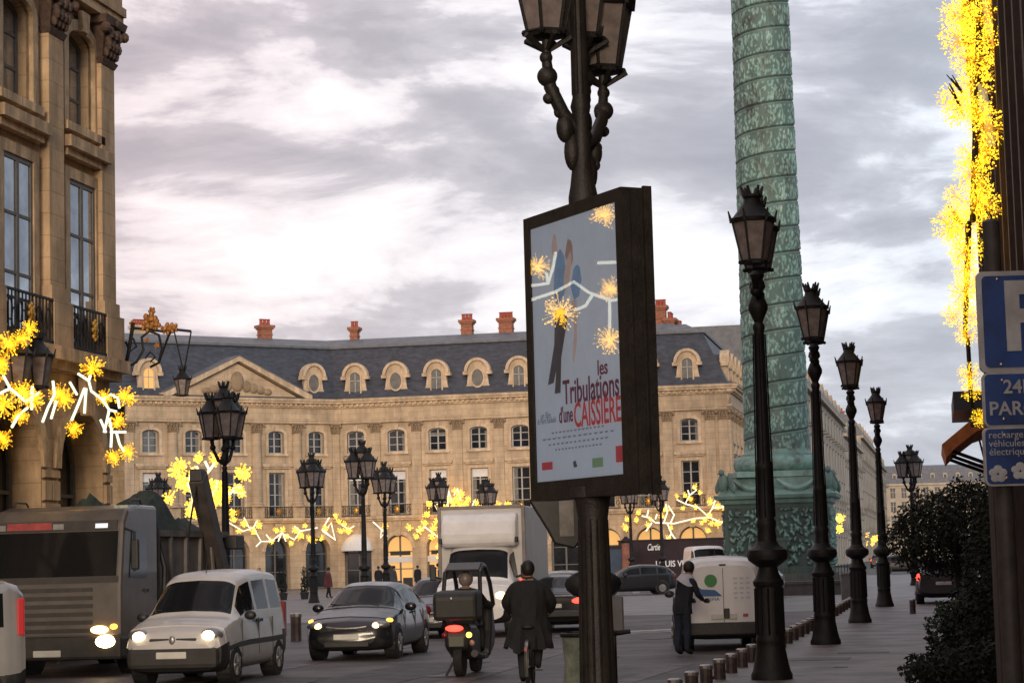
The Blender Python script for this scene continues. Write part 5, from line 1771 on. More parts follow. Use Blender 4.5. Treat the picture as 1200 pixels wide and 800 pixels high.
# --- shop hoarding with lettering
HB = mat('hoarding_board', (0.035, 0.02, 0.024), 0.5, var=0.25, scale=0.8)
h0 = HX(726, 176); h1 = HX(868, 172)
hd_ = (h1 - h0)
HO = empty('shop_hoarding', h0, math.atan2(hd_.y, hd_.x))
LH = hd_.length
MB().box(0, LH, 0, 0.5, 0, 3.15).build('board', HB, HO)
MB().box(-0.05, LH + 0.05, -0.08, 0.55, 3.15, 3.25).build('coping', HB, HO)
for i in range(1, 6):
    MB().box(LH * i / 6 - 0.03, LH * i / 6 + 0.03, -0.02, -0.001, 0, 3.15).build('batten', HB, HO)
def on_h(px, py):
    y = plane_pt(px, py, h0, 0, Vector((-hd_.y, hd_.x, 0)).normalized())
    v = y - h0
    return v.dot(hd_.normalized()), y.z
for tx, px, py, sz, wfit, sh in (('LOUIS VUITTON', 800, 660, 0.66, 2.75, 0.0), ('Cartier', 767, 641, 0.72, 1.25, 0.35)):
    x, z = on_h(px, py)
    me = text_mesh('lettering', tx, sz, mat('white_lettering', (0.75, 0.73, 0.72), 0.5, emit=(1, 0.95, 0.9), estr=0.15), 0.01, 1.0, shear=sh, bold=0.01)
    xs = [v.co.x for v in me.vertices]
    wd = max(xs) - min(xs)
    me.transform(Matrix.Diagonal((wfit / wd * (1.6 if tx[0] == 'L' else 1), 1, 1, 1)))
    link('lettering', me, HO, (x, -0.03, z))
tag(HO, 'dark shop hoarding with white lettering at the palace foot', 'hoarding')
# second, higher hoarding piece left of it
gb = empty('striped_column', (*HX(735, 172).xy, 0))
MB().lathe([(0.35, 0), (0.35, 3.0), (0.3, 3.05)], 12).build('shaft', mat('advert_pillar', (0.3, 0.12, 0.08), 0.7, var=0.5, scale=1.5), gb, smooth=True)
MB().lathe([(0.4, 3.0), (0.42, 3.15), (0.1, 3.5)], 12).build('cap', IRON, gb, smooth=True)
tag(gb, 'reddish poster pillar beside the dark hoarding', 'pillar')
bt = empty('blue_kiosk', (*HX(712, 174).xy, 0), -ALPHA)
MB().box(-1.3, 1.3, -0.6, 0.6, 0, 2.6).build('panel', mat('kiosk_blue', (0.03, 0.06, 0.11), 0.6, var=0.3, scale=1), bt)
MB().box(-1.4, 1.4, -0.7, 0.7, 2.6, 2.75).build('roof', IRON, bt)
tag(bt, 'blue-grey boxed shop front below the lit arch', 'kiosk')
for px in (731, 760):
    o = MB().box(-0.45, 0.45, -0.3, 0.3, 0, 0.75).box(-0.5, 0.5, -0.35, 0.35, 0.75, 0.85).build('stone_block', mat('white_block', (0.42, 0.41, 0.42), 0.8, var=0.15), None, loc=(*HX(px, 117).xy, 0.008))
    tag(o, 'pale stone block on the square beside the lamp near the hoarding', 'block', 'pale blocks on the square')

# --- traffic signal pole with bin behind the advertising lamp
ts = empty('traffic_signal', (*HX(700, 25.0).xy, 0.11), 0)
MB().lathe([(0.11, 0), (0.11, 0.12), (0.07, 0.2), (0.055, 2.75), (0.02, 2.8)], 12).build('pole', IRON, ts, smooth=True)
sh_ = MB()
sh_.prism([(-0.7, 2.42), (-0.34, 2.5), (-0.1, 2.5), (-0.1, 1.98), (-0.2, 1.86), (-0.42, 1.92), (-0.5, 2.08)], -0.16, 0.22)
hd1 = sh_.build('signal_head', BLACKP, ts, bevel=0.02)
MB().box(-0.36, -0.2, -0.175, -0.161, 2.0, 2.42).build('reflection_patch', mat('reflected_glow', (0.14, 0.12, 0.11), 0.4, var=0.4, scale=5), hd1)  # paler patch painted in for a glow reflected on the head
rp_b = MB().ball((0, 0, 1.46), 0.32, 0.14, 0.17, 14, 8).build('repeater_head', BLACKP, ts, smooth=True)
MB().box(0.08, 0.33, -0.06, 0.12, 0.92, 1.32).build('push_button_box', mat('signal_grey', (0.16, 0.16, 0.165), 0.5, var=0.3), ts, bevel=0.02)
tag(ts, 'dark traffic signal pole seen from behind next to the poster column', 'traffic signal')
bn = empty('litter_bin', (*HX(693, 24.6).xy, 0.11))
rg = MB()
K = 20
for i in range(K):
    a, b = 2 * math.pi * i / K, 2 * math.pi * (i + 1) / K
    rg.bar((0.3 * math.cos(a), 0.3 * math.sin(a), 0.92), (0.3 * math.cos(b), 0.3 * math.sin(b), 0.92), 0.025, n=6)
rg.bar((0.28, 0, 0.92), (0.46, 0, 0.94), 0.03, 0.025, 6)
rg.build('ring', IRON, bn)
MB().bar((0.27, 0.08, 0), (0.27, 0.08, 0.95), 0.04, n=8).build('stand', IRON, bn)
bgm = mat('bin_bag', (0.19, 0.26, 0.20), 0.4, var=0.45, scale=6, bump=0.5, bscale=9, col2=(0.32, 0.34, 0.27))
MB().lathe([(0.295, 0.91), (0.29, 0.8), (0.27, 0.6), (0.29, 0.4), (0.26, 0.2), (0.15, 0.06), (0.05, 0.03)], 18).build('bag', bgm, bn, smooth=True)
tag(bn, 'street litter bin with a translucent green bag beside the poster column', 'litter bin')

# --- clipped trees and shrubs on the right
LEAF = mat('dark_leaf', (0.012, 0.018, 0.010), 0.8, var=0.5, scale=3)
LEAF2 = mat('green_leaf', (0.02, 0.032, 0.016), 0.8, var=0.5, scale=3)
BARK = mat('bark', (0.05, 0.037, 0.03), 0.9, var=0.3, scale=8, bump=0.5)
def leaves(n, blobs, size, seed):
    """leaf faces spread through a set of ellipsoids (c, rx, ry, rz)"""
    rr = np.random.default_rng(seed)
    vs, fs = [], []
    wts = np.array([b[1] * b[2] * b[3] for b in blobs]); wts = wts / wts.sum()
    for i in range(n):
        b = blobs[rr.choice(len(blobs), p=wts)]
        d = rr.normal(size=3); d /= np.linalg.norm(d)
        rad = rr.uniform(0.45, 1.0) ** 0.4 * (1 + 0.12 * math.sin(d[0] * 7 + d[2] * 5 + seed) + rr.normal() * 0.05)
        c = np.array(b[0]) + d * rad * np.array(b[1:4])
        nn = d + rr.normal(size=3) * 0.7
        nn /= np.linalg.norm(nn)
        t = np.cross(nn, rr.normal(size=3)); t /= np.linalg.norm(t) + 1e-9
        w = np.cross(nn, t)
        s_ = size * rr.uniform(0.6, 1.3)
        o = len(vs)
        vs += [tuple(c - t * s_), tuple(c + w * s_ * 0.45), tuple(c + t * s_), tuple(c - w * s_ * 0.45)]
        fs.append((o, o + 1, o + 2, o + 3))
    return vs, fs
def topiary(name, loc, label, blobs, n, size, trunk=None, m=LEAF, seed=1, planter=None, cat='tree'):
    r_ = empty(name, loc)
    vs, fs = leaves(n, blobs, size, seed)
    mb = MB(); mb.v = vs; mb.f = fs
    me = bpy.data.meshes.new('crown'); me.from_pydata(vs, [], fs); me.materials.append(m)
    o = link('crown', me, r_)
    if trunk:
        t = MB().tube(trunk[0], trunk[1], 8)
        for k in range(7):
            b = blobs[k % len(blobs)]
            top_ = Vector(trunk[0][-1])
            e_ = Vector(b[0]) + Vector((random.uniform(-.6, .6) * b[1], random.uniform(-.6, .6) * b[2], random.uniform(-.3, .6) * b[3]))
            t.bar(top_, e_, 0.03, 0.01, 5)
        t.build('trunk', BARK, r_)
    if planter:
        MB().lathe(planter, 16).build('planter', mat('lead_planter', (0.03, 0.03, 0.032), 0.7, var=0.3, scale=5), r_, smooth=True)
    tag(r_, label, cat)
    return r_
t1 = HX(1128, 30)
topiary('clipped_tree', (t1.x, t1.y, 0.11), 'dark round clipped tree in a tub beside the hotel pavement',
        [((0, 0, 2.0), 0.78, 0.75, 0.62), ((0.45, 0.1, 2.1), 0.62, 0.6, 0.6), ((-0.35, 0, 1.9), 0.58, 0.6, 0.5), ((0.75, 0.2, 1.75), 0.5, 0.5, 0.5)], 15000, 0.034, ([(0, 0, 0.4), (0.02, 0, 1.0), (0, 0, 1.7)], [0.05, 0.045, 0.035]), planter=[(0.28, 0), (0.33, 0.45), (0.36, 0.47), (0.36, 0.52), (0.2, 0.52)], seed=2)
t2 = HX(1142, 27)
topiary('clipped_shrub', (t2.x, t2.y, 0.11), 'leafy green shrub below the round clipped tree', [((0, 0, 0.85), 0.42, 0.4, 0.45), ((-0.28, 0, 0.7), 0.3, 0.3, 0.36), ((0.35, 0, 0.95), 0.4, 0.4, 0.6)], 7000, 0.034, ([(0, 0, 0), (0, 0, 0.6)], [0.04, 0.03]), LEAF2, 5, None, 'shrub')
t3 = HX(1176, 24)
topiary('clipped_shrub', (t3.x, t3.y, 0.11), 'tall dark hedge clump against the timber post', [((0, 0, 1.3), 0.36, 0.4, 1.1), ((-0.2, 0, 0.8), 0.3, 0.3, 0.6)], 8000, 0.036, ([(0, 0, 0), (0, 0, 1.0)], [0.04, 0.03]), LEAF, 6, None, 'shrub')
t4 = HX(1120, 22.5)
topiary('clipped_shrub', (t4.x, t4.y, 0.11), 'low dark bush in a planter nearest the sign post', [((0.1, 0, 0.5), 0.45, 0.4, 0.3), ((-0.3, 0, 0.52), 0.22, 0.25, 0.2), ((0.55, 0, 0.55), 0.4, 0.35, 0.3)], 7000, 0.034, ([(0, 0, 0), (0.1, 0, 0.4)], [0.04, 0.03]), LEAF, 7, [(0.25, 0), (0.28, 0.3), (0.3, 0.33), (0.2, 0.33)], 'shrub')
for px, Y in ((332, 126), (357, 128), (304, 130)):
    p = HX(px, Y)
    topiary('potted_cypress', (p.x, p.y, 0.008), 'slim dark potted cypress on the square in front of the arches', [((0, 0, 1.2), 0.2, 0.2, 0.7), ((0, 0, 0.7), 0.26, 0.26, 0.4)], 380, 0.07, ([(0, 0, 0.3), (0, 0, 1.4)], [0.03, 0.02]), LEAF, int(px), [(0.2, 0), (0.26, 0.4), (0.2, 0.4)])['group'] = 'potted cypresses on the square'

# --- ornate bracket lantern on the corner house
bk0 = c_pt + U * 0.05
BK = empty('bracket_lantern', Vector((bk0.x, bk0.y, 0)) + Vector((0, 0, 7.0)))
bl0 = Vector(BK.location)
def BP(px, py):
    return P(px, py, 49.2) - bl0
ir = MB()
ir.tube([BP(146, 432), BP(150, 415), BP(155, 385), BP(156, 378)], 0.045, 8)
ir.tube([BP(150, 430), BP(160, 424), BP(168, 410), BP(166, 395), BP(175, 388), BP(186, 392), BP(190, 408), BP(186, 425), BP(176, 430)], 0.03, 6)
ir.tube([BP(186, 425), BP(192, 408), BP(198, 392), BP(203, 386)], 0.03, 6)
ir.tube([BP(156, 384), BP(172, 386), BP(190, 388), BP(205, 386), BP(224, 388)], 0.03, 6)
ir.tube([BP(147, 400), BP(152, 412), BP(160, 406), BP(156, 396)], 0.025, 6)
ir.tube([BP(170, 420), BP(176, 412), BP(182, 418), BP(176, 424)], 0.022, 6)
ir.build('bracket', IRON, BK)
gmat = mat('dark_gilding', (0.34, 0.15, 0.04), 0.45, metal=0.6, var=0.4, scale=10)
for px, py, r in ((155, 379, 0.07), (176, 374, 0.16), (172, 382, 0.13), (182, 380, 0.12), (198, 385, 0.13), (203, 384, 0.11), (178, 364, 0.08), (184, 405, 0.06), (172, 398, 0.05), (192, 386, 0.09)):
    c = BP(px, py)
    gd = MB().ball(c, r * 0.6, r * 0.4, r * 0.7, 8, 5)
    for k in range(5):
        a = 2 * math.pi * k / 5 + px
        gd.ball(c + Vector((r * 0.7 * math.cos(a), 0, r * 0.7 * math.sin(a))), r * 0.4, r * 0.3, r * 0.5, 6, 4)
    gd.build('gilded_ornament', gmat, BK)
cr_ = MB()
cr_.tube([BP(204, 388), BP(214, 432)], 0.018, 5).tube([BP(224, 388), BP(216, 432)], 0.018, 5)
cr_.build('chain', IRON, BK)
lo = BP(214, 464)
lantern(BK, lo, 0.52, 0.1)
tag(BK, 'ornate gilded bracket with a hanging lantern on the house corner', 'lantern')
# wall lanterns over the arcade of the corner house
for px, Y, hh in ((20, 44.6, 5.4), (44, 45.8, 5.3)):
    wlb = empty('wall_lantern', plane_pt(px, 455, c_pt + N * 0.9, 0, N))
    lantern(wlb, (0, 0, 0), 0.85, 0.3)
    MB().tube([(0, 0, 0), (0, 0, -0.3), (-0.6, 0.1, -0.45), (-0.9, 0.15, -0.3)], 0.035, 6).build('bracket', IRON, wlb)
    tag(wlb, 'dark wall lantern among the light sticks over the arcade', 'lantern', 'wall lanterns over the arcade')
# ================================================================== vehicles
def paint(name, col, rough=0.3, metal=0.0, coat=0.6):
    return mat(name, col, rough, metal, var=0.07, scale=2.5, coat=coat)
def loft_body(root, sts, pm, ws, sides, rw=None, dark=None, du=0.07, name='body'):
    """body shell lofted through stations (x from the nose, z_bottom, z_belt, z_roof, half sill, half belt, half roof)"""
    sts = [tuple(map(float, s)) for s in sts]
    xs0 = np.array([s[0] for s in sts])
    L = xs0[-1]
    n = int(L / du)
    xs = np.unique(np.concatenate([np.linspace(0, L, n), xs0]))
    D = np.stack([np.interp(xs, xs0, [s[k] for s in sts]) for k in range(1, 7)], 1)
    for _ in range(2):
        D[1:-1] = (D[:-2] + 2 * D[1:-1] + D[2:]) / 4
    sub = [2, 2, 4, 4, 7, 3, 4]
    vv = []
    for k, c in enumerate(sub):
        vv += [k + i / c for i in range(c)]
    vv = np.array(vv + [7.0])
    rows = []
    for d in D:
        zb, zt, zr, wS, wB, wR = d
        g = zr - zt
        cp = np.array([(0, zb), (0.84 * wS, zb), (wS, zb + 0.13), (wS * 1.01, (zb + zt) / 2 + 0.05), (wB, zt), (wR, zr - min(0.07, g * 0.35)), (wR * 0.72, zr), (0, zr + 0.02)])
        w = np.interp(vv, range(8), cp[:, 0])
        z = np.interp(vv, range(8), cp[:, 1])
        for _ in range(1):
            w[1:-1] = (w[:-2] + 2 * w[1:-1] + w[2:]) / 4
            z[1:-1] = (z[:-2] + 2 * z[1:-1] + z[2:]) / 4
        rows.append(np.stack([w, z], 1))
    rows = np.array(rows)                          # nx, nv, 2
    nx, nv = rows.shape[:2]
    verts = []
    for i in range(nx):
        ring = [(rows[i, j, 0], L / 2 - xs[i], rows[i, j, 1]) for j in range(nv)] + [(-rows[i, j, 0], L / 2 - xs[i], rows[i, j, 1]) for j in range(nv - 2, 0, -1)]
        verts.append(ring)
    nr = len(verts[0])
    flat = [p for r in verts for p in r]
    groups = {'body': [], 'windscreen': [], 'rear_window': [], 'dark_trim': []}
    for a in range(len(sides)):
        groups['side_window_%d_l' % a] = []
        groups['side_window_%d_r' % a] = []
    for i in range(nx - 1):
        xc = (xs[i] + xs[i + 1]) / 2
        gh = (D[i][2] - D[i][1])
        for j in range(nr):
            jj = j if j < nv - 1 else nr - 1 - j
            left = j >= nv - 1
            v = (vv[jj] + vv[jj + 1]) / 2
            f = (i * nr + j, i * nr + (j + 1) % nr, (i + 1) * nr + (j + 1) % nr, (i + 1) * nr + j)
            k = 'body'
            if ws and ws[0] < xc < ws[1] and v > 5.05:
                k = 'windscreen'
            elif rw and rw[0] < xc < rw[1] and v > 5.05:
                k = 'rear_window'
            elif 4.15 < v < 4.86 and gh > 0.12:
                for a, (s0, s1) in enumerate(sides):
                    if s0 < xc < s1:
                        k = 'side_window_%d_%s' % (a, 'l' if left else 'r')
            if k == 'body' and dark and dark(xc, v):
                k = 'dark_trim'
            groups[k].append(f)
    groups['body'] += [tuple(range(nr)), tuple(range((nx - 1) * nr + nr - 1, (nx - 1) * nr - 1, -1))]
    for k, fs in groups.items():
        if not fs:
            continue
        used = sorted({i for f in fs for i in f})
        rm = {u: i for i, u in enumerate(used)}
        mb = MB()
        mb.v = [flat[u] for u in used]
        mb.f = [tuple(rm[i] for i in f) for f in fs]
        nm = 'side_window' if k.startswith('side') else k
        mb.build(name if k == 'body' else nm, pm if k == 'body' else (BLACKP if k == 'dark_trim' else CARGLASS), root, smooth=True)
    return L
def wheels(root, L, xs, hw, r, rimm=None, wd=0.2):
    for x in xs:
        for s in (-1, 1):
            def disc(rr, y0, y1):
                mb = MB().lathe([(rr * 0.96, 0), (rr, 0.02), (rr, y1 - y0 - 0.02), (rr * 0.94, y1 - y0)], 22)
                M = Matrix.Translation((s * y0, 0, 0)) @ Matrix.Rotation(R(90) * s, 4, 'Y')
                return mb.xform(M)
            arch = disc(r * 1.17, hw - wd - 0.05, hw + 0.004)
            arch.build('wheel_arch', BLACKP, root, loc=(0, L / 2 - x, r + 0.03))
            t = disc(r, hw - wd, hw + 0.012).build('wheel', RUBBER, root, smooth=True, loc=(0, L / 2 - x, r))
            rm = disc(r * 0.62, hw - 0.1, hw + 0.02)
            rm.build('rim', rimm or RIM, t, smooth=True)
            sp = MB()
            for k in range(5):
                a = 2 * math.pi * k / 5
                sp.bar((s * (hw + 0.024), 0.04 * math.cos(a), 0.04 * math.sin(a)), (s * (hw + 0.022), r * 0.58 * math.cos(a), r * 0.58 * math.sin(a)), 0.028, 0.02, 5)
            sp.build('spokes', BLACKP if rimm else RIM, t)
def part_ball(root, name, c, rx, ry, rz, m, n=14, k=8):
    return MB().ball(c, rx, ry, rz, n, k).build(name, m, root, smooth=True)
def part_box(root, name, c, s, m, bevel=0.015):
    return MB().cbox(*c, *s).build(name, m, root, bevel=bevel)
def mirror_pair(root, w, y, z, m, sc=1.0):
    for s in (-1, 1):
        part_ball(root, 'wing_mirror', (s * (w + 0.1), y, z), 0.12 * sc, 0.07 * sc, 0.09 * sc, m)

KST = [(0, .32, .66, .68, .68, .62, .45), (.09, .24, .80, .83, .79, .74, .58), (.28, .2, .90, .95, .82, .78, .64), (.62, .2, .97, 1.04, .83, .80, .68), (.95, .2, 1.02, 1.10, .83, .81, .70), (1.62, .2, 1.06, 1.70, .83, .80, .60), (2.0, .2, 1.06, 1.79, .83, .80, .65), (3.0, .2, 1.06, 1.83, .83, .80, .67), (3.8, .22, 1.06, 1.79, .83, .80, .67), (3.95, .26, 1.05, 1.72, .81, .78, .64), (4.0, .34, 1.02, 1.64, .78, .75, .60)]
def kangoo(loc, az, pm, label, lights=True, side_glass=True, name='small_van'):
    r_ = empty(name, loc, -az)
    L = loft_body(r_, KST, pm, (1.0, 1.56), [(1.22, 2.08), (2.2, 2.95), (3.07, 3.7)] if side_glass else [(1.22, 2.08)], None,
                  lambda x, v: (v < 3.15 and (x < 0.42 or x > 3.62)) or (2.75 < v < 3.12))
    wheels(r_, L, (0.78, 3.38), 0.83, 0.31)
    f = L / 2
    for s in (-1, 1):
        hl = part_ball(r_, 'headlamp', (s * 0.60, f - 0.18, 0.80), 0.19, 0.13, 0.115, RIM)
        if lights:
            part_ball(hl, 'bulb', (s * 0.58, f - 0.12, 0.80), 0.12, 0.1, 0.085, HEADL)
        part_box(r_, 'tail_lamp', (s * 0.765, -f + 0.05, 0.95), (0.1, 0.14, 0.62), TAILOFF)
        part_box(r_, 'grille_slot', (s * 0.22, f - 0.075, 0.735), (0.34, 0.08, 0.06), BLACKP)
    part_ball(r_, 'badge', (0, f + 0.0, 0.74), 0.05, 0.02, 0.07, RIM)
    part_box(r_, 'front_bumper', (0, f - 0.06, 0.45), (1.5, 0.2, 0.34), mat('bumper_grey', (0.03, 0.028, 0.028), 0.7, var=0.2), 0.08)
    part_box(r_, 'number_plate', (0, f + 0.05, 0.50), (0.5, 0.03, 0.11), PLATE)
    part_box(r_, 'number_plate', (0.0, -f - 0.01, 0.66), (0.5, 0.03, 0.11), PLATE)
    mirror_pair(r_, 0.82, f - 1.32, 1.08, BLACKP, 0.85)
    for x in (-0.35, 0.2):
        MB().bar((x, f - 0.99, 1.13), (x + 0.42, f - 1.1, 1.2), 0.012, n=5).build('wiper', BLACKP, r_)
    for s in (-1, 1):
        for sx_ in (1.14, 2.14, 3.01):
            MB().box(s * 0.828 - 0.012, s * 0.828 + 0.012, f - sx_ - 0.008, f - sx_ + 0.008, 0.42, 1.02).build('door_seam', BLACKP, r_)
    MB().bar((0, f - 1.9, 1.78), (0, f - 1.97, 2.0), 0.008, n=5).build('aerial', BLACKP, r_)
    for s in (-1, 1):
        part_box(r_, 'door_handle', (s * 0.835, f - 2.05, 0.98), (0.02, 0.14, 0.05), BLACKP, 0)
        part_box(r_, 'door_handle', (s * 0.835, f - 2.3, 0.98), (0.02, 0.14, 0.05), BLACKP, 0)
    tag(r_, label, 'van')
    return r_, L
SILV = paint('silver_paint', (0.52, 0.50, 0.49), 0.4, 0.1, 0.3)
WHT = paint('van_white', (0.72, 0.71, 0.72), 0.4)
DKG = paint('dark_grey_paint', (0.012, 0.013, 0.017), 0.28, 0.0, 0.3)
BLK = paint('black_paint', (0.012, 0.012, 0.015), 0.3, 0, 0.3)
BLUEG = paint('blue_grey_paint', (0.05, 0.058, 0.085), 0.35, 0.0, 0.3)
AZ_IN = R(189)
p = HX(202, 35.6)
back = Vector((-math.sin(AZ_IN), -math.cos(AZ_IN), 0))
kangoo((p + back * 2.0).xy[:] + (0.004,), AZ_IN, SILV, 'small silver van with headlamps on, driving beside the lorry')

# white van parked on the right, rear to the camera
AZ_P = R(1.0)
p = HX(850, 43.6)
ctr_ = p + Vector((math.sin(AZ_P), math.cos(AZ_P), 0)) * 2.0
vr, L = kangoo((ctr_.x, ctr_.y, 0.004), AZ_P, WHT, 'white delivery van parked with its rear doors towards the street', lights=False, side_glass=False, name='delivery_van')
f = L / 2
MB().box(-0.005, 0.005, -f - 0.012, -f + 0.02, 0.5, 1.6).build('door_seam', BLACKP, vr)
part_box(vr, 'bumper', (0, -f - 0.02, 0.42), (1.6, 0.14, 0.26), BLACKP, 0.04)
part_box(vr, 'door_handle', (0.05, -f - 0.015, 0.72), (0.12, 0.04, 0.2), BLACKP)
part_box(vr, 'brake_lamp', (0, -f + 0.02, 1.66), (0.14, 0.05, 0.04), BLACKP)
GREEN = mat('decal_green', (0.03, 0.22, 0.06), 0.5); DBLUE = mat('decal_blue', (0.02, 0.10, 0.28), 0.5)
c = MB()
c.add([(-0.24 + 0.125 * math.cos(2 * math.pi * i / 20), -f - 0.012, 1.36 + 0.125 * math.sin(2 * math.pi * i / 20)) for i in range(20)], [tuple(range(20))])
c.build('decal', GREEN, vr)
MB().add([(-0.55, -f - 0.011, 1.06), (-0.02, -f - 0.011, 1.06), (-0.16, -f - 0.011, 1.18), (-0.42, -f - 0.011, 1.2), (-0.5, -f - 0.011, 1.26)], [(0, 1, 2, 3, 4)]).build('decal', DBLUE, vr)
me = text_mesh('lettering', 'SANEFIA', 0.09, DBLUE, 0.001, 1.2); link('lettering', me, vr, (-0.28, -f - 0.013, 1.0))
for i in range(4):
    for tx, sz in ((('services', 0.09), ('entretien', 0.09), ('nettoyage', 0.09), ('24h', 0.09))[i],):
        pass
LGB = mat('decal_pale_blue', (0.5, 0.52, 0.57), 0.5)
for i in range(5):
    for k in range(3):
        part_box(vr, 'decal', (0.24 + k * 0.12, -f - 0.008, 1.40 - i * 0.095), (0.085 - 0.015 * ((i + k) % 3), 0.006, 0.03), LGB, 0)
part_box(vr, 'decal', (0.42, -f - 0.008, 0.68), (0.1, 0.006, 0.06), mat('decal_red', (0.4, 0.06, 0.06), 0.5), 0)

# dark hatchback
HST = [(0, .30, .56, .58, .58, .52, .4), (.10, .22, .68, .72, .76, .72, .58), (.35, .18, .77, .83, .85, .81, .66), (.75, .17, .85, .92, .88, .85, .70), (1.15, .17, .92, 1.0, .88, .86, .72), (1.95, .17, .95, 1.42, .88, .84, .58), (2.5, .17, .96, 1.49, .88, .84, .62), (3.3, .18, .98, 1.46, .88, .84, .61), (3.85, .2, 1.0, 1.34, .87, .82, .58), (4.15, .26, .98, 1.08, .83, .79, .62), (4.3, .34, .9, .94, .75, .70, .55)]
def hatch(loc, az, pm, label, lights='on', tail=False, name='hatchback_car', plates=True):
    r_ = empty(name, loc, -az)
    L = loft_body(r_, HST, pm, (1.2, 1.9), [(1.5, 2.38), (2.46, 3.2), (3.27, 3.75)], (3.45, 4.05), lambda x, v: v < 2.3 and x < 0.3)
    wheels(r_, L, (0.86, 3.48), 0.88, 0.315)
    f = L / 2
    for s in (-1, 1):
        hl = part_ball(r_, 'headlamp', (s * 0.64, f - 0.20, 0.68), 0.2, 0.14, 0.085, RIM)
        if lights == 'on':
            part_ball(hl, 'bulb', (s * 0.58, f - 0.125, 0.67), 0.085, 0.09, 0.065, HEADLW)
        if lights == 'on':
            part_ball(r_, 'indicator', (s * 0.78, f - 0.42, 0.76), 0.07, 0.14, 0.045, AMBER)
        part_ball(r_, 'tail_lamp', (s * 0.74, -f + 0.16, 0.86), 0.14, 0.1, 0.13, TAIL if tail else TAILOFF)
    part_box(r_, 'grille', (0, f - 0.06, 0.62), (0.8, 0.1, 0.09), BLACKP, 0.02)
    MB().tube([(-0.4, f - 0.03, 0.655), (-0.2, f + 0.0, 0.63), (0, f + 0.01, 0.625), (0.2, f + 0.0, 0.63), (0.4, f - 0.03, 0.655)], 0.018, 6).build('chrome_strip', STEEL, r_)
    part_box(r_, 'number_plate', (0, f + 0.02, 0.46), (0.5, 0.03, 0.11), PLATE)
    part_box(r_, 'number_plate', (0, -f - 0.01, 0.66), (0.5, 0.03, 0.11), PLATE)
    part_box(r_, 'lower_intake', (0, f - 0.03, 0.32), (0.9, 0.1, 0.12), BLACKP, 0.02)
    mirror_pair(r_, 0.86, f - 1.62, 1.0, pm)
    for x in (-0.4, 0.15):
        MB().bar((x, f - 1.2, 1.035), (x + 0.45, f - 1.3, 1.08), 0.012, n=5).build('wiper', BLACKP, r_)
    for s in (-1, 1):
        for sx_ in (1.42, 2.42, 3.24):
            MB().box(s * 0.882 - 0.012, s * 0.882 + 0.012, f - sx_ - 0.007, f - sx_ + 0.007, 0.36, 0.92).build('door_seam', BLACKP, r_)
        part_box(r_, 'door_handle', (s * 0.885, f - 2.3, 0.88), (0.03, 0.16, 0.035), BLACKP, 0)
    tag(r_, label, 'car')
    return r_
p = HX(406, 43.6)
hatch((*(p + back * 2.15).xy, 0.004), AZ_IN, DKG, 'dark grey hatchback with lamps and indicators lit, following the silver van')
p = HX(497, 55.0)
hatch((*(p + back * 2.15).xy, 0.004), AZ_IN, BLUEG, 'blue-grey car half hidden between the dark hatchback and the box lorry', lights='off')
# parked and distant cars
p = HX(742, 112)
hatch((*p.xy, 0.008), R(262), DKG, 'dark car standing across in front of the dark hoarding', name='distant_car')
p = HX(860, 96)
hatch((*p.xy, 0.008), R(280), paint('grey_paint', (0.13, 0.13, 0.13), 0.35, 0.2), 'grey car beyond the parked white delivery van', lights='off', name='distant_car')
p = HX(1106, 74)
hatch((*p.xy, 0.11), R(10), BLK, 'black car with red tail lamps beyond the clipped tree', lights='off', tail=True, name='distant_car')
p = HX(664, 72)
hatch((*p.xy, 0.004), R(10), paint('pale_grey_paint', (0.3, 0.3, 0.31), 0.35, 0.2), 'pale car ahead of the dark saloon', lights='off', tail=False, name='distant_car')
for px, Y, az, lb, tl in ((1030, 250, 10, 'small dark car with red lamps far down the street beyond the column', True), (1046, 210, 190, 'small car approaching from the far street beyond the last bollard lamp', False), (1060, 180, 100, 'dark car crossing the far side of the square beyond the lamps', False)):
    p = HX(px, Y)
    hatch((*p.xy, 0.004), R(az), BLK, lb, 'on' if az == 190 else 'off', tl, 'distant_car')

# saloon seen from behind
SST = [(0, .3, .6, .62, .6, .55, .4), (.12, .22, .7, .74, .8, .76, .6), (.8, .18, .84, .9, .9, .87, .7), (1.35, .18, .9, .97, .91, .88, .74), (2.1, .18, .94, 1.38, .91, .87, .58), (2.7, .18, .95, 1.44, .91, .87, .62), (3.4, .18, .96, 1.40, .91, .87, .6), (4.05, .18, .98, 1.08, .9, .86, .7), (4.6, .22, .96, 1.02, .87, .82, .66), (4.75, .3, .9, .95, .82, .76, .6), (4.8, .4, .84, .88, .76, .7, .55)]
p = HX(648, 57)
SA = empty('saloon_car', (*(p + U * 2.4).xy, 0.004), -ALPHA)
L = loft_body(SA, SST, BLK, (1.4, 2.05), [(1.75, 2.65), (2.72, 3.4)], (3.42, 4.02), None)
wheels(SA, L, (0.9, 3.75), 0.91, 0.32)
f = L / 2
for s in (-1, 1):
    part_ball(SA, 'tail_lamp', (s * 0.66, -f + 0.06, 0.80), 0.2, 0.1, 0.085, TAIL)
part_box(SA, 'chrome_strip', (0, -f - 0.005, 0.93), (1.1, 0.04, 0.035), STEEL)
part_box(SA, 'number_plate', (0, -f - 0.01, 0.68), (0.5, 0.03, 0.11), PLATE)
part_box(SA, 'bumper', (0, -f + 0.02, 0.48), (1.66, 0.16, 0.22), BLK, 0.05)
mirror_pair(SA, 0.9, f - 1.75, 1.0, BLK)
tag(SA, 'black saloon car with red tail lamps, ahead of the cyclist', 'car')

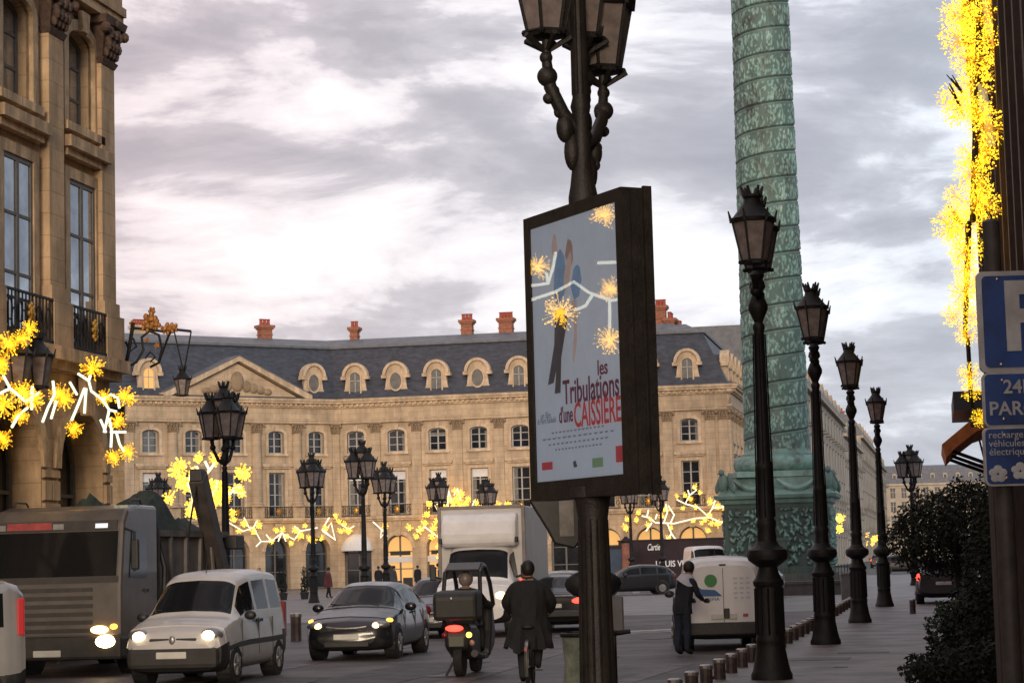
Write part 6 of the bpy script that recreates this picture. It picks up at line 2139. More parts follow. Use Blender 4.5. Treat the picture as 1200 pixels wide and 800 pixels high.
# silver minivan cut by the frame on the left, its rear corner in view
MST = [(x, a, b, c_ * 0.98, d, e, f_) for x, a, b, c_, d, e, f_ in KST]
p = HX(30, 30.0)
azm = R(250)
fwd = Vector((math.sin(azm), math.cos(azm), 0))
rgt = Vector((math.cos(azm), -math.sin(azm), 0))
# its rear left corner is what shows
cc = p + fwd * 2.0 + rgt * 0.75
MV = empty('minivan', (cc.x, cc.y, 0.004), -azm)
L = loft_body(MV, MST, paint('grey_silver_paint', (0.27, 0.265, 0.27), 0.35, 0.2, 0.4), (1.0, 1.56), [(1.22, 2.08), (2.2, 2.95), (3.07, 3.72)], None, lambda x, v: v < 2.4 and (x < 0.4 or x > 3.7))
wheels(MV, L, (0.78, 3.38), 0.83, 0.33)
for s in (-1, 1):
    part_box(MV, 'tail_lamp', (s * 0.765, -L / 2 + 0.06, 1.28), (0.06, 0.1, 0.5), mat('tail_lamp_dim', (0.32, 0.02, 0.025), 0.3, emit=(1, 0.05, 0.05), estr=0.12), 0.02)
    part_box(MV, 'door_handle', (s * 0.84, -L / 2 + 1.0, 1.0), (0.02, 0.16, 0.05), BLACKP, 0)
tag(MV, 'silver minivan whose rear corner with red lamp shows beside the lorry', 'van')

# distant white vans on the square
def plain_van(px, Y, az, label, H=2.35):
    VST = [(0, .34, .9, .93, .85, .8, .6), (.15, .26, 1.05, 1.1, .95, .9, .7), (.75, .24, 1.3, 1.38, .97, .93, .8), (1.45, .24, 1.35, H - .12, .97, .93, .78), (1.9, .24, 1.35, H, .97, .93, .82), (4.6, .24, 1.35, H, .97, .93, .82), (4.75, .3, 1.3, H - .08, .94, .9, .78)]
    r_ = empty('white_van', (*HX(px, Y).xy, 0.008), -az)
    L = loft_body(r_, VST, WHITEP, (0.8, 1.42), [(1.1, 1.9)], None, lambda x, v: v < 2.4 and x < 0.3)
    wheels(r_, L, (0.9, 3.9), 0.97, 0.34)
    for s in (-1, 1):
        part_ball(r_, 'headlamp', (s * 0.7, L / 2 - 0.14, 0.95), 0.16, 0.1, 0.14, RIM)
        part_box(r_, 'tail_lamp', (s * 0.88, -L / 2 + 0.03, 1.1), (0.1, 0.1, 0.4), TAILOFF)
    mirror_pair(r_, 0.96, L / 2 - 1.25, 1.4, BLACKP)
    tag(r_, label, 'van')
    return r_
plain_van(829, 116, R(176), 'white van facing the street beyond the parked delivery van')

# ------------------------------------------------------------------ white box lorry
p = HX(553, 55.0)
BX = empty('box_lorry', (*(p + back * 3.0).xy, 0.004), -AZ_IN)
CST = [(0, .42, .85, .88, .80, .74, .55), (.12, .34, 1.05, 1.1, .93, .88, .7), (.45, .32, 1.22, 1.28, .97, .93, .8), (.78, .32, 1.32, 1.40, .98, .95, .82), (1.32, .32, 1.36, 2.18, .98, .93, .74), (1.7, .32, 1.36, 2.28, .98, .93, .80), (2.2, .32, 1.36, 2.30, .98, .93, .82)]
cabr = empty('tmp'); bpy.data.objects.remove(cabr)
LC = 6.0
# shift: build the cab in its own frame then move its vertices
tmp = empty('cab_tmp')
lc = loft_body(tmp, CST, WHITEP, (0.84, 1.30), [(1.15, 1.95)], None, lambda x, v: v < 2.7 and x < 0.4, name='cab')
for ch in list(tmp.children):
    ch.data.transform(Matrix.Translation((0, LC / 2 - lc / 2, 0)))
    ch.parent = BX
bpy.data.objects.remove(tmp)
wheels(BX, LC, (0.95, 4.7), 0.97, 0.35)
bx = MB()
bw = 1.08
bx.box(-bw, bw, -3.0, 3.0 - 1.75, 0.75, 3.25)
bo = bx.build('cargo_box', mat('box_panel', (0.62, 0.6, 0.6), 0.5, var=0.1, scale=1.2), BX, bevel=0.03)
tr_m = mat('box_trim', (0.22, 0.19, 0.18), 0.5, var=0.2)
for s in (-1, 1):
    part_box(BX, 'box_edge', (s * (bw + 0.006), 3.0 - 1.74, 2.0), (0.09, 0.09, 2.52), tr_m, 0.01)
part_box(BX, 'box_edge', (0, 3.0 - 1.74, 3.235), (2.08, 0.09, 0.085), tr_m, 0.01)
# rounded wind deflector over the cab
pf = [(3.0 - 1.78, 3.12), (3.0 - 1.78, 2.26), (3.0 - 1.35, 2.22), (3.0 - 1.22, 2.32), (3.0 - 1.2, 2.55), (3.0 - 1.3, 2.85), (3.0 - 1.5, 3.05)]
df = MB().prism(pf, -0.96, 0.96, 'x').build('wind_deflector', WHITEP, BX, smooth=False, bevel=0.09)
f = 3.0
for s in (-1, 1):
    part_ball(BX, 'headlamp', (s * 0.72, f - 0.16, 0.98), 0.17, 0.12, 0.13, HEADLW if s < 0 else RIM)
    part_ball(BX, 'indicator', (s * 0.86, f - 0.36, 1.02), 0.05, 0.08, 0.08, AMBER if s < 0 else RIM)
    m_ = part_box(BX, 'wing_mirror', (s * 1.16, f - 1.15, 1.58), (0.16, 0.1, 0.36), BLACKP, 0.03)
    MB().bar((s * 0.95, f - 1.12, 1.45), (s * 1.14, f - 1.15, 1.5), 0.03, n=6).build('mirror_arm', BLACKP, BX)
    MB().bar((s * 0.97, f - 1.26, 2.32), (s * 0.97, f - 1.26, 2.46), 0.05, n=8).build('marker_lamp', BLACKP, BX)
part_box(BX, 'grille', (0, f - 0.04, 0.86), (0.9, 0.1, 0.1), BLACKP, 0.02)
part_box(BX, 'number_plate', (0, f + 0.0, 0.52), (0.5, 0.05, 0.11), PLATE)
part_box(BX, 'chassis', (0, -1.0, 0.6), (0.9, 3.9, 0.24), BLACKP, 0.02)
tag(BX, 'white box lorry with a rounded wind deflector, coming down the street', 'lorry')

# ------------------------------------------------------------------ skip lorry on the left
GB = mat('lorry_paint', (0.095, 0.083, 0.078), 0.36, var=0.22, scale=2.2, coat=0.2)
GBD = mat('lorry_dark', (0.03, 0.027, 0.026), 0.6, var=0.3, scale=5)
p = HX(64, 40.0)
TK = empty('skip_lorry', (*(p + back * 4.0).xy, 0.004), -AZ_IN)
cw = 1.25
fy = 4.0
prof = [(fy - 2.1, 0.55), (fy - 0.05, 0.55), (fy, 0.75), (fy - 0.02, 1.62), (fy - 0.22, 2.75), (fy - 0.42, 2.98), (fy - 0.9, 3.06), (fy - 2.1, 3.06)]
cab = MB().prism(prof, -cw, cw, 'x').build('cab', GB, TK, bevel=0.07)
def front_y(z):
    return fy - 0.02 - (z - 1.62) * (0.20 / 1.13)
def front_quad(name, x0, x1, z0, z1, m, off, root):
    y0, y1 = front_y(z0) + off, front_y(z1) + off
    mb = MB().add([(x0, y0, z0), (x1, y0, z0), (x1, y1, z1), (x0, y1, z1), (x0, y0 - 0.05, z0), (x1, y0 - 0.05, z0), (x1, y1 - 0.05, z1), (x0, y1 - 0.05, z1)], [(0, 1, 2, 3), (4, 7, 6, 5), (0, 4, 5, 1), (1, 5, 6, 2), (2, 6, 7, 3), (3, 7, 4, 0)])
    return mb.build(name, m, root)
front_quad('windscreen', -cw + 0.1, cw - 0.1, 1.78, 2.58, mat('lorry_glass', (0.012, 0.012, 0.013), 0.05, spec=0.7), 0.012, TK)
front_quad('dark_band', -cw + 0.06, cw - 0.06, 1.66, 1.775, GBD, 0.008, TK)
front_quad('header_panel', -cw + 0.12, cw - 0.12, 2.60, 2.78, GBD, 0.02, TK)
hp_ = front_quad('header_sign', 0.1, 0.95, 2.63, 2.76, mat('sign_red', (0.30, 0.04, 0.04), 0.5, var=0.3, scale=8), 0.03, TK)
front_quad('header_lamp', -0.95, -0.72, 2.64, 2.72, mat('header_lamp_white', (0.7, 0.72, 0.8), 0.3, emit=(0.9, 0.95, 1.0), estr=0.5), 0.03, TK)
for s in (1.08, -0.02):
    front_quad('header_lamp', s - 0.1, s + 0.1, 2.63, 2.73, RIM, 0.028, TK)
for i in range(6):
    z = 0.78 + i * 0.145
    MB().box(-0.72, 0.72, fy - 0.08, fy + 0.006 - i * 0.003, z, z + 0.075).build('grille_slot', GBD, TK)
MB().bar((-0.55, fy - 0.05, 1.80), (0.3, fy - 0.12, 1.86), 0.014, n=5).build('wiper', BLACKP, TK)
bump = MB().box(-cw - 0.02, cw + 0.02, fy - 0.5, fy + 0.09, 0.3, 0.72).build('bumper', GBD, TK, bevel=0.06)
for s in (-1, 1):
    part_ball(TK, 'headlamp', (s * 0.98, fy + 0.06, 0.62), 0.2, 0.09, 0.12, HEADL if s < 0 else RIM)
    part_ball(TK, 'headlamp', (s * 0.86, fy + 0.05, 0.83), 0.17, 0.08, 0.075, HEADLW if s < 0 else RIM)
    part_ball(TK, 'indicator', (s * 1.12, fy + 0.03, 0.88), 0.07, 0.06, 0.05, AMBER if s < 0 else RIM)
    # side window and door
    MB().prism([(fy - 0.45, 1.74), (fy - 1.4, 1.74), (fy - 1.4, 2.6), (fy - 0.62, 2.6)], s * (cw + 0.002), s * (cw + 0.016), 'x').build('side_window', CARGLASS, TK)
    d = MB().prism([(fy - 0.28, 0.9), (fy - 1.5, 0.9), (fy - 1.5, 2.72), (fy - 0.58, 2.72)], s * (cw - 0.01), s * (cw + 0.001), 'x').build('door', GB, TK)
    part_box(TK, 'door_handle', (s * (cw + 0.02), fy - 1.38, 1.5), (0.03, 0.2, 0.06), BLACKP, 0.01)
    part_box(TK, 'wing_mirror', (s * (cw + 0.22), fy - 0.15, 2.15), (0.14, 0.12, 0.55), BLACKP, 0.03)
    MB().tube([(s * cw, fy - 0.25, 2.62), (s * (cw + 0.22), fy - 0.12, 2.55), (s * (cw + 0.22), fy - 0.12, 1.85)], 0.025, 6).build('mirror_arm', BLACKP, TK)
    MB().tube([(s * (cw - 0.15), fy - 0.9, 3.08), (s * (cw - 0.15), fy - 1.0, 3.16), (s * (cw - 0.15), fy - 1.5, 3.16), (s * (cw - 0.15), fy - 1.6, 3.08)], 0.018, 5).build('roof_rail', BLACKP, TK)
part_box(TK, 'number_plate', (0.1, fy + 0.11, 0.42), (0.52, 0.03, 0.12), PLATE)
MB().tube([(-cw + 0.1, fy - 2.25, 0.9), (-cw + 0.1, fy - 2.25, 2.55), (-cw + 0.15, fy - 2.3, 2.75)], 0.09, 10).build('exhaust', GBD, TK, smooth=True)
MB().tube([(-cw, fy - 2.4, 1.0), (-cw, fy - 2.5, 1.9), (-cw + 0.1, fy - 2.42, 2.4)], 0.05, 8).build('hose', BLACKP, TK, smooth=True)
wheels(TK, 8.0, (1.35, 5.9), 1.2, 0.5, None, 0.3)
MB().box(-0.45, 0.45, -4.0, fy - 2.0, 0.7, 1.05).build('chassis', GBD, TK)
SK = mat('skip_steel', (0.135, 0.12, 0.11), 0.7, var=0.4, scale=1.6, bump=0.3)
MB().prism([(1.0, 1.1), (-2.4, 1.1), (-3.2, 2.55), (1.6, 2.55)], -1.05, 1.05, 'x').build('skip', SK, TK)
MB().box(-1.12, 1.12, -3.25, 1.65, 2.5, 2.62).build('skip_rim', SK, TK)
for i in range(4):
    for s in (-1, 1):
        MB().prism([(0.6 - i * 0.9, 1.15), (0.5 - i * 0.9, 1.15), (0.5 - i * 0.98, 2.5), (0.62 - i * 0.98, 2.5)], s * 1.05, s * 1.11, 'x').build('skip_rib', SK, TK)
# dark sheeted load
ld = MB()
vs, fs = [], []
rr = random.Random(5)
nx_, ny_ = 16, 22
for j in range(ny_):
    for i in range(nx_):
        x = -1.0 + 2.0 * i / (nx_ - 1); y = 1.5 - 4.4 * j / (ny_ - 1)
        e_ = min(1, min(i, nx_ - 1 - i) / 3, min(j, ny_ - 1 - j) / 3)
        h = 2.58 + e_ * (0.55 + 0.35 * mnoise.noise(Vector((x * 1.3, y * 0.9, 2))) + 0.2 * mnoise.noise(Vector((x * 4, y * 4, 1)))) * (1.15 if y > -0.6 else 0.45)
        vs.append((x, y, h))
for j in range(ny_ - 1):
    for i in range(nx_ - 1):
        fs.append((j * nx_ + i, j * nx_ + i + 1, (j + 1) * nx_ + i + 1, (j + 1) * nx_ + i))
ld.add(vs, fs).build('sheeted_load', mat('green_netting', (0.02, 0.032, 0.028), 0.9, var=0.5, scale=6, bump=0.6, bscale=20), TK, smooth=True)
for s in (-1,):
    a_, b_ = Vector((s * 1.2, -3.0, 0.9)), Vector((s * 1.2, -0.85, 3.7))
    d_ = (b_ - a_)
    o = MB().box(-0.15, 0.15, -0.2, 0.2, 0, d_.length)
    o.xform(Matrix.Translation(a_) @ d_.to_track_quat('Z', 'Y').to_matrix().to_4x4())
    arm = o.build('lift_arm', mat('arm_steel', (0.06, 0.052, 0.05), 0.6, var=0.35, scale=3), TK, bevel=0.02)
    if s < 0:
        MB().bar(a_ + Vector((0, 1.0, 0.1)), a_ + d_ * 0.55 + Vector((0, 0.12, -0.05)), 0.06, 0.045, 8).build('ram', STEEL, TK)
    MB().cbox(*(b_ + Vector((0, 0.0, 0.02))), 0.26, 0.3, 0.26).build('arm_head', BLACKP, TK, bevel=0.03)
    MB().bar(b_ + Vector((0, 0.06, -0.1)), Vector((s * 1.15, -0.3, 2.5)), 0.022, n=5).build('chain', BLACKP, TK)
    MB().cbox(s * 1.2, -3.35, 2.4, 0.3, 0.6, 0.3).build('hook_block', BLACKP, TK, bevel=0.03)
tag(TK, 'grey-brown skip lorry with headlamp glaring and lift arm raised', 'lorry')
# ================================================================== people
SKIN = mat('skin', (0.30, 0.17, 0.12), 0.6)
def skin_body(name, J, edges, mats, pick, parent=None, sub=2):
    """J: list of (pos, radius); first is the pelvis/root. pick(pos)->material index"""
    me = bpy.data.meshes.new(name)
    me.from_pydata([j[0] for j in J], edges, [])
    o = bpy.data.objects.new(name + '_tmp', me)
    COL.objects.link(o)
    sm = o.modifiers.new('skin', 'SKIN')
    sm.use_smooth_shade = True
    sm.branch_smoothing = 0.4
    sv = me.skin_vertices[0].data
    for i, j in enumerate(J):
        r = j[1]
        sv[i].radius = r if isinstance(r, tuple) else (r, r)
        sv[i].use_root = (i == 0)
    ss = o.modifiers.new('sub', 'SUBSURF')
    ss.levels = sub
    ss.render_levels = sub
    dg = bpy.context.evaluated_depsgraph_get()
    m2 = bpy.data.meshes.new_from_object(o.evaluated_get(dg))
    bpy.data.objects.remove(o)
    m2.name = name
    m2.materials.clear()
    for m in mats:
        m2.materials.append(m)
    for p_ in m2.polygons:
        p_.material_index = pick(m2.vertices[p_.vertices[0]].co)
        p_.use_smooth = True
    return link(name, m2, parent)
def hand(parent, loc, direction, sc=1.0, m=None):
    d = Vector(direction).normalized()
    s_ = d.orthogonal().normalized()
    n_ = d.cross(s_)
    mb = MB()
    loc = Vector(loc)
    mb.tube([loc, loc + d * 0.045 * sc, loc + d * 0.09 * sc], [0.025, 0.042, 0.036], 8)
    for i in range(4):
        b_ = loc + d * 0.085 * sc + s_ * (i - 1.5) * 0.02 * sc
        l = (0.055, 0.068, 0.064, 0.048)[i] * sc
        mb.tube([b_, b_ + d * l * 0.55 + n_ * 0.012, b_ + d * l * 0.85 + n_ * 0.035], [0.010, 0.009, 0.007], 6)
    t = loc + d * 0.03 * sc + s_ * 0.035 * sc
    mb.tube([t, t + d * 0.03 + s_ * 0.022, t + d * 0.06 + s_ * 0.022 + n_ * 0.01], [0.013, 0.011, 0.008], 6)
    return mb.build('hand', m or SKIN, parent, smooth=True)
def cloth(name, c, var=0.3):
    return mat(name, c, 0.85, var=var, scale=6, bump=0.3, bscale=25)
COATK = cloth('black_coat', (0.012, 0.012, 0.014))
TROUK = cloth('dark_trousers', (0.018, 0.018, 0.022))
HAIRK = mat('black_hair', (0.012, 0.01, 0.009), 0.6, var=0.3, scale=30)
SHOE = mat('dark_shoe', (0.012, 0.011, 0.01), 0.5)

# --- cyclist, seen from behind
p = HX(622, 32.6)
CY = empty('cyclist', (*p.xy, 0.004), -R(4))
J = [((0, -0.12, 1.02), (0.17, 0.13)),                     # 0 pelvis
     ((0, -0.06, 1.22), (0.19, 0.14)), ((0, 0.03, 1.42), (0.22, 0.14)), ((0, 0.07, 1.52), (0.15, 0.10)),   # spine
     ((0, 0.09, 1.60), 0.062), ((0, 0.12, 1.70), (0.088, 0.1)), ((0, 0.13, 1.79), (0.075, 0.09)),     # neck, head
     ((0.21, 0.06, 1.47), 0.085), ((0.345, 0.10, 1.24), 0.085), ((0.29, 0.36, 1.10), 0.055),              # right arm
     ((-0.21, 0.06, 1.47), 0.085), ((-0.345, 0.10, 1.24), 0.085), ((-0.29, 0.36, 1.10), 0.055),
     ((0.1, -0.02, 0.95), 0.12), ((0.13, 0.24, 0.72), 0.085), ((0.11, 0.08, 0.36), 0.055), ((0.11, 0.2, 0.30), 0.04),     # right leg, pedal high
     ((-0.1, -0.06, 0.93), 0.12), ((-0.12, 0.16, 0.56), 0.085), ((-0.11, -0.02, 0.17), 0.055), ((-0.11, 0.12, 0.11), 0.04)]
E = [(0, 1), (1, 2), (2, 3), (3, 4), (4, 5), (5, 6), (3, 7), (7, 8), (8, 9), (3, 10), (10, 11), (11, 12), (0, 13), (13, 14), (14, 15), (15, 16), (0, 17), (17, 18), (18, 19), (19, 20)]
skin_body('body', J, E, [COATK, SKIN, TROUK, SHOE], lambda c: 1 if c.z > 1.565 else (3 if c.z < 0.15 else (2 if c.z < 0.9 else 0)), CY)
MB().ball((0, 0.09, 1.735), 0.1, 0.115, 0.125, 14, 10).build('hair', HAIRK, CY, smooth=True)
# coat skirt hanging over the saddle
def garment(prof, K, Jn, centre, wr, seed, hem=0.04, gap=None):
    """cloth shell through (z, rx, ry) rings with folds"""
    zs = [q_[0] for q_ in prof][::-1]
    vs, fs = [], []
    for j in range(Jn):
        t = j / (Jn - 1)
        z = prof[0][0] + (prof[-1][0] - prof[0][0]) * t
        rx = float(np.interp(z, zs, [q_[1] for q_ in prof][::-1]))
        ry = float(np.interp(z, zs, [q_[2] for q_ in prof][::-1]))
        for i in range(K):
            a = 2 * math.pi * i / K
            fold = mnoise.noise(Vector((math.cos(a) * 3.2, math.sin(a) * 3.2, z * 1.6 + seed))) * 0.11 + mnoise.noise(Vector((math.cos(a) * 7, math.sin(a) * 7, z * 5 + seed))) * 0.05
            k_ = 1 + fold * wr * (0.35 + t)
            c_ = centre(z)
            vs.append((c_[0] + rx * k_ * math.cos(a), c_[1] + ry * k_ * math.sin(a), z + (hem * mnoise.noise(Vector((a * 1.3, seed, 0))) if j == Jn - 1 else 0)))
    for j in range(Jn - 1):
        for i in range(K):
            if gap and gap(j / Jn, i / K):
                continue
            fs.append((j * K + i, j * K + (i + 1) % K, (j + 1) * K + (i + 1) % K, (j + 1) * K + i))
    return MB().add(vs, fs)
garment([(1.61, 0.07, 0.075), (1.55, 0.15, 0.11), (1.49, 0.235, 0.15), (1.4, 0.27, 0.175), (1.2, 0.265, 0.19), (1.02, 0.255, 0.2), (0.85, 0.29, 0.235), (0.68, 0.335, 0.25), (0.57, 0.35, 0.25)], 44, 30, lambda z: (0, 0.085 - 0.13 * (1.6 - z)), 1.6, 3, 0.12, lambda t, a: t > 0.62 and 0.15 < a < 0.36).build('coat', COATK, CY, smooth=True)
for s in (-1, 1):
    hand(CY, (s * 0.26, 0.38, 1.09), (0, 1, -0.1), 1.0, COATK)
part_ball(CY, 'rear_light', (-0.1, -0.0, 1.58), 0.018, 0.018, 0.02, TAIL)
tag(CY, 'cyclist in a long black coat riding away from the camera', 'person')
BI = empty('bicycle', (*p.xy, 0.004), -R(4))
def ring(mb, c, r, t, n=28, ax='x'):
    pts = [(c[0], c[1] + r * math.cos(2 * math.pi * i / n), c[2] + r * math.sin(2 * math.pi * i / n)) for i in range(n + 1)]
    return mb.tube(pts, t, 6)
for y in (-0.5, 0.58):
    w_ = ring(MB(), (0, y, 0.34), 0.325, 0.02).build('wheel', RUBBER, BI, smooth=True)
    sp = MB()
    for k in range(12):
        a = 2 * math.pi * k / 12
        sp.bar((0, y, 0.34), (0, y + 0.31 * math.cos(a), 0.34 + 0.31 * math.sin(a)), 0.004, n=4)
    sp.build('spokes', STEEL, w_)
fr_ = MB()
for a, b in (((0, -0.5, 0.34), (0, -0.05, 0.32)), ((0, -0.05, 0.32), (0, -0.2, 0.86)), ((0, -0.5, 0.34), (0, -0.17, 0.76)), ((0, -0.05, 0.32), (0, 0.42, 0.78)), ((0, -0.17, 0.76), (0, 0.42, 0.84)), ((0, 0.42, 0.76), (0, 0.58, 0.34)), ((0, 0.42, 0.78), (0, 0.38, 1.02))):
    fr_.bar(a, b, 0.018, n=8)
fr_.build('frame', STEEL, BI)
MB().tube([(-0.28, 0.3, 1.06), (-0.2, 0.4, 1.04), (0, 0.4, 1.02), (0.2, 0.4, 1.04), (0.28, 0.3, 1.06)], 0.014, 6).build('handlebar', STEEL, BI)
MB().ball((0, -0.22, 0.89), 0.1, 0.14, 0.04, 10, 6).build('saddle', BLACKP, BI, smooth=True)
mg = MB()
pts = [(0, -0.5 + 0.36 * math.cos(R(a)), 0.34 + 0.36 * math.sin(R(a))) for a in range(20, 215, 15)]
mg.tube(pts, 0.028, 6)
mg.build('mudguard', STEEL, BI, smooth=True)
part_box(BI, 'reflector', (0, -0.86, 0.6), (0.05, 0.02, 0.07), TAILOFF, 0.005)
pe = MB().bar((0.02, -0.05, 0.32), (0.06, 0.1, 0.26), 0.014, n=6).bar((-0.02, -0.05, 0.32), (-0.06, 0.06, 0.1), 0.014, n=6)
pe.box(0.06, 0.17, 0.06, 0.15, 0.245, 0.27).box(-0.17, -0.06, 0.02, 0.11, 0.075, 0.1)
pe.build('pedals', BLACKP, BI)
tag(BI, 'bicycle under the rider in the long black coat', 'bicycle')

# --- person at the white van
p = G(801, 768)
PV = empty('person', (p.x, p.y, 0.004), -R(48))
J = [((0, 0, 0.93), (0.15, 0.12)), ((0, 0.03, 1.12), (0.16, 0.12)), ((0, 0.1, 1.32), (0.18, 0.12)), ((0, 0.14, 1.42), (0.13, 0.09)), ((0, 0.19, 1.49), 0.055), ((0, 0.24, 1.57), (0.08, 0.095)), ((0, 0.26, 1.65), (0.07, 0.085)),
     ((0.19, 0.12, 1.37), 0.075), ((0.24, 0.2, 1.12), 0.055), ((0.18, 0.4, 1.02), 0.04),
     ((-0.19, 0.12, 1.37), 0.075), ((-0.24, 0.18, 1.12), 0.055), ((-0.18, 0.38, 1.0), 0.04),
     ((0.09, 0, 0.86), 0.11), ((0.1, 0.03, 0.48), 0.078), ((0.1, -0.01, 0.1), 0.055), ((0.11, 0.14, 0.045), 0.042),
     ((-0.09, 0, 0.86), 0.11), ((-0.1, 0.0, 0.48), 0.078), ((-0.1, -0.06, 0.1), 0.055), ((-0.11, 0.09, 0.045), 0.042), ((0, 0.345, 1.59), 0.018)]
E = [(0, 1), (1, 2), (2, 3), (3, 4), (4, 5), (5, 6), (3, 7), (7, 8), (8, 9), (3, 10), (10, 11), (11, 12), (0, 13), (13, 14), (14, 15), (15, 16), (0, 17), (17, 18), (18, 19), (19, 20), (5, 21)]
NAVY = cloth('navy_jacket', (0.010, 0.012, 0.02)); JEAN = cloth('blue_trousers', (0.016, 0.024, 0.045))
skin_body('body', J, E, [NAVY, SKIN, JEAN, SHOE], lambda c: 1 if c.z > 1.47 else (3 if c.z < 0.09 else (2 if c.z < 0.88 else 0)), PV)
MB().ball((0, 0.225, 1.645), 0.105, 0.115, 0.12, 14, 10).build('hair', HAIRK, PV, smooth=True)
for s in (-1, 1):
    hand(PV, (s * 0.18, 0.41, 1.01), (0, 1, -0.1), 1.0, NAVY)
sc_m = cloth('pale_scarf', (0.42, 0.42, 0.48), 0.15)
sh = MB()
vs, fs = [], []
K, Jn = 18, 9
for j in range(Jn):
    t = j / (Jn - 1)
    for i in range(K):
        a = math.pi * 0.62 + 2 * math.pi * 0.78 * i / (K - 1)
        rx, ry = 0.1 + 0.125 * t ** 0.7, 0.095 + 0.085 * t ** 0.7
        vs.append((rx * math.cos(a) * (1 + 0.05 * math.sin(6 * a)), 0.13 - 0.04 * t + ry * math.sin(a), 1.52 - 0.22 * t * (0.75 + 0.35 * math.cos(a * 2 + 0.8)) - (0.34 * t if 4 <= i < 9 else 0)))
for j in range(Jn - 1):
    for i in range(K - 1):
        fs.append((j * K + i, j * K + i + 1, (j + 1) * K + i + 1, (j + 1) * K + i))
sh.add(vs, fs).build('scarf', sc_m, PV, smooth=True)
garment([(1.46, 0.1, 0.09), (1.4, 0.19, 0.125), (1.3, 0.205, 0.14), (1.1, 0.19, 0.14), (0.9, 0.195, 0.15), (0.78, 0.205, 0.155)], 36, 20, lambda z: (0, 0.02 + 0.22 * max(0, z - 0.95)), 1.3, 8).build('jacket', NAVY, PV, smooth=True)
tag(PV, 'dark-haired person in navy with a pale scarf at the van doors', 'person')

# --- roofed scooter and its rider
p = HX(549, 37.2)
SC = empty('roofed_scooter', (*p.xy, 0.004), -R(9))
DK = mat('scooter_body', (0.02, 0.02, 0.022), 0.4, var=0.3, scale=6)
for y in (-0.72, 0.72):
    mb = MB().lathe([(0.2, -0.06), (0.27, -0.07), (0.285, 0), (0.27, 0.07), (0.2, 0.06)], 22)
    mb.xform(Matrix.Rotation(R(90), 4, 'Y'))
    w_ = mb.build('wheel', RUBBER, SC, smooth=True, loc=(0, y, 0.285))
    MB().lathe([(0.2, -0.05), (0.2, 0.05)], 18).xform(Matrix.Rotation(R(90), 4, 'Y')).build('rim', RIM, w_)
def rounded(name, prof, hw, m, parent, bev=0.07):
    return MB().prism(prof, -hw, hw, 'x').build(name, m, parent, bevel=bev)
rounded('rear_body', [(-0.98, 0.46), (-0.45, 0.28), (0.1, 0.26), (0.1, 0.72), (-0.3, 0.84), (-0.9, 0.86), (-1.02, 0.7)], 0.21, DK, SC)
rounded('seat', [(-0.45, 0.8), (0.12, 0.76), (0.1, 0.86), (-0.35, 0.93)], 0.19, BLACKP, SC, 0.03)
rounded('front_fairing', [(0.45, 0.25), (0.95, 0.42), (1.05, 0.68), (0.86, 1.12), (0.68, 1.22), (0.6, 0.7), (0.42, 0.36)], 0.3, DK, SC)
rounded('footboard', [(0.05, 0.24), (0.5, 0.24), (0.5, 0.34), (0.05, 0.34)], 0.27, DK, SC, 0.03)
rounded('top_box', [(-1.12, 0.92), (-0.55, 0.9), (-0.5, 1.34), (-0.62, 1.40), (-1.05, 1.38), (-1.14, 1.3)], 0.36, mat('top_box', (0.018, 0.017, 0.017), 0.55, var=0.3, scale=6), SC, 0.06)
part_ball(SC, 'badge', (-0.05, -1.14, 1.27), 0.025, 0.01, 0.025, STEEL)
fr_ = MB()
for s in (-1, 1):
    fr_.tube([(s * 0.31, -0.42, 0.82), (s * 0.31, -0.45, 1.3), (s * 0.29, -0.34, 1.68), (s * 0.27, -0.05, 1.79), (s * 0.27, 0.3, 1.77), (s * 0.29, 0.62, 1.5), (s * 0.3, 0.86, 1.12)], 0.036, 8)
fr_.build('roll_frame', DK, SC, smooth=True)
MB().prism([(-0.34, 1.70), (-0.1, 1.8), (0.28, 1.79), (0.28, 1.83), (-0.12, 1.845), (-0.37, 1.73)], -0.28, 0.28, 'x').build('roof', mat('scooter_roof', (0.06, 0.056, 0.056), 0.4, var=0.2), SC, bevel=0.012)
MB().add([(-0.27, 0.31, 1.75), (0.27, 0.31, 1.75), (0.29, 0.86, 1.12), (-0.29, 0.86, 1.12)], [(0, 1, 2, 3)]).build('windscreen', GL, SC)
part_ball(SC, 'tail_lamp', (-0.03, -1.02, 0.79), 0.15, 0.04, 0.055, TAIL)
part_ball(SC, 'indicator', (0.2, -0.98, 0.68), 0.05, 0.04, 0.045, glow('indicator_bright', (1.0, 0.6, 0.06), 5.0))
part_ball(SC, 'indicator', (-0.2, -0.98, 0.68), 0.05, 0.04, 0.045, TAILOFF)
part_ball(SC, 'reflector', (0.25, -0.97, 0.55), 0.045, 0.02, 0.045, mat('reflector', (0.35, 0.18, 0.15), 0.3))
MB().add([(-0.12, -1.035, 0.5), (0.12, -1.035, 0.5), (0.12, -1.03, 0.66), (-0.12, -1.03, 0.66)], [(0, 1, 2, 3)]).build('number_plate', mat('dark_plate', (0.08, 0.08, 0.05), 0.5), SC)
MB().bar((0.26, -0.2, 0.3), (0.28, -0.95, 0.38), 0.05, 0.06, 10).build('exhaust', GBD, SC, smooth=True)
MB().tube([(-0.34, 0.5, 1.08), (-0.2, 0.58, 1.1), (0.2, 0.58, 1.1), (0.34, 0.5, 1.08)], 0.016, 6).build('handlebar', BLACKP, SC)
MB().bar((-0.12, -0.45, 0.3), (-0.26, -0.6, 0.02), 0.02, n=6).build('stand', BLACKP, SC)
tag(SC, 'dark roofed scooter with a big top box and red tail lamp', 'scooter')
RD = empty('scooter_rider', (*p.xy, 0.004), -R(9))
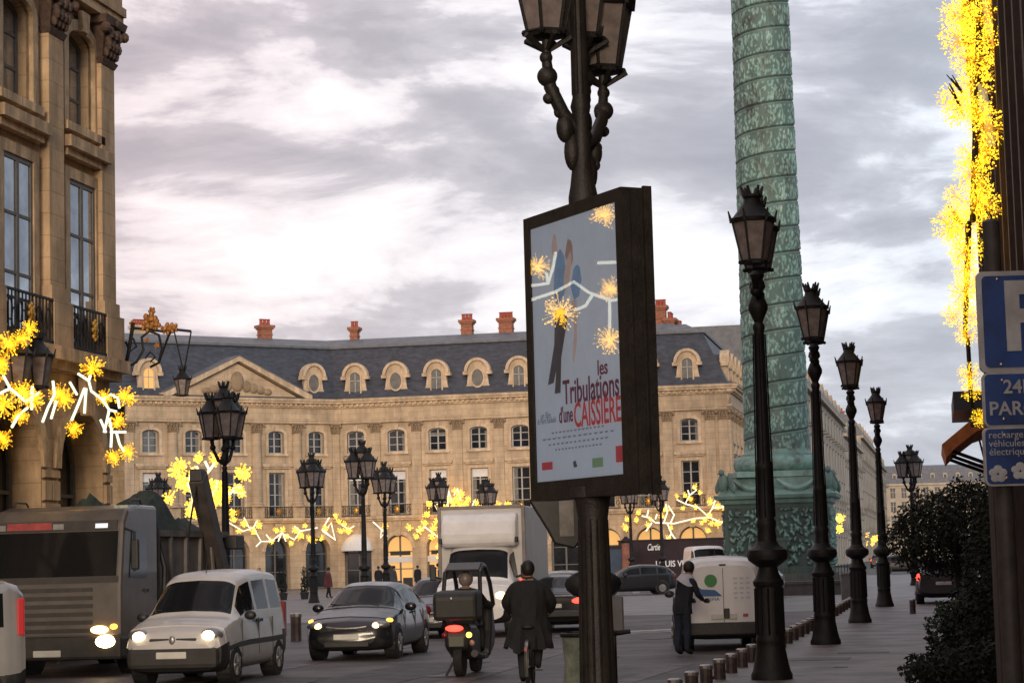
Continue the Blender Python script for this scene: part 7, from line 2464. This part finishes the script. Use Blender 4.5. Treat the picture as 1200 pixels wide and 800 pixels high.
J = [((0, -0.18, 0.95), (0.16, 0.13)), ((0, -0.14, 1.12), (0.17, 0.12)), ((0, -0.1, 1.3), (0.19, 0.12)), ((0, -0.08, 1.38), (0.13, 0.09)), ((0, -0.06, 1.44), 0.06), ((0, -0.04, 1.52), (0.085, 0.1)), ((0, -0.03, 1.6), (0.075, 0.09)),
     ((0.2, -0.08, 1.33), 0.08), ((0.3, 0.12, 1.16), 0.06), ((0.32, 0.42, 1.1), 0.045),
     ((-0.2, -0.08, 1.33), 0.08), ((-0.3, 0.12, 1.16), 0.06), ((-0.32, 0.42, 1.1), 0.045),
     ((0.12, 0.0, 0.92), 0.1), ((0.17, 0.32, 0.84), 0.08), ((0.17, 0.3, 0.44), 0.055), ((0.17, 0.42, 0.38), 0.04),
     ((-0.12, 0.0, 0.92), 0.1), ((-0.17, 0.32, 0.84), 0.08), ((-0.17, 0.3, 0.44), 0.055), ((-0.17, 0.42, 0.38), 0.04)]
E = [(0, 1), (1, 2), (2, 3), (3, 4), (4, 5), (5, 6), (3, 7), (7, 8), (8, 9), (3, 10), (10, 11), (11, 12), (0, 13), (13, 14), (14, 15), (15, 16), (0, 17), (17, 18), (18, 19), (19, 20)]
skin_body('body', J, E, [COATK, SKIN, TROUK, SHOE], lambda c: 1 if c.z > 1.42 else (3 if c.z < 0.42 else (2 if c.z < 0.95 else 0)), RD)
MB().ball((0, -0.04, 1.575), 0.125, 0.14, 0.135, 16, 10).build('helmet', mat('grey_helmet', (0.20, 0.16, 0.15), 0.4, var=0.3, scale=6), RD, smooth=True)
for s in (-1, 1):
    hand(RD, (s * 0.32, 0.44, 1.1), (0, 1, 0), 1.0, COATK)
tag(RD, 'scooter rider in dark clothes and a grey helmet under the scooter roof', 'person')

# --- walkers on the square
def walker(px, Y, az, h, top, bottom, label, stride=0.14):
    p = HX(px, Y)
    r_ = empty('person', (*p.xy, 0.008), -az)
    k = h / 1.72
    q = lambda x, y, z: (x * k, y * k, z * k)
    J = [(q(0, 0, 0.92), 0.15), (q(0, 0.01, 1.12), 0.16), (q(0, 0.02, 1.34), (0.18, 0.12)), (q(0, 0.02, 1.43), 0.11), (q(0, 0.03, 1.5), 0.055), (q(0, 0.04, 1.58), 0.085), (q(0, 0.04, 1.66), 0.07),
         (q(0.2, 0.02, 1.37), 0.075), (q(0.24, 0, 1.1), 0.055), (q(0.23, 0.1, 0.88), 0.045), (q(-0.2, 0.02, 1.37), 0.075), (q(-0.24, 0.04, 1.1), 0.055), (q(-0.23, 0.12, 0.88), 0.045),
         (q(0.09, 0, 0.86), 0.11), (q(0.09, stride * 0.6, 0.48), 0.075), (q(0.09, stride, 0.09), 0.055), (q(0.09, stride + 0.13, 0.045), 0.042),
         (q(-0.09, 0, 0.86), 0.11), (q(-0.09, -stride * 0.2, 0.48), 0.075), (q(-0.09, -stride, 0.1), 0.055), (q(-0.09, -stride + 0.13, 0.05), 0.042)]
    E = [(0, 1), (1, 2), (2, 3), (3, 4), (4, 5), (5, 6), (3, 7), (7, 8), (8, 9), (3, 10), (10, 11), (11, 12), (0, 13), (13, 14), (14, 15), (15, 16), (0, 17), (17, 18), (18, 19), (19, 20)]
    skin_body('body', J, E, [top, SKIN, bottom, SHOE], lambda c: 1 if c.z > 1.48 * k else (3 if c.z < 0.08 else (2 if c.z < 0.62 * k else 0)), r_, 1)
    MB().ball(q(0, 0.02, 1.655), 0.1, 0.11, 0.11, 10, 8).build('hair', HAIRK, r_, smooth=True)
    MB().lathe([(0.26, 0.62 * k), (0.24, 0.9 * k), (0.2, 1.2 * k), (0.15, 1.4 * k)], 14).build('coat', top, r_, smooth=True)
    tag(r_, label, 'person')
REDC = cloth('dull_red_coat', (0.13, 0.035, 0.035))
walker(385, 128, R(100), 1.75, REDC, TROUK, 'walker in a dull red coat crossing the square')
walker(444, 150, R(180), 1.72, COATK, TROUK, 'walker in black beside the lit shop arch lamp')
walker(462, 152, R(90), 1.72, cloth('grey_jacket', (0.06, 0.06, 0.07)), TROUK, 'walker in a grey jacket in front of the lit shop arch')
walker(490, 156, R(200), 1.7, COATK, cloth('brown_trousers', (0.05, 0.04, 0.03)), 'walker in black between the two lit shop arches')
